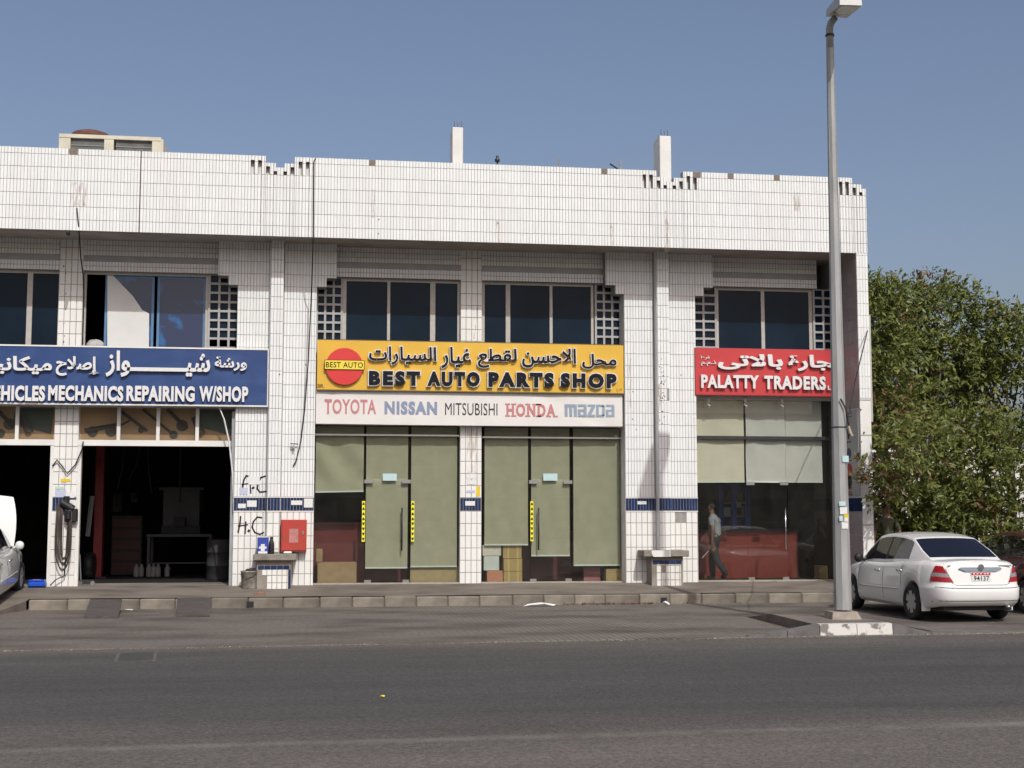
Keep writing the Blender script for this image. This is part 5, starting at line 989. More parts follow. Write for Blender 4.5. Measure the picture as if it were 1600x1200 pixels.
# ------------------------------------------------------------------ inside the garage
lf = thing('car_lift', 'dark red steel lift column with a grey arm inside the garage', 'car lift', (P(152, 900, 3.6)[0], 3.6, 0.33))
x0, x1 = P(147, 800, 3.6)[0], P(161, 800, 3.6)[0]
q = MB(); q.bbox(x0, x1, 3.6, 3.85, 0.33, 3.9, 0.01); part('column', q, mat('worn_red_steel', (0.24, 0.02, 0.02), 0.5, var=0.3, scale=4), lf)
q = MB(); q.box(x0 - 0.1, x1 + 0.12, 3.5, 4.0, 0.331, 0.37); part('base_plate', q, M['darkmetal'], lf)
q = MB(); A = Vector(P(137, 838, 3.4)); B = Vector(P(144, 775, 3.4)); q.tube([A, B], 0.05, 4); part('arm', q, mat('grey_arm', (0.28, 0.28, 0.28), 0.5), lf)
q = MB(); q.lathe([(0.2, -0.08), (0.28, -0.1), (0.3, 0), (0.28, 0.1), (0.2, 0.08)], (P(141, 865, 3.3)[0], 3.3, 0.63), 'x', 20); solo('spare_tyre', q, M['black'], 'black tyre leaning by the lift column inside the garage', 'tyre', smooth=True)
jk = thing('trolley_jack', 'small trolley jack with a caster on the garage floor by the left jamb', 'jack', (P(140, 912, 0.7)[0], 0.7, 0.33)); c = P(138, 908, 0.7)
q = MB(); q.bbox(c[0] - 0.2, c[0] + 0.12, 0.64, 0.76, 0.36, 0.44, 0.01); q.tube([(c[0] - 0.15, 0.7, 0.42), (c[0] - 0.22, 0.9, 0.95)], 0.02, 6); part('jack_body', q, M['darkmetal'], jk)
for dx_ in (-0.15, 0.1): q = MB(); q.lathe([(0.045, -0.02), (0.045, 0.02)], (c[0] + dx_, 0.62, 0.378), 'y', 12); part('caster', q, M['steel'], jk)
wb = thing('workbench', 'dark steel workbench at the back of the open garage', 'workbench', (-3.2, 4.6, 0.33))
q = MB(); q.box(-3.9, -2.4, 4.4, 5.2, 1.25, 1.31); part('top', q, M['darkmetal'], wb)
for x in (-3.88, -2.47): 
    for y in (4.42, 5.12): q = MB(); q.box(x, x + 0.06, y, y + 0.06, 0.33, 1.25); part('leg', q, M['darkmetal'], wb)
q = MB(); q.box(-3.85, -2.45, 4.45, 5.15, 0.62, 0.65); part('shelf', q, M['darkmetal'], wb)
q = MB(); q.box(-3.6, -2.75, 5.0, 5.06, 1.32, 2.35); q.box(-3.7, -2.65, 4.96, 5.0, 2.35, 2.42); part('back_board', q, mat('grey_back_board', (0.07, 0.07, 0.073), 0.6), wb)
bm_ = None
for i, px in enumerate((213, 221, 233, 240, 247, 261.5)):
    c = P(px, 885, 4.3); q = MB(); q.lathe([(0.06, 0.0), (0.065, 0.02), (0.065, 0.2), (0.03, 0.25), (0.03, 0.29)], (0, 0, 0), 'z', 12)
    if bm_ is None: bm_ = q.mesh('oil_jug', mat('white_plastic', (0.20, 0.20, 0.20), 0.5))
    o = link('oil_jug', bm_); o.location = (c[0], 4.3, 0.332); o['category'] = 'bottle'; o['group'] = 'oil jugs on the garage floor'; o['label'] = ['leftmost pale oil jug on the dark garage floor', 'second oil jug from the left on the garage floor', 'third oil jug from the left, beside the gap in the row', 'fourth oil jug from the left in the garage row', 'fifth oil jug from the left, before the second gap', 'rightmost oil jug standing apart on the garage floor'][i]
for i, (xa, ya, xb, yb_, l_) in enumerate(((195, 700, 183, 765, 'left loop'), (219, 700, 200, 752, 'middle loop'), (231, 700, 237, 772, 'straight drop'), (282, 700, 281, 785, 'right drop'))):
    q = MB(); A = P(xa, ya, 3.0); B = P(xb, yb_, 3.0); q.tube([(A[0], 3, 4.5), A, (A[0] * 0.7 + B[0] * 0.3, 3, A[2] * 0.5 + B[2] * 0.5), B], 0.02, 5)
    solo('ceiling_hose', q, M['black'], ['black hose hanging leftmost from the garage ceiling', 'curved black hose second from left under the garage ceiling', 'black hose hanging straight in the middle of the garage', 'black hose hanging nearest the right garage jamb'][i], 'hose', 'hoses hanging in the garage', smooth=True)

# ------------------------------------------------------------------ kerb ramps, litter, drain cover
plate = mat('oily_timber_plate', (0.055, 0.047, 0.046), 0.75, col2=(0.105, 0.09, 0.085), scale=6, stretch=(0.6, 3, 1), bump=0.4)
def ramp(px, label):
    (tl, tr, br_, bl) = px; top = [G(tl[0], tl[1], 0.225), G(tr[0], tr[1], 0.225)]; bot = [G(br_[0], br_[1], 0.035), G(bl[0], bl[1], 0.035)]
    q = MB(); v = [top[0], top[1], bot[0], bot[1]]; q.add([p for p in v] + [(p[0], p[1], p[2] - 0.03) for p in v], [(3, 2, 1, 0), (4, 5, 6, 7), (0, 1, 5, 4), (1, 2, 6, 5), (2, 3, 7, 6), (3, 0, 4, 7)])
    solo('kerb_ramp', recalc(q), plate, label, 'ramp', 'ramps laid against the kerb')
ramp(((141, 936), (191, 936), (185, 963), (131, 963)), 'left dark timber ramp laid slanted against the kerb before the garage')
ramp(((277, 934), (328.5, 934), (327.5, 961), (275, 961)), 'right dark ramp plate laid against the kerb before the garage')
def litter(px, py, Z, sz, m_, label, name='litter', cat='litter', h=0.02):
    c = G(px, py, Z); q = MB(); n = 9; ring = [(c[0] + sz[0] * math.cos(2 * math.pi * i / n) * random.uniform(0.6, 1.1), c[1] + sz[1] * math.sin(2 * math.pi * i / n) * random.uniform(0.6, 1.1), Z + 0.004 + random.uniform(0, h)) for i in range(n)]
    q.add(ring + [(c[0], c[1], Z + h * 1.3)], [(i, (i + 1) % n, n) for i in range(n)]); solo(name, q, m_, label, cat)
litter(845, 947.5, 0.0, (0.42, 0.07), M['paper'], 'crumpled white plastic strip lying at the foot of the kerb', h=0.06)
litter(200, 954, 0.0, (0.12, 0.08), M['paper'], 'flat white paper scrap beside the left ramp')
litter(598, 1090, -0.012, (0.03, 0.02), M['yellow'], 'tiny yellow scrap lying in the middle of the road')
litter(1040, 946, 0.0, (0.10, 0.05), M['paper'], 'white paper cup crushed in the kerb drain hole', 'paper_cup', 'cup', 0.07)
lv = MB()
for i in range(260):
    x = random.gauss(P(960, 940, -1.8)[0], 0.75); y = KY - abs(random.gauss(0.02, 0.05)) - 0.01; s_ = random.uniform(0.012, 0.03); a0 = random.uniform(0, 6.28); z = 0.004 + random.uniform(0, 0.03)
    lv.add([(x + s_ * math.cos(a0), y + s_ * math.sin(a0), z), (x - s_ * 0.5 * math.sin(a0), y + s_ * 0.5 * math.cos(a0), z + random.uniform(0, .02)), (x - s_ * math.cos(a0), y - s_ * math.sin(a0), z), (x + s_ * 0.5 * math.sin(a0), y - s_ * 0.5 * math.cos(a0), z + random.uniform(0, .02))], [(0, 1, 2, 3)])
o = link('dry_leaves', lv.mesh('dry_leaves', mat('dry_leaf', (0.26, 0.11, 0.055), 0.8, island=0.5))); o['kind'] = 'stuff'; o['label'] = 'dry brown leaves gathered along the kerb before the right pier'; o['category'] = 'leaves'
for px, lab in ((391, 'drain_hole'), (1037, 'drain_hole')):
    c = P(px, 941 if px < 500 else 937, KY); q = MB(); q.box(c[0] - 0.065, c[0] + 0.065, KY - 0.012, KY + 0.02, 0.02, 0.125); part('drain_hole', q, M['black'], sidewalk)
c0 = [G(x, y, -0.0095) for x, y in ((184, 1019), (246, 1017), (243, 1033), (178, 1034))]
dc = thing('drain_cover', 'rectangular worn drain cover set in the road edge before the garage', 'drain cover', c0[3]); q = MB(); q.add(c0, [(3, 2, 1, 0)]); part('rim', q, mat('pale_cement_rim', (0.125, 0.113, 0.10), 0.9, var=0.3), dc)
cen = (sum(p[0] for p in c0) / 4, sum(p[1] for p in c0) / 4)
q = MB(); q.add([(cen[0] + (p[0] - cen[0]) * 0.85, cen[1] + (p[1] - cen[1]) * 0.8, -0.0055) for p in c0], [(3, 2, 1, 0)]); part('lid', q, mat('cast_iron', (0.07, 0.064, 0.06), 0.7, var=0.4, scale=14, bump=0.5), dc)

# clutter deeper in the garage
dk = mat('greasy_grey', (0.05, 0.05, 0.052), 0.6, var=0.4, scale=6, spec=0.2)
tc2 = thing('tool_cabinet', 'dark tool cabinet with drawers left of the workbench in the garage', 'cabinet', (-4.45, 5.0, 0.33))
q = MB(); q.bbox(-4.75, -4.05, 4.8, 5.4, 0.35, 1.75, 0.01); part('cabinet_body', q, dk, tc2)
for i in range(5): q = MB(); q.bbox(-4.72, -4.08, 4.775, 4.799, 0.42 + i * 0.26, 0.64 + i * 0.26, 0.006); part('drawer', q, mat('drawer_front', (0.07, 0.03, 0.03), 0.4, spec=.2), tc2)
for x_, lab in ((-1.95, 'dark oil drum near the right garage jamb'), (-2.0, 'second oil drum behind the first near the right garage jamb')):
    y_ = 2.7 if x_ > -1.98 else 3.5; q = MB(); q.lathe([(.28, 0), (.29, .02), (.28, .3), (.295, .31), (.28, .32), (.28, .6), (.295, .61), (.28, .62), (.285, .88), (.25, .885)], (x_ - .15, y_, .331), 'z', 20); solo('oil_drum', q, dk, lab, 'drum', 'oil drums in the garage', smooth=True)
for i in range(4):
    q = MB(); q.lathe([(.17, 0), (.27, .01), (.31, .05), (.31, .15), (.27, .19), (.17, .2)], (-2.25, 6.3, .331 + i * .205), 'z', 24); solo('stacked_tyre', q, M['black'], ['lowest', 'second', 'third', 'uppermost'][i] + ' tyre of the stack at the back of the garage', 'tyre', 'tyres stacked in the garage', smooth=True)
pp = mat('grimy_poster', (0.16, 0.15, 0.135), 0.8, var=0.5, scale=9, spec=.1)
for i, (x0, x1, y0, y1) in enumerate(((176, 190, 771, 800), (204, 214, 770, 785), (296, 318, 768, 800))):
    a_ = pbox(x0, x1, y0, y1, 7.85); q = MB(); q.box(a_[0], a_[1], 7.865, 7.878, a_[2], a_[3]); solo('wall_poster', q, pp, ['grimy poster on the garage back wall beside the lift column', 'small grimy notice on the garage back wall left of the workbench', 'grimy poster on the garage back wall right of the workbench'][i], 'poster', 'posters on the garage back wall')
q = MB(); q.box(-3.6, -2.7, 4.7, 4.95, 1.312, 1.5); q.box(-3.3, -3.05, 4.6, 4.8, 1.5, 1.72); solo('engine_block', q, dk, 'greasy engine part standing on the garage workbench', 'engine part')
# ------------------------------------------------------------------ cars
def lerp_tab(tab, x):
    xs = [p[0] for p in tab]; ys_ = [p[1] for p in tab]; return float(np.interp(x, xs, ys_))
def smooth_tab(tab, n=400, k=9):
    xs = np.linspace(tab[0][0], tab[-1][0], n); ys_ = np.interp(xs, [p[0] for p in tab], [p[1] for p in tab])
    pad = np.concatenate([np.full(k, ys_[0]), ys_, np.full(k, ys_[-1])]); ys2 = np.convolve(pad, np.ones(2 * k + 1) / (2 * k + 1), 'valid')
    return list(zip(xs.tolist(), ys2.tolist()))
class Car:
    WR, WC = 0.305, 0.30
    RA, FA = -1.24, 1.36
    deck = smooth_tab([(-2.3, .93), (-2.16, .99), (-2.08, 1.025), (-1.6, 1.045), (-1.2, 1.025), (0, .965), (0.9, .955), (1.5, .885), (1.95, .76), (2.25, .62)])
    hw = [(0, .775), (.08, .82), (.2, .842), (.45, .852), (.62, .848), (.76, .838), (.80, .826), (.9, .812), (.955, .785), (.985, .75), (1.0, .715)]
    yr = [(0, 2.10), (.06, 2.17), (.18, 2.215), (.40, 2.22), (.445, 2.205), (.47, 2.155), (.6, 2.14), (.8, 2.12), (.93, 2.10), (1.0, 2.04)]
    yf = [(0, 2.08), (.1, 2.17), (.3, 2.21), (.5, 2.20), (.7, 2.13), (.9, 2.02), (1.0, 1.92)]
    NR, NF = 6.0, 4.0
    def __init__(s):
        phi = np.linspace(-math.pi / 2, math.pi / 2, 3001); x = np.abs(np.cos(phi)); y = np.abs(np.sin(phi))
        n = np.where(phi < 0, s.NR, s.NF); X = .85 * x ** (2 / n); Y = np.sign(phi) * 2.2 * y ** (2 / n)
        d = np.concatenate([[0], np.cumsum(np.hypot(np.diff(X), np.diff(Y)))]); s.tt = d / d[-1]; s.phi = phi
        s.px = X; s.py = Y
    def zb(s, y):
        b = float(np.interp(y, [-2.3, -2.0, -1.7, -.8, .9, 1.8, 2.3], [.29, .27, .22, .20, .20, .20, .22]))
        for c in (s.RA, s.FA):
            d = abs(y - c)
            if d < .345: b = max(b, s.WC + math.sqrt(max(0, .345 ** 2 - d * d)))
        return b
    def S(s, t, v, off=0.0):
        ph = float(np.interp(t, s.tt, s.phi)); n = s.NR if ph < 0 else s.NF
        w = lerp_tab(s.hw, v); L = lerp_tab(s.yr, v) if ph < 0 else lerp_tab(s.yf, v)
        cx, sy = abs(math.cos(ph)) ** (2 / n), abs(math.sin(ph)) ** (2 / n)
        x = (w + off) * cx; y = math.copysign((L + off) * sy, ph)
        zt = lerp_tab(s.deck, y) - 0.035; b = s.zb(y); return (x, y, b + (zt - b) * v)
    def t_side(s, y): return float(np.interp(y, s.py[300:-300], s.tt[300:-300]))
    def t_rear(s, x): k = s.phi < -0.02; return float(np.interp(x, s.px[k], s.tt[k]))
    roof = smooth_tab([(-1.70, 1.0), (-1.64, 1.02), (-.86, 1.40), (-.5, 1.452), (-.1, 1.472), (.25, 1.46), (.5, 1.415), (1.18, .95), (1.24, .93)], k=6)
    def G(s, y, u):
        """greenhouse section: u 0..1 up the side, 1..2 across to the middle"""
        zt = lerp_tab(s.roof, y); zbl = min(lerp_tab(s.deck, y) - 0.045, zt); h = max(zt - zbl, 0.0)
        wb = float(np.interp(y, [-1.68, -1.3, -.4, .5, 1.2], [.62, .70, .745, .745, .68])); wt = wb - h * .37
        if u <= 1: q = u; x = wb + (wt - wb) * (q ** 1.15); z = zbl + (h * 0.93) * q
        else: q = (u - 1); x = wt * (1 - q) ; z = zbl + h * (.93 + .07 * (1 - (1 - q) ** 2.6)); x = wt * (1 - q ** 1.25)
        return (x, y, z)
car = Car()
def car_parts(root, paint, glassm, lamp=True, plate=None, mirror=None, hood_open=False):
    L = lambda nm, mb, m, par=None, sm=True, lab=None: part(nm, mb, m, par or root, sm, lab)
    vs_ = [0, .03, .08, .14, .2, .3, .4, .43, .455, .475, .56, .68, .8, .88, .93, .965, .985, 1.0]
    ts = np.concatenate([np.linspace(0, .16, 22)[:-1], np.linspace(.16, .86, 170)[:-1], np.linspace(.86, 1, 22)]).tolist()
    right = [[car.S(t, v) for t in ts] for v in vs_]
    body = MB()
    body.grid(right); body.grid([[(-p[0], p[1], p[2]) for p in reversed(r)] for r in right])
    top = right[-1]; rows = []
    for x, y, z in top:
        if hood_open and y > 0.95: z -= 0.12
        rows.append([(x * math.cos(math.pi * k / 12), y, z + 0.035 * (1 - abs(math.cos(math.pi * k / 12)) ** 2.2)) for k in range(13)])
    body.grid(rows)
    lip = [[(p[0], p[1], p[2]) for p in right[0]], [(p[0] * 0.82, p[1] * .98, p[2] + .01) for p in right[0]]]
    body.grid(list(reversed(lip))); body.grid([[(-p[0], p[1], p[2]) for p in r] for r in lip])
    # greenhouse: painted cells stay in the body, glazed cells become windows
    ysn = sorted(set([-1.70, -1.66, -1.60, -1.55, -1.50, -0.92, -0.88, -0.80, -.84, -.10, -.02, .45, .50, .55, 1.05, 1.10, 1.16] + np.linspace(-1.64, 1.14, 66).tolist()))
    us = [0, .07, .12, .3, .5, .7, .84, .90, 1.0, 1.02, 1.06, 1.12, 1.3, 1.5, 1.7, 1.85, 2.0]
    wins = {'rear_window': MB(), 'windscreen': MB(), 'side_window_a': MB(), 'side_window_b': MB(), 'side_window_c': MB(), 'side_window_d': MB(), 'door_pillar_a': MB(), 'door_pillar_b': MB()}
    for sgn in (1, -1):
        for i in range(len(ysn) - 1):
            for j in range(len(us) - 1):
                ym = (ysn[i] + ysn[i + 1]) / 2; um = (us[j] + us[j + 1]) / 2
                q = [car.G(ysn[i], us[j]), car.G(ysn[i + 1], us[j]), car.G(ysn[i + 1], us[j + 1]), car.G(ysn[i], us[j + 1])]
                h = lerp_tab(car.roof, ym) - lerp_tab(car.deck, ym)
                tgt = body
                if um < 1:
                    if .12 < um < .90 and h > .09:
                        if -.02 < ym < .98: tgt = wins['side_window_a' if sgn > 0 else 'side_window_b']
                        elif -.10 < ym < -.02: tgt = wins['door_pillar_a' if sgn > 0 else 'door_pillar_b']
                        elif -.96 < ym < -.10: tgt = wins['side_window_c' if sgn > 0 else 'side_window_d']
                elif um > 1.06:
                    if -1.55 < ym < -.90: tgt = wins['rear_window']
                    elif .50 < ym < 1.10: tgt = wins['windscreen']
                off = 0.004 if tgt is not body else 0
                q = [(p[0] * sgn, p[1], p[2] - off) for p in q]
                if sgn < 0: q.reverse()
                tgt.add(q, [(0, 1, 2, 3)])
    def weld(mb):
        bm = bmesh.new(); vv = [bm.verts.new(p) for p in mb.v]
        for f in mb.f:
            try: bm.faces.new([vv[k] for k in f])
            except ValueError: pass
        bmesh.ops.remove_doubles(bm, verts=bm.verts[:], dist=0.0006); bmesh.ops.recalc_face_normals(bm, faces=bm.faces[:]); o = MB(); o.bm(bm); return o
    bo = L('body', weld(body), paint)
    for nm, mb in wins.items(): L(nm.rsplit('_', 1)[0] if nm[-2] == '_' else nm, weld(mb), glassm if 'pillar' not in nm else M['black'])
    inner = MB(); inner.box(-.60, .60, -2.0, 1.95, .2, .60); inner.box(-.66, .66, -1.9, 1.0, .60, .80); inner.box(-.78, .78, -.85, .95, .205, .5); L('underbody', inner, M['black'], None, False)
    # seats seen through the glass
    for sx in (-.36, .36):
        q = MB(); q.bbox(sx - .24, sx + .24, -.15, .0, .7, 1.15, .05); q.bbox(sx - .12, sx + .12, -.12, -.03, 1.15, 1.3, .03); L('seat', q, mat('seat_cloth', (.10, .10, .10), .9), None, False)
    # seams
    seam = mat('seam_shadow', (.05, .05, .05), .8)
    def seam_line(pts, r=.005, nm='panel_seam', m=None):
        q = MB(); q.tube(pts, r, 5); L(nm, q, m or seam, bo, False)
    for sg in (1, -1):
        f = lambda t, v: (lambda p: (p[0] * sg, p[1], p[2]))(car.S(t, v, -.001))
        for ytop, ybot, vb in ((.98, .93, .06), (-.06, -.06, .04)): seam_line([f(car.t_side(ybot + (ytop - ybot) * k / 8), vb + (.97 - vb) * k / 8) for k in range(9)])
        seam_line([f(car.t_side(y), v) for y, v in ((-.98, .97), (-.98, .75), (-.95, .6), (-.90, .42), (-.86, .2), (-.84, .05))])
        seam_line([f(car.t_side(-.84 + 1.77 * k / 12), .055) for k in range(13)])
        q = MB(); q.tube([(lambda p: (p[0] * sg, p[1], p[2]))(car.S(car.t_side(-.80 + 1.68 * k / 12), .40 if True else 0, .002)) for k in range(13)], .016, 6); L('side_moulding', q, paint, bo)
        for y in (.08, -.84):
            p = car.S(car.t_side(y), .80); q = MB(); q.tube([((p[0] + .004) * sg, y - .09, p[2]), ((p[0] + .03) * sg, y - .07, p[2] + .004), ((p[0] + .03) * sg, y + .07, p[2] + .004), ((p[0] + .004) * sg, y + .09, p[2])], .019, 6); L('door_handle', q, M['chrome'], bo)
        # mirror
        q = MB(); p = car.S(car.t_side(.86), .99); q.lathe([(.01, -.05), (.07, -.045), (.085, 0), (.075, .05), (.01, .075)], ((p[0] + .13) * sg, .86, p[2] + .07), 'y', 14); q.tube([((p[0] + .0) * sg, .88, p[2] + .02), ((p[0] + .1) * sg, .87, p[2] + .05)], .03, 6)
        L('wing_mirror', q, mirror or M['black'])
    # rear: boot lid seam, bumper lines
    rear = lambda x, v, off=.0: (lambda p: p)(car.S(car.t_rear(abs(x)), v, off))
    def rp(x, v, off=.0): p = rear(x, v, off); return (math.copysign(p[0], x) if abs(x) > 1e-6 else 0, p[1], p[2])
    for sg in (1, -1): seam_line([rp(sg * x, v) for x, v in ((.64, .97), (.60, .85), (.54, .7), (.50, .54), (.44, .505))])
    seam_line([rp(-.44 + .88 * k / 10, .505) for k in range(11)]); seam_line([rp(-.74 + 1.48 * k / 20, .445) for k in range(21)], .006); seam_line([rp(-.78 + 1.56 * k / 20, .13) for k in range(21)], .006)
    if lamp:
        rl, wl = mat('red_lens', (.33, .008, .012), .12, var=.15, scale=30), mat('clear_lens', (.30, .29, .29), .1, var=.35, scale=40)
        for sg in (1, -1):
            par = None
            for k, (v0, v1, m_) in enumerate(((.57, .68, rl), (.68, .765, wl), (.765, .92, rl))):
                q = MB(); rows = []
                for a in range(7):
                    v = v0 + (v1 - v0) * a / 6; g_ = (v - .57) / .35
                    ti = car.t_rear(.475 + .17 * g_); to = car.t_side(-1.93 - .09 * g_ ** 1.5)
                    rows.append([(lambda p: (p[0] * sg, p[1], p[2]))(car.S(ti + (to - ti) * c / 14, v, .007)) for c in range(15)])
                q.grid(rows if sg > 0 else [list(reversed(r)) for r in rows])
                o = L('tail_light' if k == 0 else 'lamp_segment', q, m_, par); par = par or o
    if plate:
        py = rear(0, .66)[1] - .012
        pl = MB(); pl.bbox(-.17, .17, py, py + .02, .675, .835, .004); po = L('number_plate', pl, M['paper'], None, False)
        q = MB(); q.box(-.166, .166, py - .002, py, .785, .831); L('plate_stripe', q, mat('plate_red', (.45, .02, .03), .5), po, False)
        q = MB()
        for x in (-.12, -.06, .0, .07, .12): q.box(x - .02, x + .014, py - .003, py - .0021, .80, .817)
        L('plate_script', q, M['paper'], po, False)
        PLATES.append((plate, root, py, po))
        gy = rear(0, .80)[1] - .02
        q = MB(); q.prism([(-.38, .895), (-.27, .845), (.27, .845), (.38, .895), (.34, .915), (-.34, .915)], gy, gy + .03); L('boot_garnish', recalc(q), mat('garnish_chrome', (.50, .58, .66), .25, metal=.6), None, False)
        q = MB(); q.lathe([(.035, -.008), (.052, -.008), (.052, .008), (.035, .008)], (0, gy - .01, .915), 'y', 20); q.lathe([(.012, -.009), (.022, -.009), (.022, .009), (.012, .009)], (0, gy - .01, .915), 'y', 14); L('emblem', q, M['chrome'], None, False)
        q = MB(); q.box(.34, .56, rear(.45, .9)[1] - .006, rear(.45, .9)[1] + .01, .93, .945); L('model_badge', q, mat('badge_grey', (.18, .18, .18), .4), None, False); q = MB(); q.box(-.55, -.50, rear(.5, .9)[1] - .006, rear(.5, .9)[1] + .01, .935, .947); L('model_badge', q, mat('badge_grey', (.18, .18, .18), .4), None, False)
        q = MB(); q.tube([(.45, -2.05, .27), (.45, -2.20, .265)], .028, 10); L('exhaust_tip', q, M['steel'])
        for sg in (1, -1): q = MB(); q.box(sg * .74 - .075, sg * .74 + .075, car.RA - .40, car.RA - .385, .17, .34); L('mud_flap', q, paint, None, False)
    # wheels
    tyre = MB(); tyre.lathe([(.20, -.075), (.225, -.09), (.285, -.088), (.303, -.06), (.303, .06), (.285, .088), (.225, .09), (.20, .075)], (0, 0, 0), 'x', 36)
    rim = MB(); rim.lathe([(.001, .045), (.20, .045), (.205, .07), (.19, .078), (.185, .06), (.001, .055)], (0, 0, 0), 'x', 30, 0)
    for k in range(6):
        a = k * math.pi / 3; ca, sa = math.cos(a), math.sin(a)
        prof = [(.03, -.045), (.03, .045), (.185, .062), (.185, -.062)]
        vv = [(d, r * ca - w * sa, r * sa + w * ca) for d in (.058, .078) for r, w in prof]
        rim.add(vv, [(4, 5, 6, 7), (0, 1, 5, 4), (1, 2, 6, 5), (2, 3, 7, 6), (3, 0, 4, 7)], 1)
    rim.lathe([(.001, .082), (.045, .08), (.05, .055)], (0, 0, 0), 'x', 16, 1)
    mt = tyre.mesh('wheel', M['tyre'], True); mr = rim.mesh('rim', [M['black'], M['hub']], False)
    for sx in (1, -1):
        for wy in (car.RA, car.FA):
            w = bpy.data.objects.new('wheel', mt); COL.objects.link(w); w.parent = root; w.location = (.745 * sx, wy, .303); w.rotation_euler = (random.uniform(0, 6), 0, 0 if sx > 0 else math.pi)
            r = bpy.data.objects.new('rim', mr); COL.objects.link(r); r.parent = w
    return bo
M['tyre'] = mat('tyre_rubber', (.02, .02, .021), .8, var=.3, scale=20); M['hub'] = mat('silver_hubcap', (.42, .42, .42), .4, metal=.3, var=.1)
PLATES = []
def carpaint(name, col, rough=.22): m = mat(name, col, rough, var=.05, scale=2, spec=.5); m.node_tree.nodes['Principled BSDF'].inputs['Coat Weight'].default_value = .6; m.node_tree.nodes['Principled BSDF'].inputs['Coat Roughness'].default_value = .06; return m
tint = mat('black_car_glass', (.006, .007, .014), .05, spec=.5, var=.1); clearg = glass_mat('car_glass', (.55, .60, .55), 1.0)
c1 = thing('white_sedan', 'white four-door sedan parked nose to the kerb behind the lamp post', 'car', (10.92, -4.95, 0.004), local=True)
car_parts(c1, carpaint('white_car_paint', (.74, .735, .71)), tint, plate='94137')
c2 = thing('maroon_sedan', 'dark maroon sedan parked beyond the white car at the right edge', 'car', (13.62, -4.0, 0.004), local=True, rz=R(-3))
car_parts(c2, carpaint('maroon_car_paint', (.075, .012, .016)), clearg)
cA, cB = G(1, 966, 0.03), G(36, 924, 0.29)
c3 = thing('silver_car', 'silver white car with its bonnet raised, standing in the left garage entrance', 'car', (-6.52, -1.55, 0.13), local=True, rz=R(1.5))
c3.rotation_euler = (R(5.0), 0, R(1.5))
bo3 = car_parts(c3, carpaint('silver_white_paint', (.52, .53, .52)), tint, mirror=mat('white_mirror', (.7, .7, .7), .3), hood_open=True)
q = MB(); hood = []
for k in range(9):
    y = 1.0 + 1.1 * k / 8; w_ = .72 - .10 * (k / 8) ** 2; hood.append([(w_ * (i / 4 - 1), 0, 0) for i in range(9)])
rows_o, rows_i = [], []
for k in range(9):
    l = 1.08 * k / 8; w_ = .73 - .13 * (k / 8) ** 2.5; an = R(58); rows_o.append([(w_ * (i / 4 - 1), 1.0 + l * math.cos(an) + .05 * math.sin(math.pi * k / 8), .95 + l * math.sin(an) + .05 * (1 - (i / 4 - 1) ** 2)) for i in range(9)])
    rows_i.append([(p[0] * .97, p[1] + .035, p[2] - .02) for p in rows_o[-1]])
q.grid(rows_o); q.grid([list(reversed(r)) for r in rows_i]); part('raised_bonnet', recalc(q), carpaint('white_bonnet_paint', (.62, .62, .60)), c3, True, label='white bonnet standing open')
# ------------------------------------------------------------------ people
def build_people(specs):
    """each spec: name, label, joints {n: (pos, radius, region)}, edges, root, place fn, materials"""
    obs = []
    for sp in specs:
        J = sp['J']; names = list(J); me = bpy.data.meshes.new('person'); me.from_pydata([J[n][0] for n in names], [(names.index(a), names.index(b)) for a, b in sp['E']], [])
        o = bpy.data.objects.new('tmp', me); COL.objects.link(o)
        md = o.modifiers.new('skin', 'SKIN'); md.use_smooth_shade = True; md.branch_smoothing = .6
        for i, n in enumerate(names):
            r = J[n][1]; r = r if isinstance(r, tuple) else (r, r); r = tuple(q_ * (1.14 if q_ > .04 and J[n][2] != 'skin' else 1.0) for q_ in r); me.skin_vertices[0].data[i].radius = r; me.skin_vertices[0].data[i].use_root = (n == sp['root'])
        s = o.modifiers.new('sub', 'SUBSURF'); s.levels = 2; s.render_levels = 2; obs.append(o)
    dg = bpy.context.evaluated_depsgraph_get(); dg.update()
    for sp, o in zip(specs, obs):
        e = o.evaluated_get(dg); tm = e.to_mesh(); V = [v.co[:] for v in tm.vertices]; Fc = [tuple(p.vertices) for p in tm.polygons]; e.to_mesh_clear()
        J = sp['J']; segs = [(np.array(J[a][0]), np.array(J[b][0]), J[a][2], J[b][2]) for a, b in sp['E']]
        reg_names = sp['regions']; mi = []
        VA = np.array(V)
        for f in Fc:
            c = VA[list(f)].mean(0); best = None
            for a, b, ra, rb_ in segs:
                d = b - a; t = float(np.clip(np.dot(c - a, d) / max(np.dot(d, d), 1e-9), 0, 1)); dist = float(np.linalg.norm(c - a - d * t))
                if best is None or dist < best[0]: best = (dist, ra if t < .5 else rb_)
            reg = best[1]
            if 'reg_fn' in sp: reg = sp['reg_fn'](c, reg)
            mi.append(reg_names.index(reg))
        bpy.data.objects.remove(o)
        mb = MB(); mb.v = V; mb.f = Fc; mb.m = mi
        root = thing('person', sp['label'], 'person', sp['loc'], local=True, rz=sp['rz'])
        b = part('body', mb, sp['mats'], root, True)
        for nm, m2, mt in sp.get('extra', []): part(nm, m2, mt, root if nm != 'sub' else b, True)
skin = mat('brown_skin', (.20, .105, .065), .55, var=.1, scale=20); hairm = mat('black_hair', (.014, .011, .010), .75)
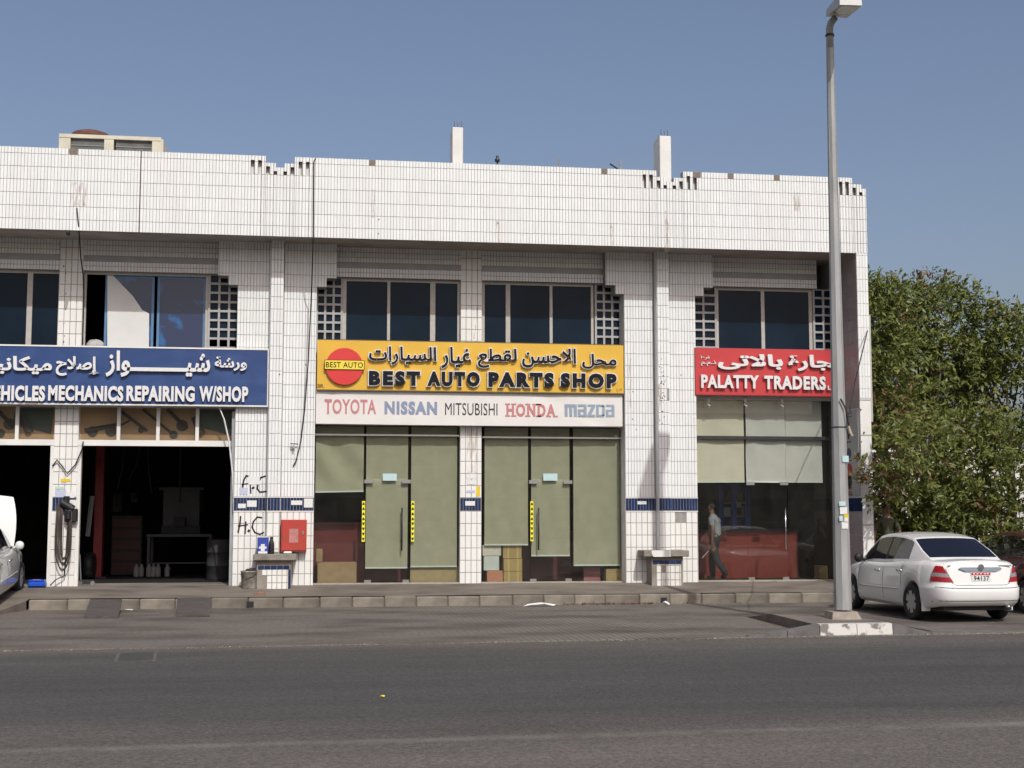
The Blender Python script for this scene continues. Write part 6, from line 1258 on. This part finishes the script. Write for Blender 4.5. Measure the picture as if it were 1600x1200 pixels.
def head_extras(hx, hz, fwd, skinm):
    """hair cap, ears, nose, eyes and mouth for a head centred at (hx, 0, hz), facing +x tilted by fwd"""
    ca, sa = math.cos(fwd), math.sin(fwd)
    def tr(p): return (hx + p[0] * ca + p[2] * sa, p[1], hz - p[0] * sa + p[2] * ca)
    def ell(c, r, n=12, m=8, lo=-1.0):
        mb = MB(); rows = []
        for i in range(m + 1):
            ph = -math.pi / 2 + math.pi * i / m
            rows.append([tr((c[0] + r[0] * math.cos(ph) * math.cos(2 * math.pi * k / n), c[1] + r[1] * math.cos(ph) * math.sin(2 * math.pi * k / n), c[2] + r[2] * math.sin(ph))) for k in range(n)])
        mb.grid(rows, closed=True); return mb
    hair = MB(); rows = []
    for i in range(8):
        ph = R(-12) + (math.pi / 2 - R(-12)) * i / 7; 
        row = []
        for k in range(20):
            a = 2 * math.pi * k / 20; front = max(0, math.cos(a)); zz_ = .108 * math.sin(ph) if i else (-.055 + .10 * front); row.append(tr((-.012 + .108 * max(math.cos(ph), .0) * math.cos(a) * (1 - .12 * front), .088 * math.cos(ph) * math.sin(a), max(zz_, -.05 + .095 * front) + .012)))
        rows.append(row)
    hair.grid(rows, closed=True)
    ears = MB()
    for s in (-1, 1): e = ell((-.005, s * .083, -.005), (.022, .012, .034), 8, 6); ears.add(e.v, e.f)
    e = ell((.102, 0, -.018), (.022, .016, .026), 8, 6); ears.add(e.v, e.f)
    eyes = MB()
    for s in (-1, 1): e = ell((.088, s * .034, .012), (.010, .014, .008), 8, 6); eyes.add(e.v, e.f)
    e = ell((.090, 0, -.058), (.010, .026, .006), 8, 6); eyes.add(e.v, e.f)
    return [('hair', hair, hairm), ('ears_and_nose', ears, skinm), ('eyes_and_mouth', eyes, mat('dark_features', (.05, .022, .018), .5))]
def hand(J, E, wrist, palm, dirv, side, tag, reg='skin'):
    """palm plus five curled fingers rooted in the palm"""
    d = Vector(dirv).normalized(); s = Vector(side).normalized(); c = d.cross(s).normalized(); P0 = Vector(palm)
    J[tag + 'palm'] = (tuple(P0), (.036, .018), reg); E.append((wrist, tag + 'palm'))
    for i, (o, l) in enumerate(((-.028, .075), (-.010, .088), (.010, .084), (.027, .066))):
        k = P0 + d * .035 + s * o; m = k + d * l * .55 + c * .008; t = m + d * l * .35 + c * .028
        J[f'{tag}k{i}'] = (tuple(k), .0105, reg); J[f'{tag}m{i}'] = (tuple(m), .0095, reg); J[f'{tag}t{i}'] = (tuple(t), .008, reg)
        E += [(tag + 'palm', f'{tag}k{i}'), (f'{tag}k{i}', f'{tag}m{i}'), (f'{tag}m{i}', f'{tag}t{i}')]
    k = P0 - d * .005 - s * .038; m = k + d * .035 - s * .014 + c * .012; J[tag + 'u0'] = (tuple(k), .012, reg); J[tag + 'u1'] = (tuple(m), .010, reg); E += [(tag + 'palm', tag + 'u0'), (tag + 'u0', tag + 'u1')]
# walking man: local +x is his walking direction
J = {'pelvis': ((0, 0, .92), (.150, .115), 'trousers'), 'waist': ((.0, 0, 1.04), (.165, .130), 'shirt'), 'chest': ((.015, 0, 1.24), (.185, .130), 'shirt'), 'collar': ((.03, 0, 1.385), (.105, .075), 'shirt'), 'neck': ((.055, 0, 1.455), .055, 'skin'), 'jaw': ((.085, 0, 1.525), (.070, .075), 'skin'), 'head': ((.095, 0, 1.60), (.088, .088), 'skin'), 'crown': ((.095, 0, 1.655), (.065, .06), 'hair')}
E = [('pelvis', 'waist'), ('waist', 'chest'), ('chest', 'collar'), ('collar', 'neck'), ('neck', 'jaw'), ('jaw', 'head'), ('head', 'crown')]
for tag, sy, el, wr, pd in (('l', 1, (-.055, .265, 1.115), (-.045, .275, .875), (.1, .0, -1)), ('r', -1, (.06, -.26, 1.12), (.16, -.25, .92), (.45, .0, -1))):
    J[tag + 'sh'] = ((.015, .165 * sy, 1.355), .075, 'shirt'); J[tag + 'slv'] = ((-.02 if sy > 0 else .035, .222 * sy, 1.22), .062, 'shirt'); J[tag + 'el'] = (el, .045, 'skin'); J[tag + 'wr'] = (wr, .030, 'skin')
    E += [('collar', tag + 'sh'), (tag + 'sh', tag + 'slv'), (tag + 'slv', tag + 'el'), (tag + 'el', tag + 'wr')]
    hand(J, E, tag + 'wr', (wr[0] + pd[0] * .07, wr[1], wr[2] - .065), pd, (1, 0, 0.1), tag)
for tag, sy, kn, an, to in (('l', 1, (-.03, .095, .50), (-.27, .10, .165), (-.165, .105, .045)), ('r', -1, (.12, -.095, .50), (.10, -.10, .09), (.25, -.11, .040))):
    J[tag + 'hip'] = ((.0, .085 * sy, .86), .105, 'trousers'); J[tag + 'kn'] = (kn, .075, 'trousers'); J[tag + 'an'] = (an, .062, 'trousers'); J[tag + 'hl'] = ((an[0] - .01, an[1], max(an[2] - .05, .045)), .045, 'shoes'); J[tag + 'to'] = (to, (.045, .032), 'shoes')
    E += [('pelvis', tag + 'hip'), (tag + 'hip', tag + 'kn'), (tag + 'kn', tag + 'an'), (tag + 'an', tag + 'hl'), (tag + 'hl', tag + 'to')]
shirt = mat('grey_polo', (.27, .29, .31), .85, var=.2, scale=9); navy = mat('navy_side_panel', (.02, .03, .07), .85); trou = mat('charcoal_trousers', (.022, .027, .033), .85, var=.2); shoe = mat('black_shoes', (.015, .015, .016), .5)
def reg1(c, reg):
    if reg == 'shirt' and c[1] > .10 and 0.93 < c[2] < 1.2 and -.06 < c[0] < .05: return 'panel'
    if reg == 'hair' or (c[2] > 1.61 and c[0] < .13): return 'hair'
    return reg
m1 = {'J': J, 'E': E, 'root': 'pelvis', 'label': 'man in grey polo shirt and dark trousers walking behind the right shop glass', 'loc': P(1118, 906, .95)[:2] + (.335,), 'rz': math.pi - R(38), 'regions': ['skin', 'shirt', 'panel', 'trousers', 'shoes', 'hair'], 'mats': [skin, shirt, navy, trou, shoe, hairm], 'reg_fn': reg1,
      'extra': head_extras(.095, 1.595, R(22), skin)}
J2 = {'pelvis': ((0, 0, .98), (.16, .12), 'trousers'), 'waist': ((0, 0, 1.12), (.165, .12), 'shirt'), 'chest': ((0, 0, 1.36), (.185, .125), 'shirt'), 'collar': ((0, 0, 1.50), (.11, .08), 'shirt'), 'neck': ((.01, 0, 1.565), .058, 'skin'), 'jaw': ((.025, 0, 1.635), (.072, .075), 'skin'), 'head': ((.03, 0, 1.71), (.09, .09), 'skin'), 'crown': ((.02, 0, 1.77), (.066, .06), 'hair')}
E2 = [('pelvis', 'waist'), ('waist', 'chest'), ('chest', 'collar'), ('collar', 'neck'), ('neck', 'jaw'), ('jaw', 'head'), ('head', 'crown')]
for tag, sy in (('l', 1), ('r', -1)):
    J2[tag + 'sh'] = ((0, .18 * sy, 1.46), .078, 'shirt'); J2[tag + 'slv'] = ((-.01, .235 * sy, 1.31), .064, 'shirt'); J2[tag + 'el'] = ((-.02, .27 * sy, 1.19), .048, 'skin')
    wr = (.20, .20 * sy, 1.14) if sy > 0 else (.03, -.29, .93); J2[tag + 'wr'] = (wr, .031, 'skin'); E2 += [('collar', tag + 'sh'), (tag + 'sh', tag + 'slv'), (tag + 'slv', tag + 'el'), (tag + 'el', tag + 'wr')]
    dv = (1, -.2 * sy, .05) if sy > 0 else (.1, 0, -1); hand(J2, E2, tag + 'wr', tuple(Vector(wr) + Vector(dv).normalized() * .065), dv, (0, 1, 0) if sy > 0 else (1, 0, .1), tag)
    J2[tag + 'hip'] = ((0, .09 * sy, .90), .11, 'trousers'); J2[tag + 'kn'] = ((.02, .10 * sy, .52), .078, 'trousers'); J2[tag + 'an'] = ((0, .11 * sy, .10), .06, 'trousers'); J2[tag + 'hl'] = ((-.02, .11 * sy, .045), .045, 'shoes'); J2[tag + 'to'] = ((.14, .12 * sy, .04), (.045, .033), 'shoes')
    E2 += [('pelvis', tag + 'hip'), (tag + 'hip', tag + 'kn'), (tag + 'kn', tag + 'an'), (tag + 'an', tag + 'hl'), (tag + 'hl', tag + 'to')]
def reg2(c, reg): return 'hair' if (c[2] > 1.735 and c[0] < .07) or (c[2] > 1.66 and c[0] < -.02) else reg
loc2 = P(1386, 840, -0.45)
m2 = {'J': J2, 'E': E2, 'root': 'pelvis', 'label': 'man in olive shirt standing in shade between the building corner and the tree', 'loc': (loc2[0], -0.45, .19), 'rz': R(-100), 'regions': ['skin', 'shirt', 'trousers', 'shoes', 'hair'], 'mats': [skin, mat('olive_shirt', (.06, .065, .035), .9), mat('dark_trousers', (.03, .03, .035), .9), shoe, hairm], 'reg_fn': reg2,
      'extra': head_extras(.03, 1.705, R(4), skin)}
build_people([m1, m2])

# ------------------------------------------------------------------ trees and fence on the right
leafm = bpy.data.materials.new('green_leaf'); leafm.use_nodes = True
def leaf_mat(name, lo, hi):
    m = bpy.data.materials.new(name); m.use_nodes = True; nt = m.node_tree; b = nt.nodes['Principled BSDF']; b.inputs['Roughness'].default_value = .45; b.inputs['Specular IOR Level'].default_value = .35
    g = nt.nodes.new('ShaderNodeNewGeometry'); r = nt.nodes.new('ShaderNodeValToRGB'); r.color_ramp.elements[0].color = lo + (1,); r.color_ramp.elements[1].color = hi + (1,)
    nt.links.new(g.outputs['Random Per Island'], r.inputs[0]); nt.links.new(r.outputs[0], b.inputs['Base Color'])
    t = nt.nodes.new('ShaderNodeBsdfTranslucent'); nt.links.new(r.outputs[0], t.inputs[0]); mx = nt.nodes.new('ShaderNodeMixShader'); mx.inputs[0].default_value = .28
    nt.links.new(b.outputs[0], mx.inputs[1]); nt.links.new(t.outputs[0], mx.inputs[2]); nt.links.new(mx.outputs[0], nt.nodes['Material Output'].inputs[0]); return m
bpy.data.materials.remove(leafm)
LG = leaf_mat('green_leaf', (.060, .090, .018), (.215, .230, .054)); LB = leaf_mat('dry_tip_leaf', (.13, .075, .04), (.20, .15, .06)); BARK = mat('grey_brown_bark', (.10, .075, .055), .9, var=.4, scale=10, bump=.5)
def leaves_mesh(name, clumps, sprigs, leaves, L0, mats):
    """clumps: (centre, radius, dry share); every leaf is a folded diamond of its own"""
    V = []; Fi = []; MI = []; n0 = 0
    for (c, rad, dry) in clumps:
        n = int(sprigs * (rad / .6) ** 2)
        d = rng.normal(size=(n * 2, 3)); d /= np.linalg.norm(d, axis=1)[:, None]; d = d[(d @ np.array([0, -.45, .75])) > -.35]; n = len(d)
        base = np.array(c) + d * (rad * rng.uniform(.7, 1.06, n))[:, None]
        sd = d + rng.normal(size=(n, 3)) * .55 + np.array([0, 0, .15]); sd /= np.linalg.norm(sd, axis=1)[:, None]
        isdry = rng.random(n) < dry
        k = np.arange(leaves); pos = base[:, None, :] + sd[:, None, :] * (k[None, :, None] * .30 / leaves)
        ld = sd[:, None, :] * .55 + rng.normal(size=(n, leaves, 3)) * .75; ld /= np.linalg.norm(ld, axis=2)[..., None]; ld[..., 2] -= .15
        up = rng.normal(size=(n, leaves, 3)) * .42 + np.array([.1, -.65, .7]); sdv = np.cross(ld, up); sdv /= np.maximum(np.linalg.norm(sdv, axis=2)[..., None], 1e-6)
        ln = L0 * rng.uniform(.65, 1.25, (n, leaves, 1)); w = ln * .18; nrm = np.cross(sdv, ld)
        a = pos; b = pos + ld * ln * .5 + sdv * w + nrm * w * .35; cc = pos + ld * ln; e = pos + ld * ln * .5 - sdv * w + nrm * w * .35
        q = np.stack([a, b, cc, e], axis=2).reshape(-1, 3); V.append(q); m = n * leaves
        idx = n0 + np.arange(m * 4).reshape(-1, 4); Fi.append(idx); n0 += m * 4; MI.append(np.repeat(isdry, leaves).astype(int))
    V = np.concatenate(V); Fi = np.concatenate(Fi); MI = np.concatenate(MI)
    me = bpy.data.meshes.new(name); me.vertices.add(len(V)); me.vertices.foreach_set('co', V.ravel()); me.loops.add(len(Fi) * 4); me.loops.foreach_set('vertex_index', Fi.ravel()); me.polygons.add(len(Fi)); me.polygons.foreach_set('loop_start', np.arange(len(Fi)) * 4); me.polygons.foreach_set('loop_total', np.full(len(Fi), 4)); 
    for m_ in mats: me.materials.append(m_)
    me.polygons.foreach_set('material_index', MI); me.update(calc_edges=True); return me
def tree(x, y, top, rx, ry, n, label, extra=(), sprigs=40, low=.75, group='leafy trees right of the building'):
    t = thing('leafy_tree', label, 'tree', (x, y, .19), group); clumps = []
    for i in range(n):
        for _ in range(50):
            u = rng.uniform(-1, 1, 3)
            f = np.linalg.norm(u[:2]); zf = (u[2] + 1) / 2
            lim = 1.0 if zf < .7 else math.sqrt(max(0, 1 - ((zf - .7) / .33) ** 2))
            if f < lim and (f > .5 or zf > .75): break
        r = float(rng.uniform(.30, .58)); cz = low + (top - low - r * .8) * zf
        clumps.append(((x + u[0] * (rx - r * .5), y + u[1] * (ry - r * .5), .19 + cz), r, .35 if rng.random() < .09 else .03))
    clumps += list(extra)
    tr = MB()
    for k in range(4):
        a0 = k * 1.6 + x; b0 = Vector((x + .18 * math.cos(a0), y + .18 * math.sin(a0), .15)); e0 = Vector((x + rx * .6 * math.cos(a0), y + ry * .6 * math.sin(a0), top * rng.uniform(.6, .85))); md = b0.lerp(e0, .5) + Vector((rng.uniform(-.25, .25), rng.uniform(-.25, .25), .5))
        tr.tube([b0, b0.lerp(md, .5) + Vector((.04, .05, 0)), md, e0], [.11, .085, .06, .02], 8)
    for (c, r, d) in clumps[:n]:
        s0 = Vector((x + (c[0] - x) * .35, y + (c[1] - y) * .35, max(.5, c[2] - .75))); tr.tube([s0, Vector(c)], [.028, .010], 5)
    part('trunk', tr, BARK, t, True)
    link('crown', leaves_mesh('crown', clumps, sprigs, 11, .145, [LG, LB]), t)
def cl(px, py, Y, r, dry=.05): return (P(px, py, Y), r, dry)
tree(14.15, 1.9, 6.3, 1.9, 1.7, 58, 'dense leafy tree nearest the building corner with a few brown tips', extra=[cl(1362, 745, -1.45, .30, .5), cl(1378, 735, -1.3, .42, .35), cl(1372, 770, -1.2, .35, .3), cl(1385, 700, -.6, .55, .1), cl(1378, 650, -.3, .5, .5), cl(1400, 665, -.4, .5, .55), cl(1385, 610, 0, .5), cl(1375, 560, .4, .5), cl(1372, 500, .5, .5), cl(1372, 472, .6, .40), cl(1455, 455, 1.5, .38, .55), cl(1430, 478, 1.2, .42, .2), cl(1395, 800, 1.2, .5), cl(1440, 800, .3, .55), cl(1420, 760, -.5, .55, .08), cl(1440, 690, -.4, .6, .05), cl(1412, 705, -2.1, .42, .1), cl(1425, 690, -1.9, .45, .05), cl(1405, 725, -1.9, .35, .2), cl(1372, 470, .3, .6), cl(1385, 470, .9, .42), cl(1372, 530, .3, .55), cl(1395, 480, .2, .6), cl(1372, 590, .2, .5), cl(1400, 560, -.1, .6), cl(1410, 468, 1.2, .4)] + [cl(x, y + 28, 1.3, .38, .05) for x, y in ((1366, 445), (1388, 447), (1412, 452), (1438, 448), (1460, 446), (1376, 478), (1402, 486), (1428, 482), (1452, 480), (1390, 520), (1420, 520), (1446, 516))])
tree(16.75, 2.5, 6.2, 1.75, 1.7, 54, 'dense leafy tree behind the white sedan, right of the corner tree', extra=[cl(1500, 470, 1.8, .42), cl(1530, 490, 1.6, .42), cl(1500, 790, .5, .55), cl(1550, 800, .6, .55), cl(1530, 720, .2, .6), cl(1480, 760, .2, .55), cl(1570, 690, .4, .6)] + [cl(x, y + 28, 1.6, .40, .05) for x, y in ((1478, 446), (1498, 450), (1520, 458), (1545, 472), (1484, 482), (1510, 490), (1536, 498), (1560, 492), (1490, 525), (1525, 532))])
tree(19.3, 2.7, 5.5, 1.8, 1.7, 50, 'dense leafy tree behind the maroon sedan at the right edge', extra=[cl(1590, 740, .6, .6), cl(1585, 508, 1.9, .42), cl(1600, 800, .6, .55)] + [cl(x, y + 28, 1.8, .40, .05) for x, y in ((1572, 486), (1592, 492), (1610, 500), (1580, 525), (1602, 535), (1570, 555))])
tree(15.6, 5.4, 5.9, 2.0, 1.5, 40, 'shaded leafy tree standing behind the row of trees', sprigs=30)
fn = thing('picket_fence', 'white metal picket fence glimpsed through the trees', 'fence', (16, 7.4, .19))
q = MB(); q.box(12.2, 24, 7.38, 7.42, .45, .52); part('rail', q, M['whitepaint'], fn); q = MB(); q.box(12.2, 24, 7.38, 7.42, 1.75, 1.82); part('rail', q, M['whitepaint'], fn)
pm = MB(); pm.box(-.035, .035, -.02, .02, 0, 1.85); pm = pm.mesh('picket', M['whitepaint'])
for i in range(78): o = link('picket', pm, fn); o.matrix_parent_inverse = Matrix.Translation((-16, -7.4, -.19)); o.location = (12.3 + i * .15, 7.36, .19)

db = thing('added_distant_building', 'pale low building glimpsed through gaps between the trees', 'building', (40, 48, 0))  # added pale block, hides the dark band of sky low behind the trees
q = MB(); q.box(18, 120, 48, 58, -.05, 5.2); part('wall', q, mat('pale_render', (.60, .58, .54), .9, var=.1, scale=.4), db); q = MB(); q.box(17.8, 120.2, 47.8, 58.2, 5.2, 5.7); part('parapet', q, mat('white_render', (.66, .65, .62), .9), db)
# ------------------------------------------------------------------ unseen other side of the street, added to darken what the glass mirrors
ob = thing('unseen_street_building', 'low sand-coloured building across the street, mirrored in the shop glass', 'building', (0, -64, 0))
q = MB(); q.box(-70, 80, -76, -64, -.05, 8.2); q.box(-70, 80, -64.4, -64, 8.2, 8.9); part('wall', q, mat('sand_render', (.36, .31, .25), .9, var=.2, scale=.6), ob)
wm = MB(); wm.box(-1.1, 1.1, -.05, .04, 0, 1.6); wm = wm.mesh('window', M['winglass'])
for i in range(30):
    for z in (1.2, 5.0): o = link('window', wm, ob); o.matrix_parent_inverse = Matrix.Translation((0, 64, 0)); o.location = (-66 + i * 4.9, -63.98, z)
# ------------------------------------------------------------------ lettering is cut last
for txt, root, py, po in PLATES: pass
flush_texts()
if PLATES:
    prepare_glyphs({(c, .012) for p in PLATES for c in p[0]})
    for txt, root, py, po in PLATES:
        lay, (a, b, c, d) = layout(txt, .012, .03); q = MB()
        for ch, gx in lay:
            V, Fc = solidify(GL[(ch, .012)][0], GL[(ch, .012)][1], py - .003, py - .001, lambda p: (-.13 + (p[0] + gx - a) * .27 / (b - a), .692 + (p[1] - c) * .082 / (d - c))); q.add(V, Fc)
        part('plate_digits', q, M['letterblack'], po)
